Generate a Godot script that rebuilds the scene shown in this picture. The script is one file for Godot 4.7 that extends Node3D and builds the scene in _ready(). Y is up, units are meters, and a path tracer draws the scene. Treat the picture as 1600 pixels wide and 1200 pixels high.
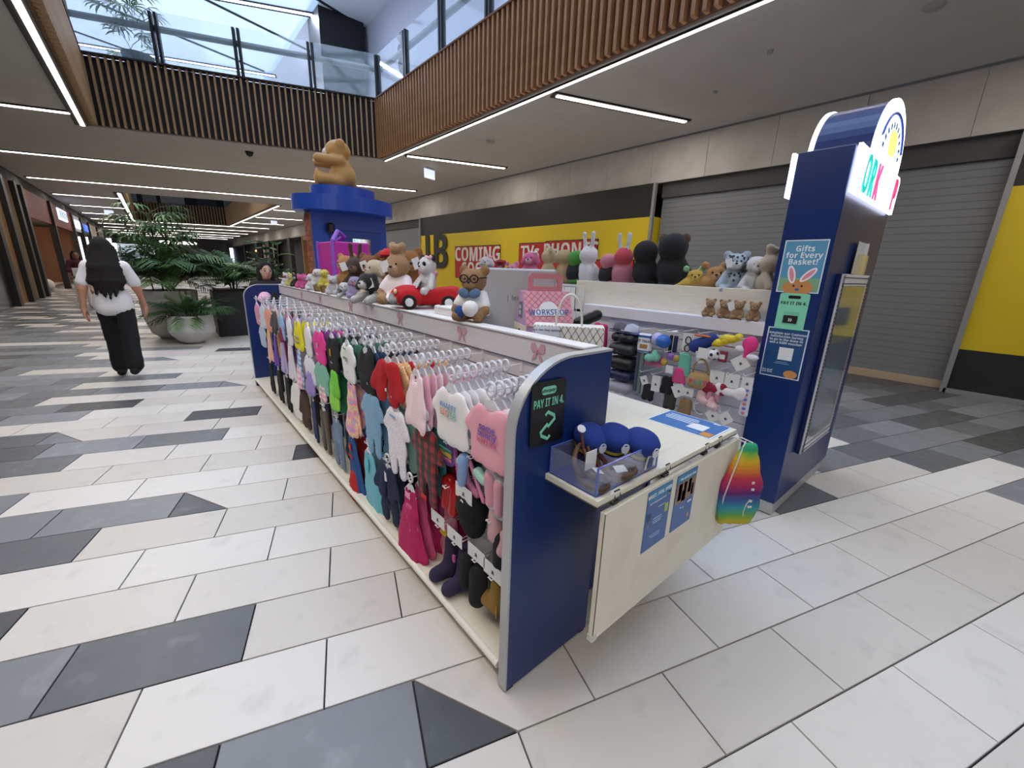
extends Node3D
# A shopping mall with a toy kiosk: kiosk units run along z, the aisle between them along x; metres, y up.

func _ready():
	# ---- camera
	var cam := Camera3D.new()
	cam.name = "camera"
	cam.transform = Transform3D(Basis(Vector3(0.765176, 0.031577, 0.643046), Vector3(0.149510, 0.962777, -0.225182), Vector3(-0.626221, 0.268446, 0.731973)), Vector3(0, 1.5, 0))
	cam.fov = 86.504; cam.near = 0.05; cam.far = 300.0
	add_child(cam)
	cam.current = true
	# ---- sky and exposure
	var sky := Sky.new()
	var sm := ProceduralSkyMaterial.new()
	sm.sky_top_color = hexc("b9cfee"); sm.sky_horizon_color = hexc("dfe8f2"); sm.ground_bottom_color = hexc("5b5a58"); sm.ground_horizon_color = hexc("a0a4a8")
	sm.sky_energy_multiplier = 1.0
	sky.sky_material = sm
	var env := Environment.new()
	env.background_mode = Environment.BG_SKY; env.sky = sky; env.background_energy_multiplier = 3.6
	env.tonemap_mode = Environment.TONE_MAPPER_LINEAR; env.tonemap_exposure = 1.3
	env.sdfgi_enabled = true; env.ssao_enabled = true; env.ssil_enabled = true
	var we := WorldEnvironment.new()
	we.name = "surroundings"; we.environment = env
	add_child(we)
	# ---- the place
	build_floor()
	build_ceiling()
	build_walls()
	build_upper_level()
	build_lights()
	build_all_things()

# ------------------------------------------------------------------ geometry
class G:
	var v := PackedVector3Array()
	var n := PackedVector3Array()
	var c := PackedColorArray()
	var uv := PackedVector2Array()
	var col := Color.WHITE
	func tri(a: Vector3, b: Vector3, d: Vector3, na: Vector3, nb: Vector3, nd: Vector3, ua := Vector2.ZERO, ub := Vector2.ZERO, ud := Vector2.ZERO):
		if (b - a).cross(d - a).dot(na + nb + nd) > 0.0:
			v.append(a); v.append(d); v.append(b); n.append(na); n.append(nd); n.append(nb); uv.append(ua); uv.append(ud); uv.append(ub)
		else:
			v.append(a); v.append(b); v.append(d); n.append(na); n.append(nb); n.append(nd); uv.append(ua); uv.append(ub); uv.append(ud)
		c.append(col); c.append(col); c.append(col)
	func face(p: Array, out: Vector3):
		# flat convex polygon whose normal is on the side of out
		var m: Vector3 = (p[1] - p[0]).cross(p[2] - p[0]).normalized()
		if m == Vector3.ZERO and p.size() > 3: m = (p[2] - p[0]).cross(p[3] - p[0]).normalized()
		if m.dot(out) < 0.0: m = -m
		for i in range(1, p.size() - 1):
			tri(p[0], p[i], p[i + 1], m, m, m)
	func quad_uv(p: Array, out: Vector3):
		# p: top left, top right, bottom right, bottom left
		var m: Vector3 = (p[1] - p[0]).cross(p[2] - p[0]).normalized()
		if m.dot(out) < 0.0: m = -m
		tri(p[0], p[1], p[2], m, m, m, Vector2(0, 0), Vector2(1, 0), Vector2(1, 1))
		tri(p[0], p[2], p[3], m, m, m, Vector2(0, 0), Vector2(1, 1), Vector2(0, 1))
	func box(at: Vector3, s: Vector3, bev := 0.0, basis := Basis.IDENTITY):
		var h := s * 0.5
		if bev <= 0.0:
			for ax in 3:
				for sg in [-1.0, 1.0]:
					var o := Vector3.ZERO; o[ax] = sg
					var a := (ax + 1) % 3; var b := (ax + 2) % 3
					var p := []
					for k in [[-1, -1], [1, -1], [1, 1], [-1, 1]]:
						var q := Vector3.ZERO; q[ax] = sg * h[ax]; q[a] = k[0] * h[a]; q[b] = k[1] * h[b]
						p.append(at + basis * q)
					face(p, basis * o)
			return
		var e := minf(bev, minf(h.x, minf(h.y, h.z)) * 0.9)
		for ax in 3:
			var a := (ax + 1) % 3; var b := (ax + 2) % 3
			for sg in [-1.0, 1.0]:
				var o := Vector3.ZERO; o[ax] = sg
				var p := []
				for k in [[-1, -1], [1, -1], [1, 1], [-1, 1]]:
					var q := Vector3.ZERO; q[ax] = sg * h[ax]; q[a] = k[0] * (h[a] - e); q[b] = k[1] * (h[b] - e)
					p.append(at + basis * q)
				face(p, basis * o)
			# the four edges along ax
			for sa in [-1.0, 1.0]:
				for sb in [-1.0, 1.0]:
					var p := []
					for k in [[0, -1], [0, 1], [1, 1], [1, -1]]:
						var q := Vector3.ZERO; q[ax] = k[1] * (h[ax] - e)
						q[a] = sa * (h[a] - (e if k[0] == 1 else 0.0)); q[b] = sb * (h[b] - (e if k[0] == 0 else 0.0))
						p.append(at + basis * q)
					var o := Vector3.ZERO; o[a] = sa; o[b] = sb
					face(p, basis * o)
		for sx in [-1.0, 1.0]:
			for sy in [-1.0, 1.0]:
				for sz in [-1.0, 1.0]:
					var o := Vector3(sx, sy, sz)
					face([at + basis * (o * Vector3(h.x, h.y - e, h.z - e)), at + basis * (o * Vector3(h.x - e, h.y, h.z - e)), at + basis * (o * Vector3(h.x - e, h.y - e, h.z))], basis * o)
	func grid(p: Array, m: Array):
		# rows of points with their normals
		for i in p.size() - 1:
			for j in p[i].size() - 1:
				var w: float = p[i].size() - 1.0; var h: float = p.size() - 1.0
				var u0 := Vector2(j / w, i / h); var u1 := Vector2((j + 1) / w, i / h); var u2 := Vector2((j + 1) / w, (i + 1) / h); var u3 := Vector2(j / w, (i + 1) / h)
				tri(p[i][j], p[i][j + 1], p[i + 1][j + 1], m[i][j], m[i][j + 1], m[i + 1][j + 1], u0, u1, u2)
				tri(p[i][j], p[i + 1][j + 1], p[i + 1][j], m[i][j], m[i + 1][j + 1], m[i + 1][j], u0, u2, u3)
	func ball(at: Vector3, r: Vector3, seg := 12, basis := Basis.IDENTITY):
		var p := []; var m := []
		var rings := maxi(4, seg / 2)
		for i in rings + 1:
			var pr := []; var mr := []
			var th := PI * i / rings
			for j in seg + 1:
				var ph := TAU * j / seg
				var d := Vector3(sin(th) * cos(ph), cos(th), sin(th) * sin(ph))
				pr.append(at + basis * (d * r)); mr.append((basis * (d / r)).normalized())
			p.append(pr); m.append(mr)
		grid(p, m)
	func lathe(prof: Array, seg := 24, at := Vector3.ZERO, basis := Basis.IDENTITY, sx := 1.0, sz := 1.0):
		# prof: Vector2(radius, height) from bottom to top, outside to the right
		var p := []; var m := []
		for i in prof.size():
			var t: Vector2 = prof[mini(i + 1, prof.size() - 1)] - prof[maxi(i - 1, 0)]
			var o := Vector2(t.y, -t.x).normalized()
			var pr := []; var mr := []
			for j in seg + 1:
				var ph := TAU * j / seg
				pr.append(at + basis * Vector3(prof[i].x * cos(ph) * sx, prof[i].y, prof[i].x * sin(ph) * sz))
				mr.append((basis * Vector3(o.x * cos(ph), o.y, o.x * sin(ph))).normalized())
			p.append(pr); m.append(mr)
		grid(p, m)
	func tube(path: Array, r, seg := 8, closed := false, caps := true):
		# r: a number or one radius a point
		var cnt := path.size()
		var p := []; var m := []
		var side := Vector3.ZERO
		for i in (cnt + 1 if closed else cnt):
			var k := i % cnt
			var prev: Vector3 = path[(k - 1 + cnt) % cnt] if closed or k > 0 else path[0]
			var nxt: Vector3 = path[(k + 1) % cnt] if closed or k < cnt - 1 else path[cnt - 1]
			var t := (nxt - prev).normalized()
			if side == Vector3.ZERO:
				side = t.cross(Vector3.UP if absf(t.y) < 0.9 else Vector3.RIGHT).normalized()
			side = (side - t * side.dot(t)).normalized()
			var b := t.cross(side)
			var rad: float = r[k] if r is Array else r
			var pr := []; var mr := []
			for j in seg + 1:
				var d := side * cos(TAU * j / seg) + b * sin(TAU * j / seg)
				pr.append(path[k] + d * rad); mr.append(d)
			p.append(pr); m.append(mr)
		grid(p, m)
		if caps and not closed:
			for e in [0, cnt - 1]:
				var o: Vector3 = (path[0] - path[1]) if e == 0 else (path[cnt - 1] - path[cnt - 2])
				var ring: Array = p[e].slice(0, seg)
				face(ring, o)
	func prism(poly: PackedVector2Array, depth: float, xf := Transform3D.IDENTITY, bev := 0.0):
		# poly in x, y; from z = 0 to z = depth
		var q := poly
		var area := 0.0
		for i in q.size(): area += q[i].cross(q[(i + 1) % q.size()])
		var sgn := 1.0 if area > 0.0 else -1.0
		var idx := Geometry2D.triangulate_polygon(q)
		var zn := xf.basis.z.normalized()
		for i in range(0, idx.size(), 3):
			for z in [0.0, depth]:
				var o := zn * (1.0 if (z > 0.0) == (depth > 0.0) else -1.0)
				if z == 0.0: o = -zn * signf(depth)
				var P := []
				for k in 3: P.append(xf * Vector3(q[idx[i + k]].x, q[idx[i + k]].y, z))
				tri(P[0], P[1], P[2], o, o, o)
		for i in q.size():
			var a := q[i]; var b := q[(i + 1) % q.size()]
			var e := (b - a)
			var o := xf.basis * Vector3(e.y, -e.x, 0) * sgn
			face([xf * Vector3(a.x, a.y, 0), xf * Vector3(b.x, b.y, 0), xf * Vector3(b.x, b.y, depth), xf * Vector3(a.x, a.y, depth)], o)
	func mesh(colors := false) -> ArrayMesh:
		var arr := []
		arr.resize(Mesh.ARRAY_MAX)
		arr[Mesh.ARRAY_VERTEX] = v
		arr[Mesh.ARRAY_NORMAL] = n
		arr[Mesh.ARRAY_TEX_UV] = uv
		if colors: arr[Mesh.ARRAY_COLOR] = c
		var am := ArrayMesh.new()
		am.add_surface_from_arrays(Mesh.PRIMITIVE_TRIANGLES, arr)
		return am

# smooth blend of tapered capsules and ellipsoids, meshed as surface nets
# prims: [a, b, ra, rb, color] capsule, or [centre, radii(Vector3), basis or null, null, color] ellipsoid; squash: metres along z are scaled by it before measuring
func soft(prims: Array, cell: float, k := 60.0, squash := 1.0, noise := 0.0, nscale := Vector3.ZERO, tuft := 0.0) -> ArrayMesh:
	var lo := Vector3.INF; var hi := -Vector3.INF
	var pad := cell * 3.0
	for p in prims:
		if p[1] is Vector3 and p[2] is float:
			lo = lo.min((p[0] as Vector3).min(p[1]) - Vector3.ONE * maxf(p[2], p[3])); hi = hi.max((p[0] as Vector3).max(p[1]) + Vector3.ONE * maxf(p[2], p[3]))
		else:
			var r: float = maxf(p[1].x, maxf(p[1].y, p[1].z))
			lo = lo.min(p[0] - Vector3.ONE * r); hi = hi.max(p[0] + Vector3.ONE * r)
	lo -= Vector3.ONE * pad; hi += Vector3.ONE * pad
	var cz := cell / squash
	lo.z = lo.z * 1.0; 
	var nx := int((hi.x - lo.x) / cell) + 2; var ny := int((hi.y - lo.y) / cell) + 2; var nz := int((hi.z - lo.z) / cz) + 2
	var f := PackedFloat32Array(); f.resize(nx * ny * nz)
	var best := PackedFloat32Array(); best.resize(nx * ny * nz); best.fill(-1.0)
	var who := PackedByteArray(); who.resize(nx * ny * nz)
	for pi in prims.size():
		var p: Array = prims[pi]
		var cap: bool = p[2] is float
		var a: Vector3 = p[0]; var b: Vector3 = p[1] if cap else p[0]
		var rm: float = maxf(p[2], p[3]) if cap else maxf(p[1].x, maxf(p[1].y, p[1].z))
		var m := 5.0 / k + cell * 1.5
		var l := a.min(b) - Vector3.ONE * (rm + m); var h := a.max(b) + Vector3.ONE * (rm + m)
		var zr := (rm + m) / squash if cap else rm + m
		l.z = minf(a.z, b.z) - zr; h.z = maxf(a.z, b.z) + zr
		var i0 := maxi(0, int((l.x - lo.x) / cell)); var i1 := mini(nx - 1, int((h.x - lo.x) / cell) + 1)
		var j0 := maxi(0, int((l.y - lo.y) / cell)); var j1 := mini(ny - 1, int((h.y - lo.y) / cell) + 1)
		var k0 := maxi(0, int((l.z - lo.z) / cz)); var k1 := mini(nz - 1, int((h.z - lo.z) / cz) + 1)
		var ab := b - a; ab.z *= squash
		var abl := maxf(ab.length_squared(), 1e-9)
		var ra: float = p[2] if cap else 0.0
		var dr: float = (p[3] - p[2]) if cap else 0.0
		var inv := Basis.IDENTITY
		var rr := Vector3.ONE
		if not cap:
			rr = p[1]
			if p[2] is Basis: inv = (p[2] as Basis).inverse()
		var rmin := minf(rr.x, minf(rr.y, rr.z))
		for kz in range(k0, k1 + 1):
			for jy in range(j0, j1 + 1):
				var at := (kz * ny + jy) * nx
				for ix in range(i0, i1 + 1):
					var q := Vector3(lo.x + ix * cell, lo.y + jy * cell, lo.z + kz * cz) - a
					var d: float
					if cap:
						q.z *= squash
						var t := clampf(q.dot(ab) / abl, 0.0, 1.0)
						d = (q - ab * t).length() - (ra + dr * t)
					else:
						q = inv * q
						var e := q / rr
						var el := e.length()
						d = (el - 1.0) * (rmin if el < 1e-4 else q.length() / el) if el > 1e-4 else -rmin
					var w := exp(clampf(-k * d, -30.0, 30.0))
					f[at + ix] += w
					if w > best[at + ix]:
						best[at + ix] = w; who[at + ix] = pi
	var deep := exp(k * cell * 2.5)
	var id := PackedInt32Array(); id.resize(nx * ny * nz); id.fill(-1)
	var P := PackedVector3Array(); var C := PackedColorArray()
	var nf := FastNoiseLite.new(); nf.frequency = 0.0875 / cell if nscale == Vector3.ZERO else 1.0; nf.seed = 3
	for kz in nz - 1:
		for jy in ny - 1:
			for ix in nx - 1:
				var at := (kz * ny + jy) * nx + ix
				if f[at] == 0.0 or f[at] > deep: continue
				var s := 0
				var o := [at, at + 1, at + nx, at + nx + 1, at + nx * ny, at + nx * ny + 1, at + nx * ny + nx, at + nx * ny + nx + 1]
				for q in 8:
					if f[o[q]] > 1.0: s += 1
				if s == 0 or s == 8: continue
				var sum := Vector3.ZERO; var cnt := 0
				for e in [[0, 1], [2, 3], [4, 5], [6, 7], [0, 2], [1, 3], [4, 6], [5, 7], [0, 4], [1, 5], [2, 6], [3, 7]]:
					var fa := f[o[e[0]]]; var fb := f[o[e[1]]]
					if (fa > 1.0) != (fb > 1.0):
						var la := log(maxf(fa, 1e-12)); var lb := log(maxf(fb, 1e-12))
						var t := clampf(la / (la - lb), 0.0, 1.0)
						var va := Vector3(e[0] & 1, (e[0] >> 1) & 1, e[0] >> 2); var vb := Vector3(e[1] & 1, (e[1] >> 1) & 1, e[1] >> 2)
						sum += va.lerp(vb, t); cnt += 1
				sum /= cnt
				id[at] = P.size()
				var pt := Vector3(lo.x + (ix + sum.x) * cell, lo.y + (jy + sum.y) * cell, lo.z + (kz + sum.z) * cz)
				P.append(pt)
				var w := 0
				for q in 8:
					if best[o[q]] > best[o[w]]: w = q
				C.append(prims[who[o[w]]][4])
	var I := PackedInt32Array()
	for kz in range(1, nz - 1):
		for jy in range(1, ny - 1):
			for ix in range(1, nx - 1):
				var at := (kz * ny + jy) * nx + ix
				if f[at] == 0.0 or f[at] > deep: continue
				var ina := f[at] > 1.0
				for ax in 3:
					var st: int = [1, nx, nx * ny][ax]
					if ina == (f[at + st] > 1.0): continue
					var s1: int = [nx, nx * ny, 1][ax]; var s2: int = [nx * ny, 1, nx][ax]
					var q := [id[at], id[at - s1], id[at - s1 - s2], id[at - s2]]
					if q.min() < 0: continue
					if ina: I.append_array([q[0], q[1], q[2], q[0], q[2], q[3]])
					else: I.append_array([q[0], q[2], q[1], q[0], q[3], q[2]])
	var N := PackedVector3Array(); N.resize(P.size())
	for i in range(0, I.size(), 3):
		var fnorm := (P[I[i + 2]] - P[I[i]]).cross(P[I[i + 1]] - P[I[i]])
		for q in 3: N[I[i + q]] += fnorm
	for i in N.size():
		N[i] = N[i].normalized()
		if noise > 0.0: P[i] += N[i] * nf.get_noise_3dv(P[i] if nscale == Vector3.ZERO else P[i] * nscale) * noise
	if tuft > 0.0:
		# a lock of pile on every face, joined to the skin
		var rr := RandomNumberGenerator.new(); rr.seed = 5
		for i in range(0, I.size(), 3):
			var a := I[i]; var b := I[i + 1]; var d := I[i + 2]
			var nn := (N[a] + N[b] + N[d]).normalized()
			var jit := Vector3(rr.randf_range(-1, 1), rr.randf_range(-1.3, 0.5), rr.randf_range(-1, 1)) * 0.75
			P.append((P[a] + P[b] + P[d]) / 3.0 + (nn + jit).normalized() * tuft * rr.randf_range(0.5, 1.1))
			N.append(nn); C.append(C[a])
			I.append_array([a, b, P.size() - 1] if rr.randf() < 0.5 else [b, d, P.size() - 1])
	var arr := []
	arr.resize(Mesh.ARRAY_MAX)
	arr[Mesh.ARRAY_VERTEX] = P; arr[Mesh.ARRAY_NORMAL] = N; arr[Mesh.ARRAY_COLOR] = C; arr[Mesh.ARRAY_INDEX] = I
	var am := ArrayMesh.new()
	am.add_surface_from_arrays(Mesh.PRIMITIVE_TRIANGLES, arr)
	return am

# ------------------------------------------------------------------ materials and nodes
var mats := {}
var taken := {}
func hexc(h: String) -> Color: return Color.html(h)
func lin(h: String) -> Color: return Color.html(h).srgb_to_linear()

func mat(key: String, col = null, rough := 0.6, metal := 0.0) -> StandardMaterial3D:
	if mats.has(key): return mats[key]
	var m := StandardMaterial3D.new()
	m.resource_name = key
	m.albedo_color = col if col is Color else hexc(col if col is String else key)
	m.roughness = rough; m.metallic = metal
	mats[key] = m
	return m

func glow(key: String, col: String, energy: float) -> StandardMaterial3D:
	if mats.has(key): return mats[key]
	var m := mat(key, col, 0.5)
	m.emission_enabled = true; m.emission = hexc(col); m.emission_energy_multiplier = energy
	return m

func pane(key: String, col: String, alpha: float) -> StandardMaterial3D:
	if mats.has(key): return mats[key]
	var m := mat(key, col, 0.05)
	m.albedo_color.a = alpha; m.transparency = BaseMaterial3D.TRANSPARENCY_ALPHA
	return m

func ntex(freq: float, stops: Array, seed_ := 1, size := 256, octaves := 4, kind := FastNoiseLite.TYPE_SIMPLEX_SMOOTH) -> NoiseTexture2D:
	var nz := FastNoiseLite.new()
	nz.noise_type = kind; nz.frequency = freq; nz.seed = seed_; nz.fractal_octaves = octaves
	var t := NoiseTexture2D.new()
	t.width = size; t.height = size; t.seamless = true; t.noise = nz
	var g := Gradient.new()
	var offs := PackedFloat32Array(); var cols := PackedColorArray()
	for i in stops.size():
		offs.append(float(i) / (stops.size() - 1)); cols.append(stops[i] if stops[i] is Color else hexc(stops[i]))
	g.offsets = offs; g.colors = cols
	t.color_ramp = g
	return t

func tri_mat(key: String, tex: Texture2D, scale: Vector3, rough := 0.6, world := false) -> StandardMaterial3D:
	if mats.has(key): return mats[key]
	var m := mat(key, Color.WHITE, rough)
	m.albedo_texture = tex; m.uv1_triplanar = true; m.uv1_world_triplanar = world; m.uv1_scale = scale
	return m

func img_mat(key: String, im: Image, rough := 0.6) -> StandardMaterial3D:
	var m := mat(key, Color.WHITE, rough)
	m.albedo_texture = ImageTexture.create_from_image(im)
	m.texture_repeat = false
	return m

func vmat(key: String, rough := 0.9) -> StandardMaterial3D:
	if mats.has(key): return mats[key]
	var m := mat(key, Color.WHITE, rough)
	m.vertex_color_use_as_albedo = true
	return m

func numbered(s: String) -> String:
	var k: int = taken.get(s, 0)
	taken[s] = k + 1
	return s if k == 0 else "%s_%03d" % [s, k]

func part(called: String, shape, m: Material, parent: Node, at := Vector3.ZERO, basis := Basis.IDENTITY) -> MeshInstance3D:
	var o := MeshInstance3D.new()
	o.name = called
	o.mesh = shape.mesh() if shape is G else shape
	o.material_override = m
	o.transform = Transform3D(basis, at)
	parent.add_child(o, true)
	return o

func thing(called: String, label: String, category: String, at := Vector3.ZERO, turn := 0.0, group := "") -> Node3D:
	var o := Node3D.new()
	o.name = numbered(called)
	add_child(o)
	o.position = at; o.rotation.y = turn
	return tag(o, label, category, group)

func tag(o, label: String, category: String, group := ""):
	o.set_meta("label", label); o.set_meta("category", category)
	if group: o.set_meta("group", group)
	return o

func solo(called: String, shape, m: Material, label: String, category: String, at := Vector3.ZERO, basis := Basis.IDENTITY, group := "") -> MeshInstance3D:
	var o := part(numbered(called), shape, m, self, at, basis)
	tag(o, label, category, group)
	return o

func struct(called: String, shape, m: Material, at := Vector3.ZERO, basis := Basis.IDENTITY) -> MeshInstance3D:
	var o := part(called, shape, m, self, at, basis)
	o.set_meta("kind", "structure")
	return o

func snode(called: String, at := Vector3.ZERO, turn := 0.0) -> Node3D:
	var o := Node3D.new()
	o.name = called
	add_child(o)
	o.position = at; o.rotation.y = turn
	o.set_meta("kind", "structure")
	return o

func dup(root: Node3D, at: Vector3, turn = null, label := "", group := "") -> Node3D:
	var r: Node3D = root.duplicate()
	r.name = numbered(str(root.name).rstrip("0123456789").rstrip("_") if str(root.name).right(3).is_valid_int() else str(root.name))
	add_child(r)
	r.position = at
	if turn != null: r.rotation.y = turn
	if label: r.set_meta("label", label)
	if group: r.set_meta("group", group)
	return r

func bx(s: Vector3, bev := 0.0, at := Vector3.ZERO) -> G:
	var g := G.new(); g.box(at, s, bev); return g

var fonts := {}
func text(s: String, size: float, depth := 0.002, face := "Droid Sans", bold := true) -> TextMesh:
	var key := face + str(bold)
	if not fonts.has(key):
		var f := SystemFont.new()
		f.font_names = PackedStringArray([face]); f.font_weight = 700 if bold else 400
		fonts[key] = f
	var t := TextMesh.new()
	t.font = fonts[key]; t.text = s; t.font_size = 64; t.pixel_size = size / 46.0; t.depth = depth
	t.curve_step = 2.0
	return t

func area(at: Vector3, size: Vector2, energy: float, col: Color, basis := Basis(Vector3(1, 0, 0), Vector3(0, 0, -1), Vector3(0, 1, 0))):
	# shines along its own -z; the default basis shines down
	var l := AreaLight3D.new()
	l.name = numbered("strip_glow")
	l.area_size = size; l.light_energy = energy; l.light_color = col
	l.area_range = 60.0; l.area_attenuation = 2.0; l.shadow_enabled = true
	l.transform = Transform3D(basis, at)
	add_child(l)

# ------------------------------------------------------------------ floor
const TA := 0.3194          # angle of the tile rows to the x axis
const TW := 0.61
const TH := 0.3055
func tile_tone(r: int, u0: float, u1: float) -> int:
	# 0 pale, 1 light grey, 2 mid grey, 3 dark grey; u is along the row
	var c := (u0 + u1) * 0.5
	var left := {3: 0.134, 5: -0.48, 6: -1.39, 8: -1.39, 9: -1.09, 10: -2.0, 12: -2.0, 13: -1.07, 14: -2.44, 16: -2.44, 17: -2.14, 18: -3.05, 19: -1.53, 20: -3.05, 21: -2.14, 22: -3.05, 23: -3.97, 24: -3.05, 25: -2.75, 26: -3.66, 27: -3.97, 28: -2.44, 29: -4.0, 30: -4.0, 31: -99.0, 32: -3.3, 33: -4.6, 34: -2.8, 35: -4.4, 36: -5.4, 37: -3.4}
	var h := absi((r * 7349 + int(round(c * 3.28)) * 9151) % 97)
	if left.has(r) and c < left[r]:
		var dark := {3: [-1.1, -0.48], 5: [-1.1, -0.48], 6: [-2.0, -1.39], 13: [-9.0, -2.3], 17: [-2.75, -2.14], 27: [-9.0, -4.5], 24: [-9.0, -4.3]}
		if dark.has(r) and c > dark[r][0] and c < dark[r][1]: return 3 if r != 5 else 2
		return 1 if h % 3 else 2
	if r == 15 and c > -1.53 and c < -0.9 or r == 11 and c > -0.48 and c < 0.14 or r == 27 and c > -2.2 and c < -1.5: return 3
	if r > 37:
		if c < -3.0 + 0.12 * sin(r * 2.1) - (r - 37) * 0.04: return (1 + h % 3) if h % 4 else 0
		return 0 if h % 6 else 1
	# the grey zone along the shutters
	var edge := {2: 3.81, 3: 4.4, 4: 5.35, 5: 4.4, 6: 3.5, 7: 4.4, 8: 4.0}
	if r <= 1: return (1 + h % 2) if c > 4.6 + (r & 1) * 0.6 else 0
	if r >= 2 and r < 45:
		var e: float = edge.get(r, 4.3 + (r % 3) * 0.5 + r * 0.05)
		if r == 5 and c > 2.4 and c < 3.2: return 2
		if c > e:
			if r == 7 and c > 5.6 and c < 6.56 or r == 5 and c > 5.6: return 3
			if r >= 9 and c > e + 1.6: return 3
			return 3 if h % 5 == 0 else (2 if h % 2 else 1)
	return 0

func build_floor():
	var base := struct("floor", bx(Vector3(13.5, 0.1, 90), 0.0, Vector3(2.6, -0.0630, -37)), mat("grout", "383436", 0.9))
	var cols := [["cfc8bf", "d6d0c8", "c8c1b7"], ["7c7e81", "84868a", "74777b"], ["66686b", "6d6f72", "606265"], ["505254", "57595b", "4a4c4e"]]
	var tm := []
	for t in 4:
		var row := []
		for k in 3:
			var b := hexc(cols[t][k])
			var x := ntex(0.02, [b.darkened(0.05), b, b, b.lightened(0.14 if t else 0.03)], 5 + t * 3 + k, 256, 5)
			var m := tri_mat("tile_tone_%d%d" % [t, k], x, Vector3(0.9, 0.9, 0.9), 0.42, true)
			m.metallic_specular = 0.4
			m.roughness_texture = ntex(0.03, ["8a8a8a", "c8c8c8"], 77, 256, 3)
			m.roughness = 0.62
			row.append(m)
		tm.append(row)
	var U := Vector3(cos(TA), 0, sin(TA)); var V := Vector3(-sin(TA), 0, cos(TA))
	var gap := 0.003
	var full := tile_shape([Vector2(0, 0), Vector2(TW, 0), Vector2(TW, -TH), Vector2(0, -TH)], gap)
	var cut := tile_shape([Vector2(0, 0), Vector2(TW * 0.5, 0), Vector2(0, -TH)], gap)
	var rest := tile_shape([Vector2(TW * 0.5, 0), Vector2(TW, 0), Vector2(TW, -TH), Vector2(0, -TH)], gap)
	var fm := full.mesh(); var cm := cut.mesh(); var rm := rest.mesh()
	var cuts := {Vector2i(3, 0): 2, Vector2i(9, -2): 2, Vector2i(14, -4): 1, Vector2i(19, -3): 1, Vector2i(25, -5): 1}
	var list := []
	var eye := Vector3(0, 1.5, 0)
	for r in range(-8, 170):
		var off := 0.134 if r & 1 else 0.439
		if r >= 14: off += 0.166
		for k in range(-60, 40):
			var u0 := off + k * TW
			var o := U * u0 - V * (r * TH)
			var mid := o + U * TW * 0.5 - V * TH * 0.5
			if mid.x < -3.6 or mid.x > 9.0 or mid.z > 3.0 or mid.z < -48.0: continue
			var q := mid - eye
			var d := q.dot(Vector3(0.626221, -0.268446, -0.731973))
			var big := 0.0
			if d > 0.2 and absf(q.dot(Vector3(0.765176, 0.031577, 0.643046))) < d * 1.35 and absf(q.dot(Vector3(0.14951, 0.962777, -0.225182))) < d * 1.05: big = 1.5 / pow(d, 3)
			if mid.x > 0.95 and mid.x < 3.8 and mid.z < -1.0 and mid.z > -5.7: big *= 0.01
			list.append([big, o, r, u0, k])
	list.sort_custom(func(a, b): return a[0] > b[0])
	var bulk := []
	for t in 4: bulk.append(G.new())
	var basis := Basis(U, Vector3.UP, V)
	var seen := 0
	for e in list:
		var tone := tile_tone(e[2], e[3], e[3] + TW)
		var key := Vector2i(e[2], int(round((e[3] - 0.134) / TW)))
		var h := absi((e[2] * 31 + int(e[4]) * 57) % 3)
		var is_cut: bool = (e[2] == 3 and absf(e[3] - 0.134) < 0.1) or (e[2] == 9 and absf(e[3] + 1.086) < 0.1) or (e[2] == 14 and absf(e[3] + 2.445) < 0.1) or (e[2] == 19 and absf(e[3] + 1.53) < 0.1) or (e[2] == 25 and absf(e[3] + 2.75) < 0.1)
		if seen < 300 and e[0] > 0.0:
			seen += 1
			if is_cut:
				part("tile", cm, tm[3 if e[2] in [3, 9] else 1][h], base, e[1], basis)
				part("tile", rm, tm[0][h], base, e[1], basis)
			else:
				part("tile", fm, tm[tone][h], base, e[1], basis)
		else:
			var g: G = bulk[tone]
			var x := Transform3D(basis, e[1])
			for i in full.v.size():
				g.v.append(x * full.v[i]); g.n.append(basis * full.n[i]); g.uv.append(Vector2.ZERO)
	for t in 4:
		var o := part("distant_tiles", bulk[t], tm[t][0], base)
		o.set_meta("kind", "stuff")

func tile_shape(p: Array, gap: float) -> G:
	# a flat tile with a small chamfer; p in (along row, across row)
	var g := G.new()
	var poly := PackedVector2Array(p)
	var a: PackedVector2Array = Geometry2D.offset_polygon(poly, -gap)[0]
	var b: PackedVector2Array = Geometry2D.offset_polygon(poly, -gap - 0.0015)[0]
	var t := []
	for q in b: t.append(Vector3(q.x, 0, q.y))
	g.face(t, Vector3.UP)
	for i in a.size():
		var j := (i + 1) % a.size()
		var best := 0; var bj := 0
		for k in b.size():
			if b[k].distance_to(a[i]) < b[best].distance_to(a[i]): best = k
			if b[k].distance_to(a[j]) < b[bj].distance_to(a[j]): bj = k
		var e := a[j] - a[i]
		var mid := (a[i] + a[j]) * 0.5
		var cen := Vector2.ZERO
		for q in a: cen += q / a.size()
		var out := Vector3(mid.x - cen.x, 0.3, mid.y - cen.y)
		g.face([Vector3(a[i].x, -0.0015, a[i].y), Vector3(a[j].x, -0.0015, a[j].y), Vector3(b[bj].x, 0, b[bj].y), Vector3(b[best].x, 0, b[best].y)], out)
		g.face([Vector3(a[i].x, -0.0015, a[i].y), Vector3(a[j].x, -0.0015, a[j].y), Vector3(a[j].x, -0.013, a[j].y), Vector3(a[i].x, -0.013, a[i].y)], Vector3(out.x, 0, out.z))
	return g

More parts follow.
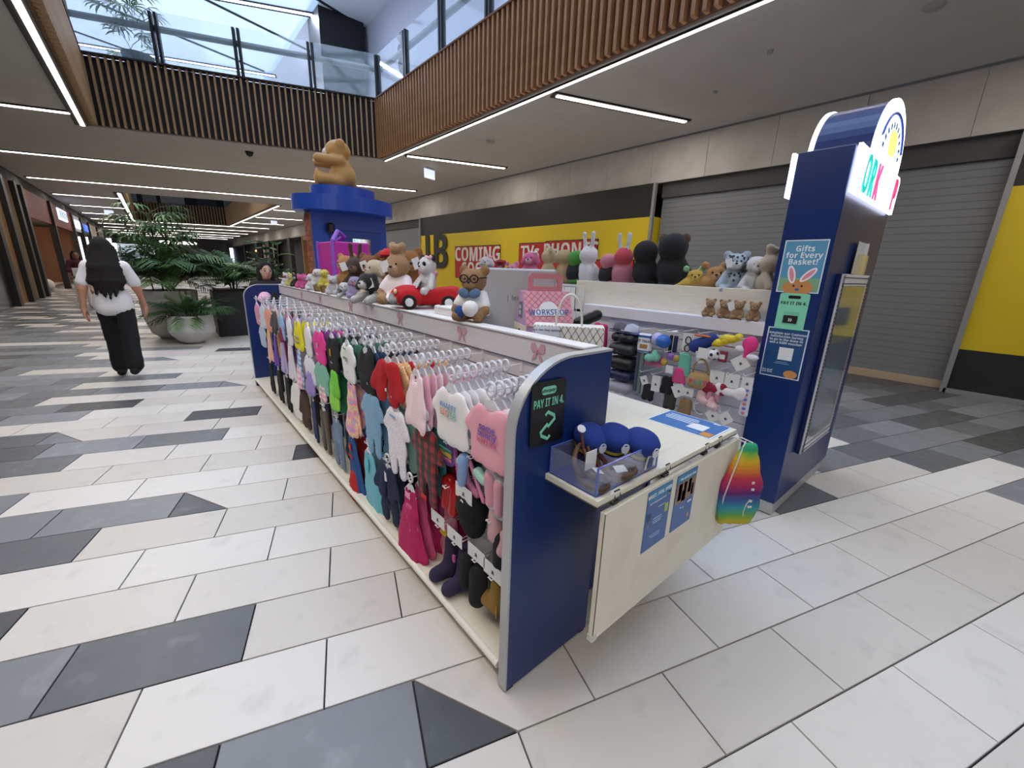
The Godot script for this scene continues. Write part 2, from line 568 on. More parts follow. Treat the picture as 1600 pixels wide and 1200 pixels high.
# ------------------------------------------------------------------ ceiling with two openings
const CY := 4.25
func far_z(x: float) -> float: return -13.80 + (x + 0.67) * 0.3726
func plan(g: G, p: Array, y0: float, y1: float):
	var poly := PackedVector2Array()
	for q in p: poly.append(Vector2(q[0], q[1]))
	# plan polygon (x, z) extruded upwards
	g.prism(poly, y1 - y0, Transform3D(Basis(Vector3(1, 0, 0), Vector3(0, 0, 1), Vector3(0, 1, 0)), Vector3(0, y0, 0)))

func build_ceiling():
	var g := G.new()
	plan(g, [[-3.6, 9.0], [-0.67, 9.0], [-0.67, -78.0], [-3.6, -78.0]], CY, 5.5)
	plan(g, [[5.1, 9.0], [8.6, 9.0], [8.6, -78.0], [5.1, -78.0]], CY, 5.5)
	plan(g, [[-0.67, far_z(-0.67)], [5.1, far_z(5.1)], [5.1, -24.2], [-0.67, -26.2]], CY, 5.5)
	plan(g, [[-0.67, -44.6], [5.1, -41.8], [5.1, -78.0], [-0.67, -78.0]], CY, 5.5)
	plan(g, [[-0.67, 9.0], [5.1, 9.0], [5.1, 4.2], [-0.67, 4.2]], CY, 5.5)
	var m := tri_mat("ceiling_paint", ntex(0.02, ["b5b0aa", "bcb7b1"], 9, 256, 3), Vector3(0.3, 0.3, 0.3), 0.85, true)
	struct("ceiling", g, m)
	# slatted timber fascias round the openings
	var wood := tri_mat("slat_wood", ntex(0.02, ["94704c", "a68258", "b28e66"], 21, 256, 4), Vector3(9, 0.7, 9), 0.55)
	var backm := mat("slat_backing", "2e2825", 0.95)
	var brown := tri_mat("slat_backing_brown", ntex(0.02, ["6e4629", "805432"], 22, 256, 4), Vector3(6, 0.6, 6), 0.7)
	var sm := bx(Vector3(0.05, 1.36, 0.10), 0.004).mesh()
	var thin := bx(Vector3(0.040, 1.36, 0.055), 0.003).mesh()
	var warm := tri_mat("slat_wood_warm", ntex(0.02, ["8e6038", "a47046", "b48254"], 23, 256, 4), Vector3(9, 0.7, 9), 0.55)
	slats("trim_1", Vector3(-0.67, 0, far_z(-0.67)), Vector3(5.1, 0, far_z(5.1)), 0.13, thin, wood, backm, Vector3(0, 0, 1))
	slats("trim_2", Vector3(5.1, 0, far_z(5.1)), Vector3(5.1, 0, 4.2), 0.13, sm, warm, brown, Vector3(-1, 0, 0))
	slats("trim_3", Vector3(-0.67, 0, 4.2), Vector3(-0.67, 0, far_z(-0.67)), 0.13, sm, wood, brown, Vector3(1, 0, 0))
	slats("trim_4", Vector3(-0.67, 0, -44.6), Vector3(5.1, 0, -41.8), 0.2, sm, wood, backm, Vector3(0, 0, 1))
	slats("trim_5", Vector3(5.1, 0, -41.8), Vector3(5.1, 0, -24.2), 0.2, sm, wood, brown, Vector3(-1, 0, 0))
	slats("trim_6", Vector3(-0.67, 0, -26.2), Vector3(-0.67, 0, -44.6), 0.2, sm, wood, brown, Vector3(1, 0, 0))

func slats(called: String, a: Vector3, b: Vector3, pitch: float, sm: Mesh, wood: Material, back: Material, out: Vector3):
	var d := (b - a); var len := d.length(); d /= len
	var o := d.cross(Vector3.UP)
	if o.dot(out) < 0.0: o = -o
	var root := snode(called, a)
	var bz := Basis(d, Vector3.UP, d.cross(Vector3.UP))
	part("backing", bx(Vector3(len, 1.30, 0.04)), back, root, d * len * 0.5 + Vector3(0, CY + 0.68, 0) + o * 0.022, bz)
	part("capping", bx(Vector3(len, 0.03, 0.16)), back, root, d * len * 0.5 + Vector3(0, 5.62, 0) + o * 0.08, bz)
	var k := int(len / pitch)
	for i in k:
		part("slat", sm, wood, root, d * (i + 0.5) * len / k + Vector3(0, CY + 0.70, 0) + o * 0.095, bz)

# ------------------------------------------------------------------ walls, shutters, shopfronts
func shutter(called: String, z0: float, z1: float, x: float, top: float):
	var root := snode(called, Vector3(x, 0, z0))
	var m := mat("shutter_grey", "7b7d80", 0.5, 0.1)
	var len := z1 - z0
	part("shutter_back", bx(Vector3(0.02, top, len)), mat("shutter_dark", "6c6d70", 0.7), root, Vector3(0.03, top * 0.5, len * 0.5))
	part("shutter_housing", bx(Vector3(0.10, 0.30, len), 0.004), mat("housing_grey", "4a4949", 0.7), root, Vector3(-0.03, top + 0.15, len * 0.5))
	var k := int(top / 0.1)
	var g := G.new()
	g.box(Vector3.ZERO, Vector3(0.02, top / k - 0.0015, len), 0.003)
	var sm := g.mesh()
	for i in k: part("shutter_slat", sm, m, root, Vector3(0, (i + 0.5) * top / k, len * 0.5))

func build_walls():
	var panelm := tri_mat("bulkhead_panel", ntex(0.015, ["b0aba4", "b8b3ac", "beb9b2"], 31, 256, 4), Vector3(0.5, 0.5, 0.5), 0.8, true)
	# right: bulkhead of panels above the shopfronts
	var wr := struct("wall_right", bx(Vector3(0.3, 1.0, 87), 0.0, Vector3(8.82, 3.95, -34.5)), mat("bulkhead_back", "85807a", 0.9))
	var pm := bx(Vector3(0.03, 0.80, 1.196), 0.003).mesh()
	for i in 64: part("panel", pm, panelm, wr, Vector3(8.60, 3.81, 7.0 - i * 1.2))
	struct("trim_7", bx(Vector3(1.1, 0.05, 87), 0.0, Vector3(9.2, 3.43, -34.5)), mat("soffit", "55534f", 0.8))
	struct("trim_8", bx(Vector3(0.2, 4.2, 90), 0.0, Vector3(9.75, 2.1, -34.0)), mat("back_grey", "4a4a4c", 0.9))
	shutter("door_1", -5.35, -0.3, 8.78, 3.12)
	shutter("door_2", -20.5, -16.0, 8.78, 3.12)
	shutter("door_3", 2.5, 6.5, 8.78, 3.12)
	struct("baseboard_right", bx(Vector3(0.06, 0.12, 5.0), 0.005, Vector3(8.72, 0.06, -2.8)), mat("skirting", "b09a80", 0.7))
	# the two hoardings over closed shops
	hoarding("wall_front", -16.0, -5.4)
	hoarding("wall_side", -0.3, 2.6)
	# left: shopfronts
	struct("wall_left", bx(Vector3(0.3, 0.5, 87), 0.0, Vector3(-3.5, 4.1, -34.5)), mat("left_bulkhead", "38332f", 0.8))
	struct("trim_9", bx(Vector3(0.3, 5.6, 90), 0.0, Vector3(-9.0, 2.1, -34.0)), mat("left_back", "6b5a4c", 0.9))
	struct("trim_10", bx(Vector3(5.6, 0.06, 87), 0.0, Vector3(-6.2, 3.9, -34.5)), mat("left_shop_ceiling", "8d8880", 0.9))
	struct("trim_11", bx(Vector3(5.6, 0.06, 87), 0.0, Vector3(-6.2, -0.045, -34.5)), mat("left_shop_floor", "a08d78", 0.5))
	# the end of the mall, glazed; and the closed wall behind the viewer
	var we := struct("wall_back", bx(Vector3(8.4, 4.3, 0.2), 0.0, Vector3(4.9, 2.15, -78)), mat("end_wall", "8a8c90", 0.8))
	part("head_panel", bx(Vector3(13, 1.2, 0.2)), mat("end_wall"), we, Vector3(2.6, 3.9, -78.05))
	part("pane", bx(Vector3(4.2, 3.4, 0.03)), pane("end_glass", "bcd6e6", 0.6), we, Vector3(-1.4, 1.6, -78))
	for i in 7:
		part("mullion", bx(Vector3(0.12, 3.2, 0.12)), mat("mullion_grey", "6d737a", 0.6), we, Vector3(-3.2 + i * 1.9, 1.55, -78))
	struct("wall_entrance", bx(Vector3(13, 12, 0.2), 0.0, Vector3(2.6, 5.9, 9.0)), mat("rear_wall", "b9b2aa", 0.85))

func hoarding(called: String, z0: float, z1: float):
	var root := snode(called, Vector3(8.5, 0, z0))
	var len := z1 - z0
	var yel := mat("hoarding_yellow", "d2b70d", 0.5); var blk := mat("hoarding_black", "1c1b1b", 0.55)
	var fr := mat("hoarding_frame", "8d8d8f", 0.5, 0.2)
	part("yellow_board", bx(Vector3(0.06, 2.1, len)), yel, root, Vector3(0.04, 1.68, len * 0.5))
	part("black_board", bx(Vector3(0.06, 0.63, len)), blk, root, Vector3(0.04, 0.315, len * 0.5))
	part("black_board", bx(Vector3(0.06, 0.68, len)), blk, root, Vector3(0.04, 3.07, len * 0.5))
	for z in [0.0, len]:
		part("return_board", bx(Vector3(0.3, 2.1, 0.05)), yel, root, Vector3(0.2, 1.68, z))
		part("frame_post", bx(Vector3(0.08, 3.4, 0.06)), fr, root, Vector3(0.0, 1.7, z + (-0.03 if z > 0 else 0.03) * 0.0))
	part("floor_rail", bx(Vector3(0.08, 0.06, len)), fr, root, Vector3(0.0, 0.03, len * 0.5))

# ------------------------------------------------------------------ the level above
func build_upper_level():
	var white := mat("upper_white", "dfe6ee", 0.8)
	var g := G.new()
	# upper ceiling with a skylight over the first opening
	plan(g, [[-9, 9], [-0.9, 9], [-0.9, -13.2], [-9, -13.2]], 9.6, 9.9)
	plan(g, [[-9, -29.5], [-0.9, -29.5], [-0.9, -60], [-9, -60]], 9.6, 9.9)
	plan(g, [[5.3, 9], [7.2, 9], [7.2, -60], [5.3, -60]], 9.6, 9.9)
	plan(g, [[-0.9, -12.5], [5.3, -12.5], [5.3, -13.2], [-0.9, -13.2]], 9.6, 9.9)
	plan(g, [[-0.9, -29.5], [5.3, -29.5], [5.3, -60], [-0.9, -60]], 9.6, 9.9)
	plan(g, [[-0.9, 9], [5.3, 9], [5.3, 4], [-0.9, 4]], 9.6, 9.9)
	struct("trim_20", g, white)
	struct("trim_21", bx(Vector3(0.3, 4.1, 70), 0.0, Vector3(7.1, 7.6, -26)), mat("upper_wall", "d5d6e6", 0.8))
	struct("trim_22", bx(Vector3(0.3, 4.1, 70), 0.0, Vector3(-9.0, 7.6, -26)), white)
	var far := G.new()
	far.box(Vector3(-6.0, 7.6, -30), Vector3(6, 4.1, 0.2)); far.box(Vector3(5.4, 7.6, -30), Vector3(3.4, 4.1, 0.2)); far.box(Vector3(0.3, 9.2, -30), Vector3(6.8, 0.9, 0.2))
	struct("trim_23", far, white)
	struct("trim_24", bx(Vector3(1.5, 4.1, 1.2), 0.01, Vector3(6.05, 7.55, -17.1)), mat("dark_column", "1d1d20", 0.4))
	var uf := struct("trim_25", bx(Vector3(16, 4.1, 0.2), 0.0, Vector3(-1.0, 7.6, -48)), mat("upper_dark", "2b3036", 0.6))
	for q in [[-2.4, 1.4, "9fb4bd"], [-0.9, 1.2, "8fb0c0"], [0.5, 0.9, "a8a49c"], [2.0, 1.6, "c9c8c4"], [4.4, 1.4, "3f5160"], [6.0, 0.7, "b4c6d4"]]:
		part("shop_panel", bx(Vector3(q[1], 2.6, 0.06)), mat("upper_panel_" + q[2], q[2], 0.5), uf, Vector3(q[0], 6.9, -47.85))
	# dark slots in the upper ceiling
	for s in [[-0.44, -21.5], [-0.94, -24.7], [2.9, -18.9], [5.0, -16.15], [-2, -28.2]]:
		var d := Vector3(0.948, 0, -0.317)
		part("trim_30", bx(Vector3(9.0, 0.03, 0.10)), mat("slot_black", "161719", 0.7), self, Vector3(s[0], 9.59, s[1]) + d * 1.2, Basis(d, Vector3.UP, d.cross(Vector3.UP))).set_meta("kind", "structure")
	# skylight bars
	var bars := snode("window_1", Vector3(0, 9.75, 0))
	for i in 7: part("glazing_bar", bx(Vector3(6.2, 0.14, 0.08)), mat("bar_grey", "8f959c", 0.5), bars, Vector3(2.2, 0, 3.0 - i * 2.4))
	for x in [0.65, 2.2, 3.75]: part("glazing_bar", bx(Vector3(0.08, 0.14, 16.5)), mat("bar_grey"), bars, Vector3(x, 0, -4.25))
	part("pane", bx(Vector3(6.2, 0.012, 16.5)), pane("skylight_glass", "e8f2fa", 0.06), bars, Vector3(2.2, 0.1, -4.25))
	# frosted glass roof behind the cross fascia
	var fro := snode("window_2", Vector3(0, 9.62, 0))
	part("pane", bx(Vector3(14.4, 0.02, 16.4)), pane("frosted_roof", "c4dcf2", 0.48), fro, Vector3(-1.9, 0, -21.35))
	# balustrade
	balustrade("glass_balustrade", Vector3(-0.67, 5.6, far_z(-0.67)), Vector3(5.1, 5.6, far_z(5.1)), 4, "glass balustrade with black posts above the slatted cross fascia")
	balustrade("glass_balustrade", Vector3(5.1, 5.6, far_z(5.1)), Vector3(5.1, 5.6, 4.2), 10, "long glass balustrade with black posts running towards the big skylight")
	balustrade("glass_balustrade", Vector3(-0.67, 5.6, 4.2), Vector3(-0.67, 5.6, far_z(-0.67)), 11, "glass balustrade along the edge with the broad light strip")

func balustrade(called: String, a: Vector3, b: Vector3, k: int, label: String):
	var root := thing(called, label, "balustrade", a)
	var d := b - a; var len := d.length(); d /= len
	var bz := Basis(d, Vector3.UP, d.cross(Vector3.UP))
	var blk := mat("post_black", "18191b", 0.4, 0.3)
	var post := G.new()
	for s in [-0.035, 0.035]: post.box(Vector3(s * 1.3, 0.46, 0), Vector3(0.055, 1.12, 0.11), 0.004)
	var pm := post.mesh()
	var gm := bx(Vector3(len / k - 0.06, 0.98, 0.014), 0.002).mesh()
	for i in k + 1: part("post", pm, blk, root, d * len * i / k, bz)
	for i in k: part("pane", gm, pane("balustrade_glass", "d7ecf5", 0.10), root, d * len * (i + 0.5) / k + Vector3(0, 0.56, 0), bz)
	var g := G.new()
	g.tube([d * 0.0, d * len], 0.065, 12)
	part("handrail", g, mat("rail_steel", "6a6d70", 0.35, 0.7), root, Vector3(0, 0.76, 0) + bz.z * (0.1 if bz.z.dot(Vector3(2.2, 0, -4) - a) < 0.0 else -0.1))

# ------------------------------------------------------------------ lights of the mall
func strip(a: Vector3, b: Vector3, w: float, energy: float, col := "fff6ec", lit := true, label := "white light strip set across the mall ceiling"):
	var d := b - a; var len := d.length(); d /= len
	var side := d.cross(Vector3.UP).normalized()
	var bz := Basis(d, Vector3.UP, side)
	var t := thing("ceiling_light", label, "light", (a + b) * 0.5, 0.0, "light strips of the mall ceilings")
	part("housing", bx(Vector3(len + 0.12, 0.03, w * 2.6)), mat("housing_black", "191512", 0.7), t, -side * w * 0.3 + Vector3(0, -0.005, 0), bz)
	part("diffuser", bx(Vector3(len, 0.03, w), 0.004), glow("strip_light_" + col, col, 5.0), t, Vector3(0, -0.022, 0), bz)
	if lit: area((a + b) * 0.5 + Vector3(0, -0.05, 0), Vector2(len, w), energy * len, hexc(col), Basis(d, -side if d.cross(-side).dot(Vector3.UP) > 0.0 else side, Vector3.UP))

func build_lights():
	var S := 0.345
	var y := CY - 0.005
	for k in range(-3, 12):
		var z0 := -12.5 - 5.27 * k
		var segs := []
		var hole: bool = k <= 0 or (k >= 3 and k <= 5)
		if hole: segs = [[-3.1, -0.85], [5.35, 7.85]]
		else: segs = [[-3.1, 7.85]]
		for s in segs:
			var nth: String = NTH[k - 1 if k in [1, 2] else (k - 4 if k > 5 else (k + 3 if k <= 0 else k - 3))]
			var lab := "full-width ceiling light strip, %s beyond the near opening" % nth
			if k > 5: lab = "full-width ceiling light strip, %s beyond the far opening" % nth
			if hole: lab = "%s light strip between %s and the %s" % [nth, "near opening" if k <= 0 else "far opening", "left shopfronts" if s[0] < 0 else "shutter-side bulkhead"]
			strip(Vector3(s[0], y, z0 + s[0] * S), Vector3(s[1], y, z0 + s[1] * S), 0.075, 1.0, "fff6ec", k < 9, lab)
	# along the edges of the openings
	strip(Vector3(-0.74, y, 4.0), Vector3(-0.74, y, -13.7), 0.075, 0.8, "fff6ec", true, "broad light strip along the edge of the near ceiling opening")
	strip(Vector3(5.17, y, -11.6), Vector3(5.17, y, 4.0), 0.03, 0.3, "fff6ec", true, "thin light line under the long slatted fascia")
	strip(Vector3(-0.74, y, -26.3), Vector3(-0.74, y, -44.4), 0.12, 0.3, "fff6ec", true, "light strip along the far ceiling opening, shop side")
	strip(Vector3(5.17, y, -41.7), Vector3(5.17, y, -24.4), 0.08, 0.3, "fff6ec", true, "light strip along the far ceiling opening, shutter side")
	# above
	strip(Vector3(-0.9, 9.58, -20.0), Vector3(5.4, 9.58, -17.15), 0.12, 5.0, "dfeaff", true, "light strip on the white ceiling of the level above")
	strip(Vector3(-4.0, 9.58, -27.0), Vector3(5.4, 9.58, -23.4), 0.12, 5.0, "dfeaff", true, "second light strip on the white ceiling of the level above")

# ------------------------------------------------------------------ the kiosk
func arc_panel(x0: float, x1: float, h: float, rx: float, ry: float) -> PackedVector2Array:
	var p := PackedVector2Array([Vector2(x1, 0.012), Vector2(x1, h)])
	for i in 13:
		var a := PI * 0.5 * i / 12.0
		p.append(Vector2(x0 + rx - rx * sin(a), h - ry + ry * cos(a)))
	p.append(Vector2(x0, 0.012))
	return p

func ribbon(g: G, pts: Array, z0: float, z1: float, t: float):
	# a strip bent along pts (x, y), t thick towards its left, from z0 to z1
	for i in pts.size() - 1:
		var a: Vector2 = pts[i]; var b: Vector2 = pts[i + 1]
		var na: Vector2 = (pts[mini(i + 1, pts.size() - 1)] - pts[maxi(i - 1, 0)]).normalized().orthogonal()
		var nb: Vector2 = (pts[mini(i + 2, pts.size() - 1)] - pts[i]).normalized().orthogonal()
		var oa := a + na * t; var ob := b + nb * t
		var V := func(q: Vector2, z: float): return Vector3(q.x, q.y, z)
		var n3a := Vector3(na.x, na.y, 0) * signf(t); var n3b := Vector3(nb.x, nb.y, 0) * signf(t)
		g.tri(V.call(oa, z0), V.call(ob, z0), V.call(ob, z1), n3a, n3b, n3b); g.tri(V.call(oa, z0), V.call(ob, z1), V.call(oa, z1), n3a, n3b, n3a)
		g.tri(V.call(a, z0), V.call(b, z0), V.call(b, z1), -n3a, -n3b, -n3b); g.tri(V.call(a, z0), V.call(b, z1), V.call(a, z1), -n3a, -n3b, -n3a)
		g.face([V.call(a, z0), V.call(b, z0), V.call(ob, z0), V.call(oa, z0)], Vector3(0, 0, z0 - z1))
		g.face([V.call(a, z1), V.call(b, z1), V.call(ob, z1), V.call(oa, z1)], Vector3(0, 0, z1 - z0))

func sheet(called: String, label: String, category: String, at: Vector3, basis: Basis, w: float, h: float, col: String, lines: Array, border := "", bands := [], group := "", thick := 0.002) -> Node3D:
	# a printed sheet; x to the right, y up and z out of the print; lines: [text, size, x, y, colour, face]; bands: [x, y, w, h, colour]
	var t := thing(called, label, category, at, 0.0, group)
	t.basis = basis
	part("sheet", bx(Vector3(w, h, thick)), mat("print_" + (border if border else col), border if border else col, 0.4), t)
	if border: part("print", bx(Vector3(w - 0.012, h - 0.012, 0.0008)), mat("print_" + col, col, 0.4), t, Vector3(0, 0, thick * 0.5 + 0.0002))
	for b in bands:
		part("print", bx(Vector3(b[2], b[3], 0.0006)), mat("print_" + b[4], b[4], 0.4), t, Vector3(b[0], b[1], thick * 0.5 + 0.0007))
	for l in lines:
		part("lettering", text(l[0], l[1], 0.0006, l[5] if l.size() > 5 else "Droid Sans"), mat("print_" + l[4], l[4], 0.4), t, Vector3(l[2], l[3], thick * 0.5 + 0.0013))
	return t

const FRONT := Basis(Vector3(1, 0, 0), Vector3(0, 1, 0), Vector3(0, 0, 1))
const LEFTF := Basis(Vector3(0, 0, 1), Vector3(0, 1, 0), Vector3(-1, 0, 0))     # faces -x, reads along +z

func build_kiosk():
	var blue := mat("kiosk_blue", "0d2b66", 0.32)
	var blue2 := mat("tower_blue", "1a44a0", 0.35)
	var alu := mat("brushed_aluminium", "b4b4b4", 0.35, 0.25)
	var cream := tri_mat("cream_laminate", ntex(0.01, ["ddd6c2", "e2dbc8", "d8d0bb"], 51, 256, 3), Vector3(1.5, 1.5, 8.0), 0.45)
	var creamz := tri_mat("cream_board", ntex(0.012, ["d9d3c4", "dfd9cb", "d4cdbc"], 52, 256, 3), Vector3(1.2, 9.0, 1.2), 0.5)
	var white := tri_mat("white_laminate", ntex(0.012, ["d6d3d7", "d9d6da", "d4d1d5"], 53, 256, 3), Vector3(1.5, 9.0, 1.5), 0.45)
	# ---- unit with the doll clothes
	var u := thing("display_unit", "long white slat-wall display unit with blue rounded end panels", "display", Vector3(0, 0, -3.35))
	for e in [[2.455, 0.24, 0.22], [-2.49, 0.17, 0.14]]:
		var pl := arc_panel(0.755, 1.20, 1.235, e[1], e[2])
		var g := G.new()
		g.prism(pl, 0.036, Transform3D(Basis.IDENTITY, Vector3(0, 0, e[0])))
		var ep := part("end_panel", g, blue, u)
		var edge := G.new()
		var pts := []
		for i in range(pl.size() - 1, 0, -1): pts.append(pl[i])
		ribbon(edge, pts, e[0] - 0.002, e[0] + 0.0375, -0.008)
		part("edge_trim", edge, alu, ep)
		for s in [0.775, 1.18]:
			part("foot", bx(Vector3(0.03, 0.012, 0.03)), mat("rubber", "1a1a1a", 0.8), ep, Vector3(s, 0.006, e[0] + 0.018))
	part("header", bx(Vector3(0.05, 0.104, 4.9), 0.003), white, u, Vector3(1.155, 1.185, -0.02))
	part("header_capping", bx(Vector3(0.075, 0.012, 4.9), 0.003), mat("capping_white", "e8e6e4", 0.4), u, Vector3(1.16, 1.240, -0.02))
	part("spine", bx(Vector3(0.02, 1.02, 4.9)), white, u, Vector3(1.18, 0.62, -0.02))
	var y := 1.130
	while y > 0.16:
		part("slat_board", bx(Vector3(0.02, 0.074, 4.9), 0.003), white, u, Vector3(1.155, y - 0.040, -0.02))
		y -= 0.0795
	part("rear_board", bx(Vector3(0.02, 1.2, 4.9)), mat("capping_white"), u, Vector3(1.20, 0.62, -0.02))
	part("base_shelf", bx(Vector3(0.40, 0.03, 4.9), 0.003), cream, u, Vector3(0.965, 0.085, -0.02))
	var nose := G.new()
	nose.tube([Vector3(0.758, 0.086, -2.46), Vector3(0.758, 0.086, 2.44)], 0.016, 10)
	part("shelf_nosing", nose, mat("nosing_cream", "e6e0d2", 0.35), u)
	part("toe_kick", bx(Vector3(0.02, 0.07, 4.9)), mat("kick_dark", "55504a", 0.8), u, Vector3(0.82, 0.035, -0.02))
	# printed bows on the header
	for z in [-1.166, -1.72, -2.42, -3.3, -4.1, -4.75]: bow(u, Vector3(1.128, 1.187, z + 3.35))
	# ---- pay sign on the near end panel
	var ps := thing("payment_sign", "black rounded payment sign with mint green lettering on the blue end panel", "sign", Vector3(0.882, 1.07, -0.8535))
	var g2 := G.new()
	g2.prism(round_rect(0.15, 0.21, 0.014), 0.004)
	part("plate", g2, mat("sign_black", "131416", 0.35), ps)
	mint_print(ps, 0.0042)
	# ---- counter
	var c := thing("counter", "cream laminate counter top fixed beside the blue end panel", "counter", Vector3(1.4, 0, -1.6))
	var top := G.new()
	# L shaped plan: the wide front part passes the end panel
	var poly := PackedVector2Array([Vector2(-0.505, 0.96), Vector2(0.47, 0.96), Vector2(0.47, -1.4), Vector2(-0.18, -1.4), Vector2(-0.18, 0.738), Vector2(-0.505, 0.738)])
	top.prism(poly, 0.022, Transform3D(Basis(Vector3(1, 0, 0), Vector3(0, 0, 1), Vector3(0, 1, 0)), Vector3(0, 0.828, 0)))
	part("worktop", top, cream, c)
	part("edge_band", bx(Vector3(0.977, 0.003, 0.003)), mat("edge_brown", "4b4136", 0.6), c, Vector3(-0.0175, 0.8295, 0.9615))
	part("edge_band", bx(Vector3(0.003, 0.003, 0.224)), mat("edge_brown"), c, Vector3(-0.5065, 0.8295, 0.849))
	part("cabinet_front", bx(Vector3(0.02, 0.8, 2.0)), mat("kiosk_blue"), c, Vector3(0.40, 0.41, -0.38))
	part("cabinet_end", bx(Vector3(0.55, 0.8, 0.02)), mat("kiosk_blue"), c, Vector3(0.12, 0.41, 0.60))
	# ---- hanging panel below the counter
	var f := thing("drop_panel", "cream panel hanging on clips below the counter edge", "panel", Vector3(1.414, 0.317, -0.639))
	part("board", bx(Vector3(0.98, 0.485, 0.018), 0.002), cream, f, Vector3(0, 0.243, 0), Basis.IDENTITY)
	part("edge_band", bx(Vector3(0.0025, 0.48, 0.002)), mat("edge_brown"), f, Vector3(-0.4885, 0.243, 0.0096))
	part("corner_guard", bx(Vector3(0.03, 0.03, 0.026), 0.004), pane("clear_plastic", "dfe0d2", 0.45), f, Vector3(-0.48, 0.013, 0))
	for x in [-0.42, -0.12, 0.18, 0.3]:
		var k := G.new()
		k.box(Vector3(x, 0.494, -0.012), Vector3(0.036, 0.02, 0.02), 0.005)
		k.tube([Vector3(x - 0.015, 0.51, 0.0), Vector3(x - 0.012, 0.535, -0.005), Vector3(x + 0.012, 0.535, -0.005), Vector3(x + 0.015, 0.51, 0.0)], 0.0025, 6)
		part("binder_clip", k, mat("clip_black", "1b1b1c", 0.3, 0.3), f)
	# ---- unit across the aisle, with its header, back board and sign column
	var r := thing("accessory_unit", "white slat-wall unit with cream back board across the kiosk aisle", "display", Vector3(2.84, 0, -1.7))
	part("ledge", bx(Vector3(0.12, 0.085, 1.47), 0.003), mat("ledge_white", "d9d7dd", 0.45), r, Vector3(0.062, 1.192, 0.04))
	part("back_board", bx(Vector3(0.02, 0.26, 1.66), 0.002), creamz, r, Vector3(0.13, 1.30, -0.06))
	part("core", bx(Vector3(0.02, 1.14, 2.6)), white, r, Vector3(0.10, 0.58, -0.5))
	y = 1.145
	while y > 0.12:
		part("slat_board", bx(Vector3(0.02, 0.096, 1.47), 0.003), mat("ledge_white"), r, Vector3(0.075, y - 0.05, 0.04))
		y -= 0.1015
	part("top_shelf", bx(Vector3(0.9, 0.02, 3.2)), mat("ledge_white"), r, Vector3(0.60, 1.375, -0.8))
	part("outer_board", bx(Vector3(0.02, 1.37, 3.2)), blue, r, Vector3(1.04, 0.69, -0.8))
	part("inner_board", bx(Vector3(0.02, 1.37, 1.45)), mat("capping_white"), r, Vector3(0.16, 0.685, -1.65))
	part("end_board", bx(Vector3(0.94, 1.37, 0.02)), blue, r, Vector3(0.58, 0.69, -2.41))
	part("base_shelf", bx(Vector3(0.3, 0.03, 1.47), 0.003), cream, r, Vector3(-0.05, 0.085, 0.04))
	build_pillar(blue, alu)
	build_tower(blue2, alu)

func round_rect(w: float, h: float, r: float, seg := 5) -> PackedVector2Array:
	var p := PackedVector2Array()
	for q in [[1, 1, 0.0], [-1, 1, 0.5], [-1, -1, 1.0], [1, -1, 1.5]]:
		for i in seg + 1:
			var a: float = PI * (q[2] + 0.5 * i / seg)
			p.append(Vector2(q[0] * (w * 0.5 - r) + cos(a) * r, q[1] * (h * 0.5 - r) + sin(a) * r))
	return p

func mint_print(t: Node3D, z: float):
	var mint := mat("mint", "7fd3b0", 0.5)
	var g := G.new()
	g.prism(round_rect(0.064, 0.026, 0.0125), 0.0008, Transform3D(Basis.IDENTITY, Vector3(-0.002, 0.075, z)))
	part("logo_pill", g, mint, t)
	part("lettering", text("afterpay>", 0.010, 0.0006, "Droid Sans"), mat("sign_black"), t, Vector3(-0.002, 0.075, z + 0.0011))
	part("lettering", text("PAY IT IN 4.", 0.0185, 0.0008), mint, t, Vector3(0.0, 0.036, z + 0.0005), Basis.IDENTITY.scaled(Vector3(0.95, 1.45, 1)))
	# the looping arrow
	var a := G.new()
	for s in [1.0, -1.0]:
		var P := [Vector2(-0.012, 0.036), Vector2(-0.002, 0.046), Vector2(0.026, 0.030), Vector2(0.030, 0.018), Vector2(0.0, -0.006)]
		var path := []
		for q in P: path.append(Vector3(q.x * s, q.y * s - 0.043, 0.0))
		a.tube(path, 0.0058, 8)
	part("arrow_mark", a, mint, t, Vector3(0, 0, z), Basis.IDENTITY.scaled(Vector3(1, 1, 0.2)))

func bow(parent: Node, at: Vector3):
	var pk := mat("bow_pink", "c79aa3", 0.7)
	var g := G.new()
	var xf := Transform3D(LEFTF, at)
	for s in [-1.0, 1.0]:
		g.prism(PackedVector2Array([Vector2(0, 0.005), Vector2(s * 0.018, 0.034), Vector2(s * 0.038, 0.032), Vector2(s * 0.042, 0.010), Vector2(s * 0.030, -0.006), Vector2(0, -0.004)]), 0.001, xf)
		g.prism(PackedVector2Array([Vector2(s * 0.002, -0.002), Vector2(s * 0.022, -0.012), Vector2(s * 0.036, -0.044), Vector2(s * 0.018, -0.036), Vector2(s * 0.008, -0.024)]), 0.001, xf)
	part("printed_bow", g, pk, parent)
	var kn := G.new()
	kn.prism(round_rect(0.012, 0.016, 0.004), 0.0016, xf)
	part("printed_knot", kn, mat("bow_dark", "b07f8a", 0.7), parent)

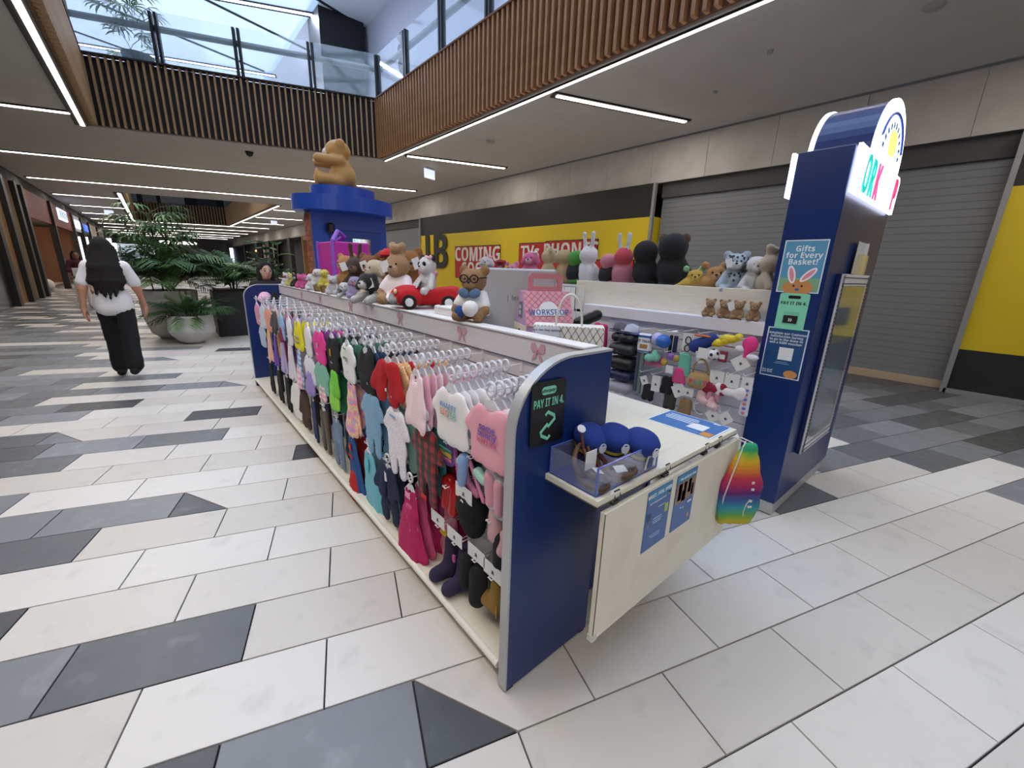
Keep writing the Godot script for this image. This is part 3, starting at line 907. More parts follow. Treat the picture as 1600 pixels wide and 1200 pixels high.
func build_pillar(blue: Material, alu: Material):
	var p := thing("sign_pillar", "tall blue pillar with a lit arched sign on top and aluminium plinth", "pillar", Vector3(3.43, 0, -0.80))
	part("plinth", bx(Vector3(1.17, 0.085, 0.25), 0.003), alu, p, Vector3(0, 0.05, 0))
	part("body", bx(Vector3(1.18, 2.09, 0.26), 0.004), blue, p, Vector3(0, 1.135, 0))
	var drum := G.new()
	var arch := PackedVector2Array()
	for i in 25:
		var a := PI * i / 24.0
		arch.append(Vector2(0.376 * cos(a) + 0.018, 0.02 + 0.305 * sin(a)))
	var solid := arch.duplicate()
	solid.append(Vector2(-0.358, 0.0)); solid.append(Vector2(0.394, 0.0))
	drum.prism(solid, 0.27, Transform3D(Basis.IDENTITY, Vector3(0, 2.18, -0.13)))
	part("arched_roof", drum, blue, p)
	# light boxes on both sides
	for s in [1.0, -1.0]:
		var outline := PackedVector2Array()
		for q in arch: outline.append(Vector2(q.x, q.y * 1.03))
		outline.append_array([Vector2(-0.358, 0.0), Vector2(-0.596, 0.0), Vector2(-0.596, -0.228), Vector2(0.535, -0.228), Vector2(0.535, -0.03), Vector2(0.50, 0.0), Vector2(0.394, 0.0)])
		var bxg := G.new()
		bxg.prism(outline, 0.016 * s, Transform3D(Basis.IDENTITY, Vector3(0, 2.18, 0.1405 * s)))
		var lb := part("light_box", bxg, glow("sign_light", "f4f8ff", 2.4), p)
		var zz: float = 0.159 * s
		var bs := Basis(Vector3(s, 0, 0), Vector3.UP, Vector3(0, 0, s))
		var cols := ["f7d5d8", "12b5a4", "12b5a4", "e0457f", "cfe9c8", "f2efe4", "f5e9c0", "f0305f"]
		var word := "WORKSHOP"
		for i in 8:
			part("letter", text(word[i], 0.15, 0.006), glow("sign_letter_" + cols[i], cols[i], 0.9), lb, Vector3(s * (-0.52 + i * 0.135), 2.06, zz), bs.scaled(Vector3(0.9, 1.25, 1)))
		var badge := G.new()
		badge.prism(round_rect(0.20, 0.13, 0.06, 6), 0.004, Transform3D(bs, Vector3(0.018 * s, 2.29, zz)))
		part("yellow_badge", badge, glow("sign_badge", "f0d878", 0.9), lb)
		var ring := G.new()
		var pts := []
		for i in 15:
			var a := PI * (0.12 + 0.76 * i / 14.0)
			pts.append(Vector3(0.31 * cos(a) + 0.018 * s, 2.19 + 0.25 * sin(a), zz))
		ring.tube(pts, 0.008, 6)
		part("blue_rim", ring, mat("rim_blue", "2a4bc0", 0.5), lb)
		var k := 0
		for i in 11:
			var a := PI * (0.08 + 0.84 * i / 10.0)
			var g := G.new()
			g.prism(PackedVector2Array([Vector2(-0.012, -0.016), Vector2(0.012, -0.016), Vector2(0.010, 0.016), Vector2(-0.010, 0.016)]), 0.003, Transform3D(bs * Basis(Vector3(0, 0, 1), a - PI * 0.5), Vector3(0.235 * cos(a) * s + 0.018 * s, 2.20 + 0.18 * sin(a), zz)))
			part("sign_mark", g, mat("mark_blue", "3c66b8", 0.5), lb)
	area(Vector3(3.44, 2.12, -0.62), Vector2(1.0, 0.4), 0.45, hexc("eef4ff"), Basis(Vector3(-1, 0, 0), Vector3(0, 1, 0), Vector3(0, 0, -1)))
	# framed display case
	var fr := thing("display_case", "flat display case with black and white patterned frame on the blue pillar", "display case", Vector3(3.39, 0.97, -0.669))
	part("case_side", bx(Vector3(0.70, 1.14, 0.022)), mat("case_blue", "0c1f52", 0.4), fr, Vector3(0, 0, 0.013))
	var fw := 0.045
	for s in [-1.0, 1.0]:
		part("frame_rail", bx(Vector3(fw, 1.14, 0.012), 0.003), mat("frame_white", "d8d6dc", 0.4), fr, Vector3(s * (0.35 - fw * 0.5), 0, 0.028))
		part("frame_rail", bx(Vector3(0.70, 0.07, 0.012), 0.003), mat("frame_white"), fr, Vector3(0, s * 0.535, 0.028))
		for q in [0.335, 0.31]:
			part("frame_line", bx(Vector3(0.004, 1.13, 0.002)), mat("frame_black", "22222c", 0.5), fr, Vector3(s * q, 0, 0.0348))
		for q in [0.55, 0.515]:
			part("frame_line", bx(Vector3(0.69, 0.005, 0.002)), mat("frame_black"), fr, Vector3(0, s * q, 0.0348))
		var dots := G.new()
		for i in 44: dots.box(Vector3(s * 0.3225, -0.50 + i * 0.0233, 0.0348), Vector3(0.014, 0.012, 0.002))
		part("frame_stitching", dots, mat("frame_black"), fr)
	part("panel_back", bx(Vector3(0.62, 1.0, 0.004)), mat("case_dark", "1a1c20", 0.6), fr, Vector3(0, 0, 0.0255))
	var pic := G.new()
	part("picture", bx(Vector3(0.50, 0.86, 0.003)), mat("case_picture", "35506e", 0.3), fr, Vector3(0.0, 0.0, 0.028))
	part("picture_band", bx(Vector3(0.50, 0.12, 0.002)), mat("case_olive", "8d8f38", 0.4), fr, Vector3(0.0, 0.21, 0.030))
	part("picture_band", bx(Vector3(0.30, 0.10, 0.002)), mat("case_teal", "3f7d92", 0.4), fr, Vector3(-0.05, -0.05, 0.030))
	part("glass", bx(Vector3(0.61, 1.0, 0.003)), pane("case_glass", "c8d8e0", 0.12), fr, Vector3(0, 0, 0.0345))
	# leaflet holder on the case
	var h := thing("leaflet_holder", "small clear holder of leaflets standing on the framed display case", "holder", Vector3(3.42, 1.541, -0.650))
	for i in 3: part("leaflet", bx(Vector3(0.10, 0.19, 0.003)), mat("leaflet_%d" % i, ["d9d3c4", "c9cfd3", "e3ded2"][i], 0.6), h, Vector3(-0.09 + i * 0.085, 0.097, 0.002 * i), Basis(Vector3(0, 0, 1), -0.06 + 0.08 * i))
	part("front_plate", bx(Vector3(0.28, 0.12, 0.003)), pane("clear_plate", "e6ecef", 0.12), h, Vector3(0, 0.06, 0.012))
	# posters on the narrow side
	var bp := sheet("poster", "blue Gifts for Every Basket poster with a bunny-eared bear on the pillar", "poster", Vector3(2.8385, 1.572, -0.796), LEFTF, 0.214, 0.292, "5c9cc0", [["Gifts", 0.030, 0.0, 0.098, "e9f3f6"], ["for Every", 0.030, 0.0, 0.062, "e9f3f6"], ["Basket!", 0.030, 0.0, 0.026, "e9f3f6"]], "dfe9ee", [[0, -0.10, 0.20, 0.075, "7fb089"]])
	var face := G.new()
	face.prism(ellipse(0.078, 0.045), 0.0006, Transform3D(Basis.IDENTITY, Vector3(0, -0.118, 0.0022)))
	part("bear_print", face, mat("bear_print", "c98a4e", 0.6), bp)
	for s in [-1.0, 1.0]:
		for q in [[0.020, 0.052, "f2eef0", 0.0026], [0.011, 0.040, "e58fa0", 0.0034]]:
			var ear := G.new()
			ear.prism(ellipse(q[0], q[1]), 0.0006, Transform3D(Basis(Vector3(0, 0, 1), -s * 0.25 if s < 0 else -0.75), Vector3(s * 0.042, -0.045, q[3])))
			part("ear_print", ear, mat("ear_" + q[2], q[2], 0.6), bp)
		var eye := G.new()
		eye.prism(ellipse(0.005, 0.006), 0.0006, Transform3D(Basis.IDENTITY, Vector3(s * 0.02, -0.108, 0.0030)))
		part("eye_print", eye, mat("sign_black"), bp)
	var nose := G.new()
	nose.prism(ellipse(0.011, 0.008), 0.0006, Transform3D(Basis.IDENTITY, Vector3(0, -0.128, 0.0030)))
	part("nose_print", nose, mat("nose_blue", "3c5f9c", 0.6), bp)
	var mg := thing("payment_notice", "mint green payment notice with a black card picture, between two posters", "notice", Vector3(2.8375, 1.317, -0.798))
	mg.basis = LEFTF
	var rr := G.new()
	rr.prism(round_rect(0.152, 0.21, 0.012), 0.003)
	part("plate", rr, mat("mint_plate", "86d9b6", 0.45), mg)
	var pill := G.new()
	pill.prism(round_rect(0.064, 0.018, 0.0088), 0.0008, Transform3D(Basis.IDENTITY, Vector3(0, 0.083, 0.003)))
	part("logo_pill", pill, mat("sign_black"), mg)
	part("lettering", text("PAY IT IN 4.", 0.0175, 0.0008), mat("sign_black"), mg, Vector3(0, 0.048, 0.0035))
	for q in [[0.082, 0.075, -0.040, "74c7a4"], [0.074, 0.046, -0.046, "15181b"]]:
		var card := G.new()
		card.prism(round_rect(q[0], q[1], 0.005), 0.0008, Transform3D(Basis.IDENTITY, Vector3(0, q[2], 0.003 + (0.0008 if q[3] == "15181b" else 0.0))))
		part("card_print", card, mat("card_" + q[3], q[3], 0.5), mg)
	part("arrow_mark", text("»", 0.03, 0.0006), mat("frame_white"), mg, Vector3(0, -0.046, 0.005))
	var sv := sheet("poster", "dark blue Customer Satisfaction Survey poster low on the pillar", "poster", Vector3(2.8385, 1.067, -0.796), LEFTF, 0.214, 0.302, "1e4a7c", [["Complete our Customer", 0.0135, 0.0, 0.118, "dbe6ee"], ["Satisfaction Survey", 0.0135, 0.0, 0.099, "dbe6ee"], ["to go in the draw to", 0.0135, 0.0, 0.080, "dbe6ee"], ["win a $200 voucher", 0.0135, 0.0, 0.061, "dbe6ee"], ["the stuff", 0.010, -0.068, -0.112, "dbe6ee"], ["you love", 0.010, -0.068, -0.124, "dbe6ee"]], "dbe6ee", [[0.012, -0.003, 0.076, 0.076, "e6e9ec"], [0.0, -0.055, 0.06, 0.004, "7ea1c0"], [0.0, -0.064, 0.08, 0.004, "7ea1c0"]])
	var paw := G.new()
	paw.prism(ellipse(0.036, 0.024), 0.0006, Transform3D(Basis.IDENTITY, Vector3(0.058, -0.122, 0.0022)))
	part("bear_print", paw, mat("bear_print"), sv)

func ellipse(a: float, b: float, k := 18) -> PackedVector2Array:
	var p := PackedVector2Array()
	for i in k: p.append(Vector2(a * cos(TAU * i / k), b * sin(TAU * i / k)))
	return p

func build_tower(blue: Material, alu: Material):
	var t := thing("kiosk_tower", "bright blue kiosk tower with stacked oval tops", "tower", Vector3(2.0, 0, -5.75))
	part("body", bx(Vector3(0.94, 2.14, 0.26), 0.004), blue, t, Vector3(0, 1.07, 0))
	var br := part("brick_side", bx(Vector3(0.012, 2.1, 0.24)), mat("mortar", "8a6a58", 0.9), t, Vector3(-0.476, 1.05, 0))
	var bm := bx(Vector3(0.010, 0.052, 0.112), 0.002).mesh()
	for i in 34:
		for k in 2:
			part("brick", bm, mat(["brick_a", "brick_b", "brick_c"][(i * 2 + k * 5) % 3], ["8a4a34", "97543a", "7c4230"][(i * 2 + k * 5) % 3], 0.85), br, Vector3(-0.008, -1.02 + i * 0.061, -0.060 + k * 0.12))
	part("door_panel", bx(Vector3(0.62, 1.9, 0.02), 0.006), mat("tower_panel", "16398c", 0.35), t, Vector3(0.08, 0.97, 0.138))
	part("mirror", bx(Vector3(0.24, 0.42, 0.01), 0.003), mat("mirror_glass", "a9aaa6", 0.06, 0.9), t, Vector3(0.12, 1.62, 0.152))
	var sp := G.new()
	sp.box(Vector3.ZERO, Vector3(0.09, 0.12, 0.09), 0.02)
	part("speaker", sp, mat("clip_black", "1b1b1c", 0.3, 0.3), t, Vector3(-0.27, 1.93, 0.18))
	var cb := G.new()
	cb.tube([Vector3(-0.27, 1.88, 0.14), Vector3(-0.275, 1.7, 0.135), Vector3(-0.268, 1.5, 0.135)], 0.004, 6)
	part("speaker_cable", cb, mat("clip_black"), t)
	for q in [[0.615, 0.46, 2.12, 0.17, "lower_oval"], [0.39, 0.30, 2.29, 0.13, "upper_oval"]]:
		var g := G.new()
		var e: float = 0.008
		g.lathe([Vector2(0.001, 0), Vector2(1.0 - e, 0), Vector2(1.0, e), Vector2(1.0, q[3] - e), Vector2(1.0 - e, q[3]), Vector2(0.001, q[3])], 48, Vector3(0, q[2], 0), Basis.IDENTITY, q[0], q[1])
		part(q[4], flat_lathe(q[0], q[1], q[2], q[3]), blue, t, Vector3(-0.02, 0, 0))

func flat_lathe(a: float, b: float, y: float, h: float) -> G:
	var g := G.new()
	var poly := ellipse(a, b, 48)
	g.prism(poly, h, Transform3D(Basis(Vector3(1, 0, 0), Vector3(0, 0, 1), Vector3(0, 1, 0)), Vector3(0, y, 0)))
	return g

# ------------------------------------------------------------------ doll clothes on hangers
var rng := RandomNumberGenerator.new()
func V(x: float, y: float, z := 0.0) -> Vector3: return Vector3(x, y, z)
var shapes := {}
var W := Color.WHITE

func garment(kind: String) -> Mesh:
	# hangs from y = 0 downwards, faces +z
	if shapes.has(kind): return shapes[kind]
	var p := []
	var c := W
	match kind:
		"tee", "hoodie", "long_tee":
			var l := -0.175 if kind != "long_tee" else -0.21
			for s in [-1.0, 1.0]:
				p += [[V(s * 0.040, -0.03), V(s * 0.055, l), 0.030, 0.032, c], [V(s * 0.045, -0.022), V(s * 0.088, -0.075 if kind != "hoodie" else -0.11), 0.025, 0.023, c]]
			p += [[V(0, -0.055), V(0, l), 0.030, 0.034, c]]
			if kind == "hoodie": p += [[V(-0.02, 0.0, -0.01), V(0.02, 0.0, -0.01), 0.035, 0.035, c], [V(-0.03, -0.13, 0.012), V(0.03, -0.13, 0.012), 0.02, 0.02, c]]
		"vest":
			for s in [-1.0, 1.0]: p += [[V(s * 0.038, -0.01), V(s * 0.062, -0.17), 0.024, 0.036, c], [V(s * 0.030, -0.06), V(s * 0.03, -0.17), 0.022, 0.03, c]]
		"jacket":
			for s in [-1.0, 1.0]: p += [[V(s * 0.036, -0.02), V(s * 0.052, -0.16, 0.01), 0.030, 0.036, c], [V(s * 0.055, -0.022), V(s * 0.112, -0.12, 0.012), 0.030, 0.030, c], [V(s * 0.02, -0.01, 0.012), V(s * 0.035, -0.07, 0.016), 0.016, 0.014, c]]
		"dress":
			for s in [-1.0, 1.0]: p += [[V(s * 0.034, -0.015), V(s * 0.034, -0.10), 0.020, 0.026, c], [V(s * 0.03, -0.10), V(s * 0.075, -0.26), 0.026, 0.030, c], [V(s * 0.012, -0.10, 0.008), V(s * 0.028, -0.265, 0.016), 0.022, 0.026, c]]
			p += [[V(0, -0.06), V(0, -0.26), 0.026, 0.03, c]]
		"tutu":
			for s in [-1.0, 1.0]: p += [[V(s * 0.030, -0.012), V(s * 0.032, -0.11), 0.020, 0.026, c], [V(s * 0.02, -0.12), V(s * 0.105, -0.31), 0.028, 0.026, c], [V(s * 0.015, -0.12, 0.012), V(s * 0.055, -0.335, 0.030), 0.026, 0.026, c], [V(s * 0.015, -0.12, -0.012), V(s * 0.055, -0.33, -0.026), 0.026, 0.026, c]]
			p += [[V(0, -0.06), V(0, -0.34, 0.02), 0.026, 0.03, c], [V(0.02, -0.12, 0.014), V(0.085, -0.325, 0.012), 0.028, 0.03, c], [V(-0.02, -0.12, 0.014), V(-0.085, -0.325, 0.012), 0.028, 0.03, c], [V(0, -0.12, 0.012), V(0.03, -0.34, 0.028), 0.028, 0.03, c], [V(0, -0.12, 0.012), V(-0.03, -0.34, 0.028), 0.028, 0.03, c]]
		"gown":
			for s in [-1.0, 1.0]: p += [[V(s * 0.030, -0.012), V(s * 0.030, -0.12), 0.020, 0.022, c], [V(s * 0.02, -0.12), V(s * 0.062, -0.36), 0.024, 0.026, c], [V(s * 0.05, -0.03), V(s * 0.10, -0.33, -0.016), 0.016, 0.030, c]]
			p += [[V(0, -0.06), V(0, -0.37), 0.024, 0.03, c]]
		"pyjamas":
			for s in [-1.0, 1.0]: p += [[V(s * 0.036, -0.025), V(s * 0.042, -0.17), 0.030, 0.032, c], [V(s * 0.045, -0.022), V(s * 0.094, -0.09), 0.025, 0.022, c], [V(s * 0.038, -0.17), V(s * 0.042, -0.305), 0.034, 0.028, c]]
			p += [[V(0, -0.05), V(0, -0.18), 0.03, 0.03, c]]
		"trousers":
			for s in [-1.0, 1.0]: p += [[V(s * 0.034, -0.02), V(s * 0.045, -0.29), 0.034, 0.030, c]]
			p += [[V(-0.03, -0.02), V(0.03, -0.02), 0.03, 0.03, c]]
		"romper":
			for s in [-1.0, 1.0]: p += [[V(s * 0.032, -0.012), V(s * 0.05, -0.13, 0.006), 0.018, 0.034, c], [V(s * 0.03, -0.13), V(s * 0.06, -0.20, 0.012), 0.036, 0.030, c]]
			p += [[V(0, -0.05, 0.008), V(0, -0.18, 0.014), 0.024, 0.036, c]]
		"skirt":
			for s in [-1.0, 1.0]: p += [[V(s * 0.02, -0.01), V(s * 0.07, -0.11, 0.01), 0.028, 0.032, c], [V(s * 0.01, -0.01, 0.01), V(s * 0.025, -0.12, 0.02), 0.026, 0.03, c]]
		"shorts":
			for s in [-1.0, 1.0]: p += [[V(s * 0.028, -0.02), V(s * 0.036, -0.085), 0.032, 0.034, c]]
		"fur":
			for s in [-1.0, 1.0]: p += [[V(s * 0.03, -0.03), V(s * 0.035, -0.26), 0.036, 0.042, c], [V(s * 0.05, -0.03), V(s * 0.08, -0.15, 0.01), 0.03, 0.028, c]]
			p += [[V(0, 0.0), V(0, -0.05), 0.045, 0.04, c]]
	var m := soft(p, 0.0085, 95.0, 3.4, 0.007, Vector3(26, 7, 26))
	shapes[kind] = m
	return m

func hanger_mesh() -> Mesh:
	if shapes.has("hanger"): return shapes["hanger"]
	var g := G.new()
	var ring := []
	for i in 16: ring.append(V(0.023 * sin(TAU * i / 16.0), 0.060 + 0.023 * cos(TAU * i / 16.0)))
	g.tube(ring, 0.006, 6, true)
	g.tube([V(0, 0.038), V(0, 0.012)], 0.0045, 6)
	g.prism(PackedVector2Array([V2(-0.016, 0.022), V2(0.016, 0.022), V2(0.06, -0.022), V2(0.06, -0.032), V2(0.045, -0.030), V2(0.0, -0.004), V2(-0.045, -0.030), V2(-0.06, -0.032), V2(-0.06, -0.022)]), 0.007, Transform3D(Basis.IDENTITY, V(0, 0, -0.0035)))
	g.tube([V(-0.05, -0.03), V(0.05, -0.03)], 0.003, 5)
	shapes["hanger"] = g.mesh()
	return shapes["hanger"]
func V2(x: float, y: float) -> Vector2: return Vector2(x, y)

func cloth(key: String) -> StandardMaterial3D:
	# a colour, or the name of a pattern
	if mats.has("cloth_" + key): return mats["cloth_" + key]
	var m: StandardMaterial3D
	var tex: Texture2D
	var sc := 6.0
	match key:
		"plaid": tex = checks(["9c1f1f", "3a1416", "6b181a", "1d1012"]); sc = 22.0
		"gingham_blue": tex = checks(["e8eef5", "8fb4da", "8fb4da", "4f86c0"]); sc = 26.0
		"gingham_pink": tex = checks(["f4e3e8", "e3b4c4", "e3b4c4", "d58ba6"]); sc = 26.0
		"floral": tex = ntex(0.06, ["b98ac0", "f0ecee", "f2eff0", "f0ecee", "e08aa0"], 12, 256, 2); sc = 9.0
		"floral_pink": tex = ntex(0.07, ["e58aa0", "f3dfe2", "f3e3e4", "e9b3c0", "d8879c"], 13, 256, 2); sc = 10.0
		"lilac_print": tex = ntex(0.05, ["7a6fb0", "ece8ee", "eeeaf0", "e7e2ea", "b070a8"], 14, 256, 2); sc = 7.0
		"stars": tex = ntex(0.07, ["5f8fb5", "6d9cc0", "79a7c8", "86b0cd", "dbe8f0"], 15, 256, 2); sc = 8.0
		"tiedye": tex = ntex(0.018, ["8ad0b5", "e9e08a", "f0b08c", "e58cb4", "b79ad6", "8ac3e0"], 16, 256, 2); sc = 4.0
		"sequin": tex = ntex(0.10, ["8a7cb0", "a99ac9", "cfc4e4"], 17, 256, 1); sc = 9.0
		"camo": tex = ntex(0.03, ["2a241d", "3e342a", "54452f", "33301f"], 18, 256, 2); sc = 8.0
		"bright_print": tex = ntex(0.06, ["3f9ad0", "f0efe9", "e8c34c", "e25d4c", "f2f2ee"], 19, 256, 2); sc = 7.0
		"pink_floral_dark": tex = ntex(0.07, ["7a2035", "d0708c", "e2a7b4"], 20, 256, 2); sc = 9.0
	if tex:
		m = tri_mat("cloth_" + key, tex, Vector3.ONE * sc, 0.9)
	else:
		m = mat("cloth_" + key, key, 0.9)
	m.rim_enabled = true; m.rim = 0.22 if tex or m.albedo_color.get_luminance() > 0.3 else 0.03; m.rim_tint = 0.6
	return m

func checks(c: Array) -> ImageTexture:
	var im := Image.create(32, 32, false, Image.FORMAT_RGB8)
	for x in 32:
		for y in 32: im.set_pixel(x, y, hexc(c[(1 if x > 15 else 0) + (2 if y > 15 else 0)]))
	return ImageTexture.create_from_image(im)

func outfit(kind: String, fabric: String, at: Vector3, label: String, group := "", extra = null, turn := 0.0, sc := 1.0) -> Node3D:
	var t := thing("doll_outfit", label, "doll clothes", at, -PI * 0.5 + turn, group)
	part("hanger", hanger_mesh(), mat("hanger_white", "d8d7dc", 0.35), t, V(0, 0, 0))
	var o := part(kind, garment(kind), cloth(fabric), t, V(0, -0.012, 0), Basis.IDENTITY.scaled(V(1.28, 1.06, 1.1) * sc))
	if extra != null:
		for e in extra:
			# [kind, fabric, drop, scale] another piece; or ["text", string, colour, y, size] print on the front; ["patch", colour, w, h, y]
			if e[0] == "text": part("printed_words", text(e[1], e[4], 0.001), mat("print_" + e[2], e[2], 0.8), t, V(e[5] if e.size() > 5 else 0.0, e[3], 0.0175 * sc), Basis.IDENTITY)
			elif e[0] == "patch": part("patch", bx(V(e[2], e[3], 0.004), 0.0015), mat("cloth_" + e[1], e[1], 0.8), t, V(0, e[4], 0.0185 * sc))
			else: part(e[0], garment(e[0]), cloth(e[1]), t, V(0, e[2], 0.004), Basis.IDENTITY.scaled(Vector3.ONE * e[3]))
	return t

func rod(u: Node, z: float, y: float, x0 := 0.772):
	if not shapes.has("prong"):
		var g := G.new()
		g.tube([V(0.372, 0), V(0.014, 0), V(0.003, 0.004), V(0, 0.016)], 0.0032, 6)
		g.box(V(0.372, -0.008), V(0.006, 0.05, 0.024), 0.001)
		shapes["prong"] = g.mesh()
	part("prong", shapes["prong"], mat("prong_white", "e4e3e6", 0.3), u, V(x0, y, z + 3.35))

func build_clothes():
	rng.seed = 7
	var u: Node = get_node("display_unit")
	# front piece of each prong, near to far: [kind, cloth, label, cloth of the ones behind, extra]
	var top := [
		["tee", "eaa6b4", "pink doll tee with purple printed slogan beside the near blue panel", "f0e9ea", [["text", "some", "7a58a8", -0.075, 0.024], ["text", "bunny", "7a58a8", -0.100, 0.024], ["text", "loves me", "c05c86", -0.125, 0.018]]],
		["tee", "ece9e8", "white doll tee printed Happy Easter in pastel letters", "dedbdc", [["text", "#HAPPY", "7f9fc8", -0.065, 0.022], ["text", "EAS", "d99a86", -0.096, 0.026, -0.026], ["text", "TER", "7fb6b0", -0.096, 0.026, 0.026]]],
		["romper", "floral_pink", "pink floral doll romper with frilled shoulders", "e8b2c0", null],
		["jacket", "b3131d", "red velvet doll jacket standing out from its prong", "bright_print", [["patch", "e9e4e2", 0.012, 0.016, -0.14]]],
		["hoodie", "17171a", "black doll hoodie beside the red velvet jacket", "1f3a5c", null],
		["tee", "e6e6e3", "white doll tee with green collar and small print", "356b58", [["patch", "3f8f6c", 0.05, 0.008, -0.028], ["text", "ranger", "5c7f6c", -0.085, 0.02]]],
		["tee", "141417", "black doll tee with a yellow flash print", "2b4a34", [["patch", "c79a35", 0.022, 0.045, -0.10]]],
		["tee", "e83a94", "hot pink doll tee with a small grey print", "7a3a8a", [["patch", "b5a8b8", 0.02, 0.035, -0.10]]],
		["tee", "e4e2e4", "white doll shirt hanging next to the hot pink tee", "c9c9d0", null],
		["vest", "e8dc22", "yellow high-visibility doll vest with grey bands", "e8dc22", [["patch", "9a9a90", 0.14, 0.012, -0.12], ["patch", "9a9a90", 0.14, 0.012, -0.155]]],
		["tee", "dfe3ea", "white doll top behind the yellow high-visibility vest", "b9a7c9", null],
		["tee", "8db8dc", "pale blue doll top with a maroon skirt", "c87d9a", [["skirt", "8a2046", -0.13, 0.8]]],
		["jacket", "4a4b4c", "charcoal doll jacket with cream collar", "6d6d70", [["patch", "d8cbb4", 0.07, 0.02, -0.02]]],
		["tee", "e79a86", "peach doll top near the far blue panel", "d9c8c4", null],
		["tee", "c9d3dc", "pale grey doll top near the far blue panel", "c9a8b4", null],
		["tee", "d88fae", "rose doll top at the far end of the clothes wall", "cfc6d0", null],
	]
	for i in top.size():
		var z := (-0.995 if i else -1.03) - i * 0.285
		var e: Array = top[i]
		rod(u, z, 1.112)
		var n := 9 if i < 4 else (7 if i < 9 else 5)
		for k in n:
			var at := V(0.792 + k * (0.30 / n), 1.057, z + rng.randf_range(-0.004, 0.004))
			if k == 0: outfit(e[0], e[1], at, e[2], "outfits on the top row of prongs", e[4], rng.randf_range(-0.1, 0.1))
			else: outfit("tee" if e[0] != "romper" else "romper", e[3] if k % 3 else e[1], at, behind(k, e[2]), "outfits on the top row of prongs", null, rng.randf_range(-0.14, 0.14), 0.95)
	var mid := [
		[-1.49, "pyjamas", "plaid", "red and black checked doll pyjamas with red cuffs", "2b6f72", [["patch", "b3131d", 0.06, 0.014, -0.03], ["patch", "d03030", 0.05, 0.02, -0.325]]],
		[-1.79, "pyjamas", "lilac_print", "white doll pyjamas with purple character print and blue trim", "8fb8a8", [["patch", "8fb2d8", 0.06, 0.012, -0.03]]],
		[-2.09, "pyjamas", "stars", "pale blue star-printed doll pyjamas", "stars", null],
		[-2.40, "dress", "tiedye", "pastel rainbow doll dress", "tiedye", [["skirt", "tiedye", -0.18, 1.1]]],
		[-2.70, "skirt", "6fc23a", "bright green leaf skirt with a small brown top", "1d6b48", [["vest", "7a4a30", 0.05, 0.5], ["skirt", "8bd34c", -0.08, 1.2]]],
		[-3.00, "tee", "7fb9a2", "mint green doll tee with pink checked shorts", "4c4a4e", [["shorts", "gingham_pink", -0.17, 1.0]]],
		[-3.30, "tee", "e3e2ea", "white doll tee with a ruffled lilac skirt", "c9c6d6", [["skirt", "9a86c4", -0.15, 1.1]]],
		[-3.60, "dress", "gingham_blue", "doll dress of blue checks over pink checks", "b7d7a0", [["skirt", "gingham_pink", -0.15, 1.2]]],
		[-3.90, "dress", "dcd3dc", "off-white doll dress with mauve trim", "b99ab2", null],
		[-4.20, "dress", "sequin", "silvery lilac sequinned doll dress", "b0a0c4", null],
		[-4.50, "dress", "6b45a4", "deep purple doll dress", "8c2a44", null],
		[-4.80, "dress", "e8b6a8", "peach doll dress with yellow bodice", "e2c178", [["vest", "e8b24c", 0.0, 0.8]]],
		[-5.15, "tee", "aebfd0", "pale blue spotted doll top hanging low by the far panel", "8f9fb0", null],
	]
	for e in mid:
		rod(u, e[0], 0.885)
		var n := 6 if e[0] > -2.8 else 4
		for k in n:
			var at := V(0.792 + k * (0.29 / n), 0.83, e[0] + rng.randf_range(-0.005, 0.005))
			if k == 0: outfit(e[1], e[2], at, e[3], "outfits on the middle row of prongs", e[5], rng.randf_range(-0.12, 0.12))
			else: outfit(e[1] if e[1] != "skirt" else "dress", e[4] if k % 2 else e[2], at, behind(k, e[3]), "outfits on the middle row of prongs", null, rng.randf_range(-0.15, 0.15), 0.93)
	var low := [
		[-1.67, "tutu", "b51f5c", "magenta tulle doll dress with pink bow and white collar", "c04a74", [["patch", "e89ab4", 0.05, 0.03, -0.03], ["skirt", "c04f80", -0.10, 0.9]]],
		[-1.93, "trousers", "1c2440", "navy doll suit with white shirt front", "2c3350", [["jacket", "1f2848", 0.0, 0.95], ["patch", "e4e4e6", 0.02, 0.06, -0.04]]],
		[-2.19, "gown", "6fb6c8", "ice blue doll gown with sheer cape", "8fb7c4", [["patch", "58c4cc", 0.05, 0.09, -0.08]]],
		[-2.47, "gown", "1f4f8c", "blue doll costume with red belt and red shield emblem", "a81c1c", [["patch", "c22020", 0.05, 0.045, -0.07], ["patch", "e8c330", 0.026, 0.012, -0.066], ["patch", "b81c1c", 0.09, 0.014, -0.135], ["skirt", "b81c1c", -0.27, 1.1]]],
		[-2.76, "trousers", "6d7f96", "denim blue doll dungarees", "2c3a50", [["vest", "7388a2", 0.02, 0.85]]],
		[-3.05, "trousers", "camo", "dark camouflage doll trousers", "2a241d", null],
		[-3.33, "trousers", "23305c", "navy doll trousers with white hem", "4c5060", [["patch", "e0e0e4", 0.10, 0.014, -0.30]]],
		[-3.60, "fur", "4a3226", "brown fur doll costume", "3a2a20", null],
		[-3.88, "fur", "e9e6e2", "fluffy white doll robe with long sleeves", "e0dcd8", null],
		[-4.2, "trousers", "1a1a1d", "black doll trousers beside the white robe", "1a1a1d", null],
		[-4.55, "trousers", "131315", "black doll trousers near the far panel", "1c1c20", null],
		[-4.95, "trousers", "101012", "black doll trousers last of the bottom row", "18181a", null],
	]
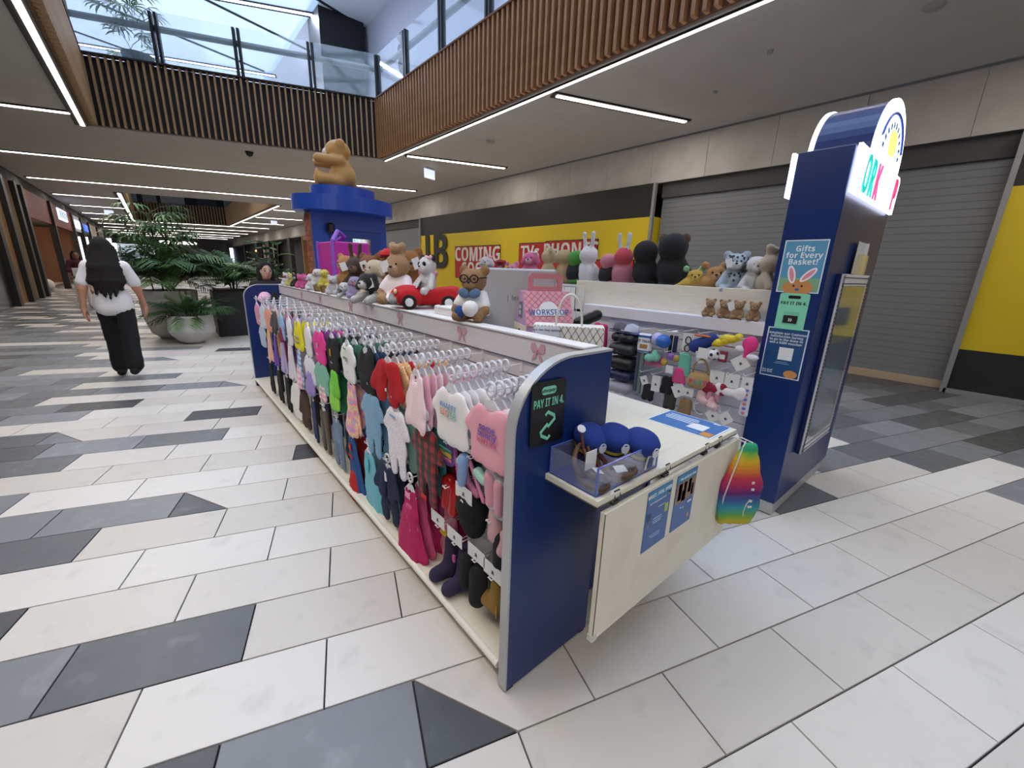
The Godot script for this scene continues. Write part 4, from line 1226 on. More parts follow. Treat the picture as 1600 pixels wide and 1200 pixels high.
	for e in low:
		rod(u, e[0], 0.51)
		var n := 5 if e[0] > -2.6 else 3
		for k in n:
			var at := V(0.795 + k * (0.27 / n), 0.455, e[0] + rng.randf_range(-0.005, 0.005))
			if k == 0: outfit(e[1], e[2], at, e[3], "outfits on the bottom row of prongs", e[5], rng.randf_range(-0.12, 0.12), 0.95)
			else: outfit(e[1], e[4] if k % 2 else e[2], at, behind(k, e[3]), "outfits on the bottom row of prongs", null, rng.randf_range(-0.15, 0.15), 0.93)

const NTH := ["first", "second", "third", "fourth", "fifth", "sixth", "seventh", "eighth", "ninth", "tenth", "eleventh", "twelfth", "thirteenth", "fourteenth"]
func behind(k: int, s: String) -> String: return "doll outfit on white hanger, %s behind the %s" % [NTH[k - 1], short(s)]
func short(s: String) -> String:
	return " ".join(s.split(" ").slice(0, 7))

# ------------------------------------------------------------------ plush toys
func furm() -> StandardMaterial3D:
	if mats.has("fur"): return mats["fur"]
	var m := vmat("fur", 0.95)
	m.normal_enabled = true
	var nz := FastNoiseLite.new(); nz.frequency = 0.09; nz.fractal_octaves = 3; nz.seed = 4
	var t := NoiseTexture2D.new(); t.width = 256; t.height = 256; t.seamless = true; t.as_normal_map = true; t.bump_strength = 14.0; t.noise = nz
	m.normal_texture = t; m.normal_scale = 1.6
	m.uv1_triplanar = true; m.uv1_scale = Vector3.ONE * 2.2
	m.rim_enabled = true; m.rim = 0.35; m.rim_tint = 0.7
	return m

func plush_mesh(key: String, ear: String, body: String, muz: String, head := "", limb := "", earc := "", pose := "sit") -> Mesh:
	if shapes.has(key): return shapes[key]
	var b := lin(body); var m := lin(muz); var h := lin(head if head else body); var l := lin(limb if limb else body); var e := lin(earc if earc else (head if head else body))
	var p := []
	if pose == "sit":
		p += [[V(0, 0.29, 0), V(0.21, 0.27, 0.19), null, null, b], [V(0, 0.72, 0.03), V(0.235, 0.21, 0.215), null, null, h], [V(0, 0.65, 0.20), V(0.105, 0.085, 0.095), null, null, m]]
		for s in [-1.0, 1.0]: p += [[V(s * 0.17, 0.46, 0.03), V(s * 0.29, 0.20, 0.18), 0.075, 0.082, l], [V(s * 0.12, 0.10, 0.05), V(s * 0.20, 0.10, 0.33), 0.10, 0.10, l]]
	elif pose == "lie":
		p += [[V(0, 0.20, -0.10), V(0, 0.18, -0.62), 0.20, 0.19, b], [V(0, 0.42, 0.18), V(0.21, 0.19, 0.20), null, null, h], [V(0, 0.35, 0.36), V(0.10, 0.085, 0.11), null, null, m]]
		for s in [-1.0, 1.0]: p += [[V(s * 0.14, 0.16, -0.05), V(s * 0.20, 0.03, 0.42), 0.085, 0.09, l], [V(s * 0.18, 0.10, -0.6), V(s * 0.26, 0.07, -0.35), 0.10, 0.08, l]]
	elif pose == "prone":
		p += [[V(0, 0.2, 0), V(0.30, 0.2, 0.28), null, null, b], [V(0.05, 0.42, 0.05), V(0.20, 0.17, 0.19), null, null, h], [V(0.07, 0.36, 0.20), V(0.09, 0.075, 0.08), null, null, m]]
		for s in [-1.0, 1.0]: p += [[V(s * 0.22, 0.2, 0.05), V(s * 0.40, 0.10, 0.12), 0.08, 0.085, l]]
	var hy := 0.0 if pose == "sit" else (-0.30 if pose != "lie" else -0.30)
	var hz := 0.0 if pose != "lie" else 0.15
	for s in [-1.0, 1.0]:
		match ear:
			"round": p += [[V(s * 0.20, 0.905 + hy, hz), V(0.095, 0.095, 0.05), null, null, e]]
			"long": p += [[V(s * 0.09, 0.88 + hy, hz), V(s * 0.13, 1.24 + hy, hz - 0.03), 0.045, 0.055, e]]
			"flop": p += [[V(s * 0.16, 0.86 + hy, hz), V(s * 0.285, 0.60 + hy, hz + 0.05), 0.055, 0.07, e]]
			"bent": p += [[V(s * 0.09, 0.88 + hy, hz), V(s * 0.10, 1.08 + hy, hz), 0.055, 0.06, e], [V(s * 0.10, 1.08 + hy, hz), V(s * 0.02, 1.02 + hy, hz + 0.12), 0.06, 0.06, e]]
			"point": p += [[V(s * 0.14, 0.85 + hy, hz), V(s * 0.20, 1.0 + hy, hz), 0.06, 0.015, e]]
	shapes[key] = soft(p, 0.036, 42.0, 1.0, 0.016, Vector3.ZERO, 0.042)
	return shapes[key]

func plush(key: String, label: String, at: Vector3, turn: float, h: float, o := {}) -> Node3D:
	# o: ear, body, muzzle, head, limb, earc, pose, wear [[colour, y0, y1, r]], tag, eyes
	var t := thing(o.get("name", "plush_toy"), label, "plush toy", at, turn, o.get("group", "plush toys on the kiosk"))
	var pose: String = o.get("pose", "sit")
	var body := part("body", plush_mesh(key, o.get("ear", "round"), o.get("body", "a8743f"), o.get("muzzle", o.get("body", "a8743f")), o.get("head", ""), o.get("limb", ""), o.get("earc", ""), pose), furm(), t, Vector3.ZERO, Basis.IDENTITY.scaled(Vector3.ONE * h))
	var hc := V(0, 0.72, 0.03) if pose == "sit" else (V(0, 0.42, 0.18) if pose == "lie" else V(0.05, 0.42, 0.05))
	if o.get("eyes", true):
		var g := G.new()
		for s in [-1.0, 1.0]: g.ball((hc + V(s * 0.085, 0.03, 0.20)) * h, V(0.022, 0.024, 0.016) * h, 8)
		part("eyes", g, mat("toy_eye", "120d0b", 0.12), t)
		var n := G.new()
		n.ball((hc + V(0, -0.02, 0.262)) * h, V(0.035, 0.026, 0.022) * h, 8)
		part("nose", n, mat("toy_nose_" + o.get("nose", "2a1a16"), o.get("nose", "2a1a16"), 0.3), t)
	if o.has("patch"):
		var g := G.new()
		for s in [-1.0, 1.0]: g.ball((hc + V(s * 0.085, 0.03, 0.165)) * h, V(0.062, 0.072, 0.05) * h, 10, Basis(Vector3(0, 0, 1), s * 0.5))
		part("eye_patches", g, mat("toy_black", "151416", 0.95), t)
	if o.has("wear"):
		var w: Array = o["wear"]
		var p := [[V(0, 0.30, 0), V(0.235, 0.25, 0.215), null, null, W]]
		for s in [-1.0, 1.0]: p += [[V(s * 0.17, 0.46, 0.03), V(s * 0.25, 0.29, 0.12), 0.098, 0.105, W]]
		if w.size() > 1 and w[1] == "hood": p += [[V(0, 0.75, -0.03), V(0.265, 0.25, 0.22), null, null, W]]
		if w.size() > 1 and w[1] == "skirt": p += [[V(0, 0.12, 0.05), V(0.32, 0.10, 0.30), null, null, W]]
		var mk: String = "toy_wear_" + (w[1] if w.size() > 1 else "plain")
		if not shapes.has(mk): shapes[mk] = soft(p, 0.038, 28.0, 1.0, 0.008)
		part("clothing", shapes[mk], cloth(w[0]), t, Vector3.ZERO, Basis.IDENTITY.scaled(Vector3.ONE * h))
	if o.has("cap"):
		var g := G.new()
		g.lathe([V2(0.23, 0), V2(0.225, 0.08), V2(0.15, 0.17), V2(0.001, 0.20)], 16)
		g.box(V(0, 0.01, 0.24), V(0.26, 0.02, 0.18), 0.008)
		part("cap", g, cloth(o["cap"]), t, (hc + V(0, 0.11, 0)) * h, Basis(Vector3.RIGHT, -0.15).scaled(Vector3.ONE * h))
	if o.has("bow"):
		var g := G.new()
		for s in [-1.0, 1.0]: g.ball(V(s * 0.07, 0, 0), V(0.07, 0.05, 0.03), 8, Basis(Vector3(0, 0, 1), s * 0.3))
		g.ball(V(0, 0, 0.01), V(0.025, 0.025, 0.025), 8)
		part("bow", g, cloth(o["bow"]), t, (hc + V(0.12, 0.20, 0.06)) * h, Basis.IDENTITY.scaled(Vector3.ONE * h))
	if o.has("tag"):
		part("paper_tag", bx(V(0.15, 0.2, 0.008)), mat("paper_tag", "e4e4e4", 0.6), t, (hc + V(o["tag"], -0.02, 0.24 if pose == "sit" else 0.1)) * h, Basis(Vector3(0, 0, 1), 0.35).rotated(Vector3.UP, 0.3).scaled(Vector3.ONE * h))
	return t

func build_toys():
	var A := -0.75      # most toys look down the aisle towards the walkway
	var Y := 1.246
	# wide rear shelf for the toys is part of the unit
	var u: Node = get_node("display_unit")
	part("toy_shelf", bx(V(0.36, 0.02, 3.85), 0.003), mat("capping_white"), u, V(1.39, 1.236, -0.52))
	# small toys in a row
	var minis := [["e8e3da", "b2453c", "white mini toy with a red scarf"], ["d8d06a", "e9e4d8", "yellow and white mini toy"], ["1c1b1e", "e0dde0", "black and white mini toy"], ["e2609a", "d8508c", "pink mini flamingo toy"], ["d8609c", "e084b0", "second pink mini toy"], ["e9e6e4", "e9e6e4", "white mini dog toy with flop ears"], ["e6e2dc", "d9c3bc", "cream mini lamb toy in a brown pot"], ["e8d85c", "e2cf4c", "yellow mini duck toy in a brown pot"], ["dcd8da", "c9a4b0", "white mini unicorn toy with pink mane"]]
	for i in minis.size():
		var z := -5.55 + i * 0.215
		var pot := i >= 6 and i < 8
		plush("mini%d" % i, minis[i][2] + " on the white ledge", V(1.175, Y + (0.05 if pot else 0.0), z), A, 0.15 if i < 5 else 0.17, {"ear": "flop" if i in [5, 6] else ("round" if i != 7 else "none"), "body": minis[i][0], "muzzle": minis[i][1], "name": "mini_plush", "group": "mini toys on the white ledge"})
		if pot:
			var g := G.new()
			g.lathe([V2(0.001, 0), V2(0.045, 0), V2(0.055, 0.055), V2(0.05, 0.055), V2(0.045, 0.045), V2(0.001, 0.045)], 16)
			solo("toy_pot", g, mat("pot_brown", "9a7a4e", 0.8), "brown pot holding the " + ("cream mini lamb" if i == 6 else "yellow mini duck"), "pot", V(1.175, Y, z))
	# pink play box behind
	var pb := thing("play_box", "magenta play box with purple straps behind the plush bears", "box", V(1.55, 1.0, -4.62))
	part("box", bx(V(0.36, 0.72, 0.5), 0.01), mat("box_magenta", "b51f92", 0.5), pb, V(0, 0.36, 0))
	for s in [-1.0, 1.0]: part("strap", bx(V(0.03, 0.73, 0.03), 0.006), mat("strap_purple", "8a55c0", 0.6), pb, V(-0.185, 0.365, s * 0.24))
	var hd := G.new()
	hd.tube([V(-0.18, 0.72, 0.24), V(-0.10, 0.82, 0.16), V(0.0, 0.78, 0.05), V(-0.06, 0.73, -0.02)], 0.022, 8)
	part("handle", hd, mat("strap_purple"), pb)
	# large toys, far to near
	plush("tan", "tan plush bear half hidden behind the brown bunny", V(1.36, Y, -3.98), A - 0.3, 0.36, {"body": "c08a50", "muzzle": "d0a46c"})
	plush("brownbunny", "dark brown plush bunny with upright ears", V(1.33, Y, -3.68), A, 0.34, {"ear": "long", "body": "4c2f20", "muzzle": "8a6a50", "tag": -0.2})
	plush("rust", "rust brown plush bear with a white paper tag over its face", V(1.36, Y, -3.42), A - 0.2, 0.36, {"body": "8a5224", "muzzle": "b98350", "tag": 0.0})
	plush("capbear", "honey plush bear wearing a red cap", V(1.45, Y, -3.22), A, 0.38, {"body": "a8672c", "muzzle": "c49058", "cap": "b81f24"})
	plush("bigbrown", "large honey brown plush bear leaning beside the red-capped bear", V(1.47, Y, -2.98), A + 0.5, 0.40, {"body": "a06428", "muzzle": "c08c50", "tag": 0.1})
	plush("cream", "cream plush bunny with a pink nose sitting sideways", V(1.27, Y, -3.10), A - 0.6, 0.32, {"ear": "flop", "body": "dcc7a8", "muzzle": "e6d6be", "nose": "c98a86"})
	plush("hooded", "tan plush bunny in a white hood and pale pink dress", V(1.29, Y, -2.76), A - 0.2, 0.36, {"ear": "bent", "body": "b9936a", "muzzle": "d0b08a", "wear": ["f0e2e6", "skirt"], "tag": -0.12})
	plush("greydog", "white and grey plush puppy beside the mini toys", V(1.185, Y, -3.52), A, 0.19, {"ear": "flop", "body": "dcdcdc", "muzzle": "e8e4e0", "earc": "8a8c90", "pose": "lie"})
	plush("tricolor", "black, white and brown plush dog lying over the ledge edge", V(1.20, Y + 0.005, -2.98), -1.15, 0.32, {"ear": "flop", "body": "17161a", "muzzle": "d9d4cc", "head": "1d1a1c", "limb": "d8d6d4", "earc": "131215", "pose": "lie", "tag": 0.15})
	plush("pinkbear", "pale pink plush peeping out behind the black dog", V(1.42, Y, -2.58), A, 0.24, {"body": "e0a4b4", "muzzle": "eec8d0"})
	plush("lilactoy", "lilac plush toy tucked behind the cream bunny", V(1.19, Y, -3.33), A, 0.18, {"ear": "flop", "body": "b0a2cc", "muzzle": "e8a0b4"})
	# red car with the panda driver
	var car := thing("plush_car", "red plush convertible car with chrome bumper and white hubcaps", "toy car", V(1.31, Y, -2.40), -2.0)
	var R0 := lin("b5141a"); var GR := lin("8d8b88")
	var cp := [[V(-0.0, 0.075, 0.0), V(0.085, 0.055, 0.20), null, null, R0], [V(0, 0.09, 0.12), V(0.082, 0.055, 0.10), null, null, R0], [V(0, 0.085, -0.16), V(0.08, 0.06, 0.075), null, null, R0]]
	for s in [-1.0, 1.0]: cp += [[V(s * 0.075, 0.065, 0.115), V(0.035, 0.055, 0.072), null, null, R0], [V(s * 0.075, 0.065, -0.125), V(0.035, 0.055, 0.072), null, null, R0], [V(s * 0.075, 0.10, -0.02), V(s * 0.075, 0.11, -0.14), 0.022, 0.024, R0]]
	cp += [[V(-0.07, 0.045, 0.215), V(0.07, 0.045, 0.215), 0.022, 0.022, GR], [V(-0.03, 0.07, 0.21), V(0.03, 0.07, 0.21), 0.022, 0.022, GR]]
	part("body", soft(cp, 0.011, 110.0), vmat("car_cloth", 0.85), car)
	for s in [-1.0, 1.0]:
		for z in [0.115, -0.125]:
			var wh := G.new()
			wh.lathe([V2(0.001, 0), V2(0.04, 0), V2(0.046, 0.006), V2(0.046, 0.026), V2(0.04, 0.032), V2(0.001, 0.032)], 20, Vector3.ZERO, Basis(Vector3(0, 0, 1), -s * PI * 0.5))
			var wn := part("wheel", wh, mat("tyre_black", "1a191b", 0.9), car, V(s * 0.080, 0.044, z))
			var hub := G.new()
			hub.ball(V(s * 0.032, 0, 0), V(0.006, 0.026, 0.026), 14)
			part("hubcap", hub, mat("hub_white", "d8d8d8", 0.5), wn)
		var hl := G.new()
		hl.ball(V(s * 0.062, 0.105, 0.195), V(0.017, 0.017, 0.012), 10)
		part("headlamp", hl, mat("lamp_cream", "e6d9a6", 0.4), car)
	part("windscreen", bx(V(0.15, 0.06, 0.008), 0.003), mat("windscreen_white", "d9dce0", 0.4), car, V(0, 0.155, 0.055), Basis(Vector3.RIGHT, -0.5))
	plush("panda", "black and white plush panda with a pink bow sitting in the red car", V(1.325, Y + 0.085, -2.405), -1.35, 0.25, {"body": "e6e4e2", "muzzle": "efedeb", "head": "e9e7e5", "limb": "e6e4e2", "earc": "161518", "patch": true, "bow": "e5b6c8"})
	var wb := thing("white_box", "flat white carton under the toy car and the bear with glasses", "box", V(1.30, Y, -1.98))
	part("carton", bx(V(0.22, 0.045, 0.24), 0.003), mat("carton_white", "dcdad8", 0.6), wb, V(0, 0.023, 0))
	part("lid_line", bx(V(0.222, 0.002, 0.242)), mat("carton_line", "b5b3b0", 0.7), wb, V(0, 0.034, 0))
	# bear with glasses
	var gb := plush("glasses", "brown plush bear with black glasses, denim bow and white outfit", V(1.215, 1.246, -1.74), -0.95, 0.275, {"body": "a57a4c", "muzzle": "b58d60", "wear": ["e4e0de"]})
	var gl := G.new()
	for s in [-1.0, 1.0]:
		var ring := []
		for i in 14: ring.append(V(s * 0.095 + 0.075 * cos(TAU * i / 14.0), 0.755 + 0.065 * sin(TAU * i / 14.0), 0.265) * 0.275)
		gl.tube(ring, 0.0036, 6, true)
		gl.tube([V(s * 0.165, 0.77, 0.26) * 0.275, V(s * 0.245, 0.78, 0.0) * 0.275], 0.003, 6)
	gl.tube([V(-0.025, 0.76, 0.27) * 0.275, V(0.025, 0.76, 0.27) * 0.275], 0.003, 6)
	part("glasses", gl, mat("clip_black", "1b1b1c", 0.3, 0.3), gb)
	var bt := G.new()
	for s in [-1.0, 1.0]: bt.ball(V(s * 0.028, 0.138, 0.067), V(0.032, 0.024, 0.012), 10, Basis(Vector3(0, 0, 1), s * 0.35))
	part("neck_bow", bt, cloth("5a7394"), gb)
	var hat := G.new()
	hat.ball(V(0.018, 0.067, 0.102), V(0.042, 0.04, 0.035), 12)
	part("white_hat", hat, cloth("e8e6e4"), gb)
	var bl := G.new()
	bl.ball(V(-0.045, 0.045, 0.09), V(0.026, 0.036, 0.026), 10)
	part("blue_pack", bl, cloth("2c4a86"), gb)
	# further toys seen between
	plush("bowdog", "white plush puppy with a pink bow and denim outfit behind the car", V(3.05, 1.386, -4.1), -0.9, 0.28, {"ear": "flop", "body": "d8d4d0", "muzzle": "e4e0da", "bow": "eaa4c0", "wear": ["4a6c98"]})
	plush("redhat", "dark red plush toy in a knitted hat behind the counter", V(2.98, 1.386, -3.75), -0.9, 0.22, {"body": "9a2830", "muzzle": "c08080", "cap": "8c1c24"})
	# ---- toys on the unit across the aisle
	var T := 1.386
	var B := -1.1
	plush("pinkone", "bright pink plush toy lying on its side on the far unit", V(3.12, T, -3.72), B, 0.308, {"body": "e289a8", "muzzle": "eec0cc", "pose": "prone"})
	plush("rosepig", "rose pink plush toy with a pale bow", V(3.14, T, -3.42), B, 0.331, {"ear": "flop", "body": "dc6f98", "muzzle": "eab0c0", "bow": "f0d0d8"})
	plush("beige", "pale beige plush bear facing away on the far unit", V(3.15, T, -3.17), B + 2.2, 0.365, {"body": "c9b48a", "muzzle": "d6c6a0"})
	plush("wheat", "wheat coloured plush dog slumped by the beige bear", V(3.15, T, -2.95), B + 2.6, 0.353, {"ear": "flop", "body": "bda274", "muzzle": "cdb68c"})
	plush("greenone", "green plush toy in a black gown", V(3.15, T, -2.80), B + 2.6, 0.342, {"ear": "none", "body": "4c9a34", "muzzle": "6cb050", "wear": ["17171a"]})
	plush("whitebunny", "white plush bunny with tall pink-lined ears, seen from behind", V(3.13, T, -2.62), B + 2.8, 0.376, {"ear": "long", "body": "e8e6e6", "muzzle": "f0eeee", "limb": "e4e2e2"})
	plush("pinkowl", "pink plush toy wearing a black graduation cap", V(3.14, T, -2.40), B + 2.6, 0.308, {"ear": "none", "body": "d98a98", "muzzle": "e8b4bc", "wear": ["1b1b1e"], "tag": 0.0})
	plush("marble", "red and white patterned plush bunny with two paper tags", V(3.12, T, -2.22), B + 2.9, 0.353, {"ear": "long", "body": "c6788c", "muzzle": "e8c0c8", "head": "d24a58", "earc": "d8dde4", "tag": 0.2})
	plush("hooded1", "small plush toy hidden under a black hooded coat", V(3.14, T, -2.01), B + 2.7, 0.388, {"ear": "none", "body": "18181a", "muzzle": "18181a", "wear": ["151518", "hood"], "eyes": false})
	plush("hooded2", "brown-eared plush bear in a black hooded coat with a white tag", V(3.14, T, -1.77), B + 2.8, 0.433, {"body": "1a1a1d", "muzzle": "1a1a1d", "earc": "5a3c26", "wear": ["131316", "hood"], "eyes": false, "tag": 0.12})
	plush("yellowtoy", "yellow and black plush bee lying next to the black coats", V(3.08, T, -1.55), B, 0.274, {"body": "c9a438", "muzzle": "dcbc60", "pose": "prone", "earc": "8fc48c"})
	plush("lyingbear", "tan plush bear lying face down in a blue outfit", V(3.12, T, -1.42), B, 0.319, {"body": "b98548", "muzzle": "cca26c", "pose": "prone"})
	plush("spotted", "pale blue plush leopard with dark spots", V(3.10, T, -1.27), B, 0.296, {"body": "b4c3cf", "muzzle": "dfe4e8", "head": "aebdc9", "tag": -0.15})
	spots_on()
	plush("blackwhite", "black and white plush puppy with a paper tag near the pillar", V(3.10, T, -1.13), B, 0.274, {"ear": "flop", "body": "dcdad8", "muzzle": "ece8e4", "earc": "1c1b1d", "tag": 0.0})
	plush("creambunny2", "cream plush bunny slumped against the black and white puppy", V(3.06, T, -1.05), B + 1.2, 0.285, {"ear": "bent", "body": "cbb89c", "muzzle": "dccdb6"})
	# four little bears on the ledge
	for i in 4:
		var nb := plush("littlebear", ["little brown bear on the white ledge, farthest from the pillar", "little brown bear on the ledge holding a white tag", "little brown bear on the ledge beside the tagged one, pillar side", "little brown bear on the ledge touching the blue pillar"][i], V(2.885, 1.2345, -1.30 + i * 0.094), -PI * 0.5 + [0.2, 0.5, 0.1, 0.3][i], 0.125, {"body": "a5805a", "muzzle": "b8977a", "name": "little_bear", "group": "little bears on the white ledge"})
		if i == 1: part("paper_tag", bx(V(0.04, 0.055, 0.001)), mat("paper_tag"), nb, V(0.035, 0.085, 0.05), Basis(Vector3(0, 0, 1), 0.4))
	# the bear figure on the tower
	var bb := thing("bear_figure", "large golden bear figure sitting on the blue tower, arms outstretched", "figure", V(1.95, 2.421, -5.72), -1.8)
	var bc := lin("b98c4c")
	var P := [[V(0, 0.15, -0.03), V(0.15, 0.15, 0.155), null, null, bc], [V(0, 0.22, -0.02), V(0, 0.31, -0.01), 0.12, 0.095, bc], [V(0, 0.42, 0.01), V(0.152, 0.128, 0.148), null, null, bc], [V(0, 0.395, 0.14), V(0.06, 0.045, 0.05), null, null, lin("e6e0d2")], [V(0, 0.05, -0.16), V(0.035, 0.035, 0.035), null, null, bc]]
	for s in [-1.0, 1.0]: P += [[V(s * 0.11, 0.295, 0.0), V(s * 0.13, 0.30, 0.25), 0.062, 0.052, bc], [V(s * 0.08, 0.075, 0.02), V(s * 0.115, 0.075, 0.22), 0.078, 0.07, bc], [V(s * 0.115, 0.12, 0.265), V(0.05, 0.075, 0.035), null, null, bc], [V(s * 0.145, 0.485, -0.01), V(0.028, 0.052, 0.055), null, null, bc]]
	part("body", soft(P, 0.016, 90.0), vmat("figure_paint", 0.5), bb)
	var ge := G.new()
	for s in [-1.0, 1.0]: ge.ball(V(s * 0.05, 0.455, 0.128), V(0.013, 0.015, 0.01), 8)
	ge.ball(V(0, 0.42, 0.182), V(0.02, 0.015, 0.012), 8)
	part("eyes_and_nose", ge, mat("toy_eye", "120d0b", 0.12), bb)

func spots_on():
	var t: Node3D = get_node_or_null("plush_toy_" + "%03d" % (taken["plush_toy"] - 1))
	if t == null: return
	rng.seed = 11
	var g := G.new()
	for i in 26:
		var d := Vector3(rng.randf_range(-1, 1), rng.randf_range(-0.6, 1), rng.randf_range(-0.3, 1)).normalized()
		g.ball((V(0, 0.72, 0.03) + d * V(0.235, 0.21, 0.215) * 0.99) * 0.296, Vector3.ONE * 0.0085, 6)
		g.ball((V(0, 0.29, 0.0) + d * V(0.21, 0.27, 0.19) * 0.99) * 0.296, Vector3.ONE * 0.009, 6)
	part("spots", g, mat("spot_grey", "3c4650", 0.95), t)

# ------------------------------------------------------------------ things on the counter, goods on the slat walls
func card(t: Node, at: Vector3, w := 0.075, h := 0.05, basis := Basis.IDENTITY):
	var c := part("header_card", bx(V(w, h, 0.002)), mat("card_white", "dcdbd9", 0.6), t, at, basis)
	var g := G.new()
	g.prism(PackedVector2Array([V2(-0.006, -0.004), V2(-0.011, -0.009), V2(0.011, -0.009), V2(0.006, -0.004), V2(0.007, 0.003), V2(0.003, 0.008), V2(-0.003, 0.008), V2(-0.007, 0.003)]), 0.0006, Transform3D(Basis.IDENTITY, V(0, -h * 0.04, 0.0011)))
	part("card_print", g, mat("card_ink", "4a4f5c", 0.7), c)

func ring3(c: Vector3, r: Vector3, k := 18, basis := Basis.IDENTITY) -> Array:
	var p := []
	for i in k: p.append(c + basis * V(r.x * cos(TAU * i / k), r.y * sin(TAU * i / k), r.z))
	return p

func blob(p: Array, cell := 0.008, k := 120.0, noise := 0.0) -> Mesh: return soft(p, cell, k, 1.0, noise)

func build_counter_goods():
	# posters on the hanging panel
	sheet("leaflet_poster", "blue Most Fun Ever party poster on the hanging cream panel", "poster", V(1.24, 0.668, -0.6285), FRONT, 0.157, 0.240, "3a5f9c", [["MOST. FUN. EVER.", 0.0135, 0.0, 0.100, "dfe8f0"], ["PICK YOUR ADVENTURE", 0.007, -0.01, 0.071, "cdd9e8"]], "", [[0, 0.098, 0.155, 0.042, "2f7ea6"], [0.02, 0.042, 0.05, 0.004, "a9bcd8"], [0.0, 0.0, 0.055, 0.004, "a9bcd8"], [0.0, -0.010, 0.062, 0.003, "a9bcd8"], [0.0, -0.018, 0.05, 0.003, "a9bcd8"], [-0.005, -0.066, 0.07, 0.003, "a9bcd8"], [0.0, -0.075, 0.06, 0.003, "a9bcd8"], [0.055, 0.02, 0.022, 0.034, "a9b83c"], [0.062, 0.078, 0.010, 0.016, "a9b83c"], [-0.058, 0.018, 0.028, 0.03, "22305e"], [-0.058, -0.018, 0.008, 0.012, "c07a50"]])
	sheet("leaflet_poster", "blue poster with a party photograph on the hanging cream panel", "poster", V(1.432, 0.668, -0.6285), FRONT, 0.152, 0.238, "3c62a2", [["The stuff you love", 0.010, 0.004, 0.100, "dfe8f0"]], "", [[0, 0.102, 0.150, 0.030, "2f7ea6"], [0, 0.042, 0.149, 0.088, "8a6a58"], [-0.045, 0.045, 0.026, 0.07, "4a342c"], [-0.008, 0.04, 0.02, 0.08, "c09a84"], [0.028, 0.052, 0.022, 0.06, "6a4a40"], [0.052, 0.03, 0.016, 0.05, "b8b8d0"], [-0.02, 0.02, 0.016, 0.05, "d8c0a8"], [0.045, -0.022, 0.03, 0.008, "dfe4ec"], [-0.02, -0.03, 0.006, 0.006, "dfe4ec"], [0.0, -0.035, 0.006, 0.006, "dfe4ec"], [0.048, -0.085, 0.016, 0.02, "b89a70"]])
	# survey sheet lying on the counter
	var fl := sheet("counter_sheet", "blue survey sheet lying flat at the counter edge", "notice", V(1.757, 0.8515, -0.806), Basis(V(0, 0, 1), V(1, 0, 0), V(0, 1, 0)) * Basis(V(0, 0, 1), 0.0), 0.295, 0.215, "3a6fae", [], "e4ebf2", [[-0.05, 0.065, 0.14, 0.008, "dfe8f0"], [-0.05, 0.045, 0.15, 0.008, "dfe8f0"], [-0.05, 0.025, 0.15, 0.008, "dfe8f0"], [-0.05, 0.005, 0.13, 0.008, "dfe8f0"], [0.05, -0.01, 0.075, 0.075, "e6e9ec"], [0.115, -0.07, 0.045, 0.05, "d08c3c"], [0.09, 0.09, 0.03, 0.010, "dfe8f0"], [0.06, -0.08, 0.05, 0.005, "8fb0d4"]])
	# acrylic tray with caps and harnesses
	var tr := thing("acrylic_tray", "clear acrylic tray with blue base at the counter corner", "tray", V(1.075, 0.8505, -0.755))
	var ac := pane("acrylic", "b9c4e0", 0.14)
	part("base_sheet", bx(V(0.335, 0.004, 0.195)), mat("tray_blue", "1c2c8a", 0.3), tr, V(0, 0.002, 0))
	for s in [-1.0, 1.0]:
		part("wall", bx(V(0.335, 0.09, 0.004)), ac, tr, V(0, 0.049, s * 0.0955))
		part("wall", bx(V(0.004, 0.09, 0.187)), ac, tr, V(s * 0.1655, 0.049, 0))
		part("rim", bx(V(0.337, 0.003, 0.005)), mat("acrylic_edge", "5a68b8", 0.2), tr, V(0, 0.0945, s * 0.0955))
		for q in [-1.0, 1.0]: part("corner_edge", bx(V(0.005, 0.09, 0.005)), mat("acrylic_edge"), tr, V(s * 0.1655, 0.049, q * 0.0955))
	# price tag clipped to the front
	var pt := thing("price_ticket", "small white price ticket clipped to the front of the acrylic tray", "ticket", V(1.185, 0.862, -0.655))
	part("ticket", bx(V(0.04, 0.075, 0.002)), mat("card_white", "dcdbd9", 0.6), pt, V(0, 0.036, 0.002), Basis(V(1, 0, 0), 0.15))
	part("ticket_print", bx(V(0.03, 0.04, 0.001)), mat("ticket_blue", "3a4a86", 0.6), pt, V(0, 0.024, 0.005), Basis(V(1, 0, 0), 0.15))
	# three blue captain's caps
	for i in 3:
		var c := thing("sailor_cap", ["blue toy captain's cap at the back of the acrylic tray", "blue toy captain's cap lying between the other two", "blue toy captain's cap by the clear wall of the tray"][i], "cap", [V(1.055, 0.915, -0.82), V(1.125, 0.915, -0.77), V(1.185, 0.905, -0.705)][i], [-0.15, -0.3, -0.1][i], "blue toy captain's caps in the tray")
		var bs := Basis(V(1, 0, 0), 0.30).scaled(Vector3.ONE * 1.1)
		var g := G.new()
		g.lathe([V2(0.040, 0.0), V2(0.042, 0.014), V2(0.055, 0.036), V2(0.056, 0.052), V2(0.046, 0.066), V2(0.025, 0.074), V2(0.001, 0.076)], 24)
		part("crown", g, cloth("16307c"), c, Vector3.ZERO, bs)
		var b := G.new()
		b.lathe([V2(0.0405, 0.001), V2(0.0425, 0.004), V2(0.0425, 0.012), V2(0.0415, 0.014)], 24)
		part("gold_band", b, mat("band_gold", "c9b43c", 0.5), c, Vector3.ZERO, bs)
		var br := G.new()
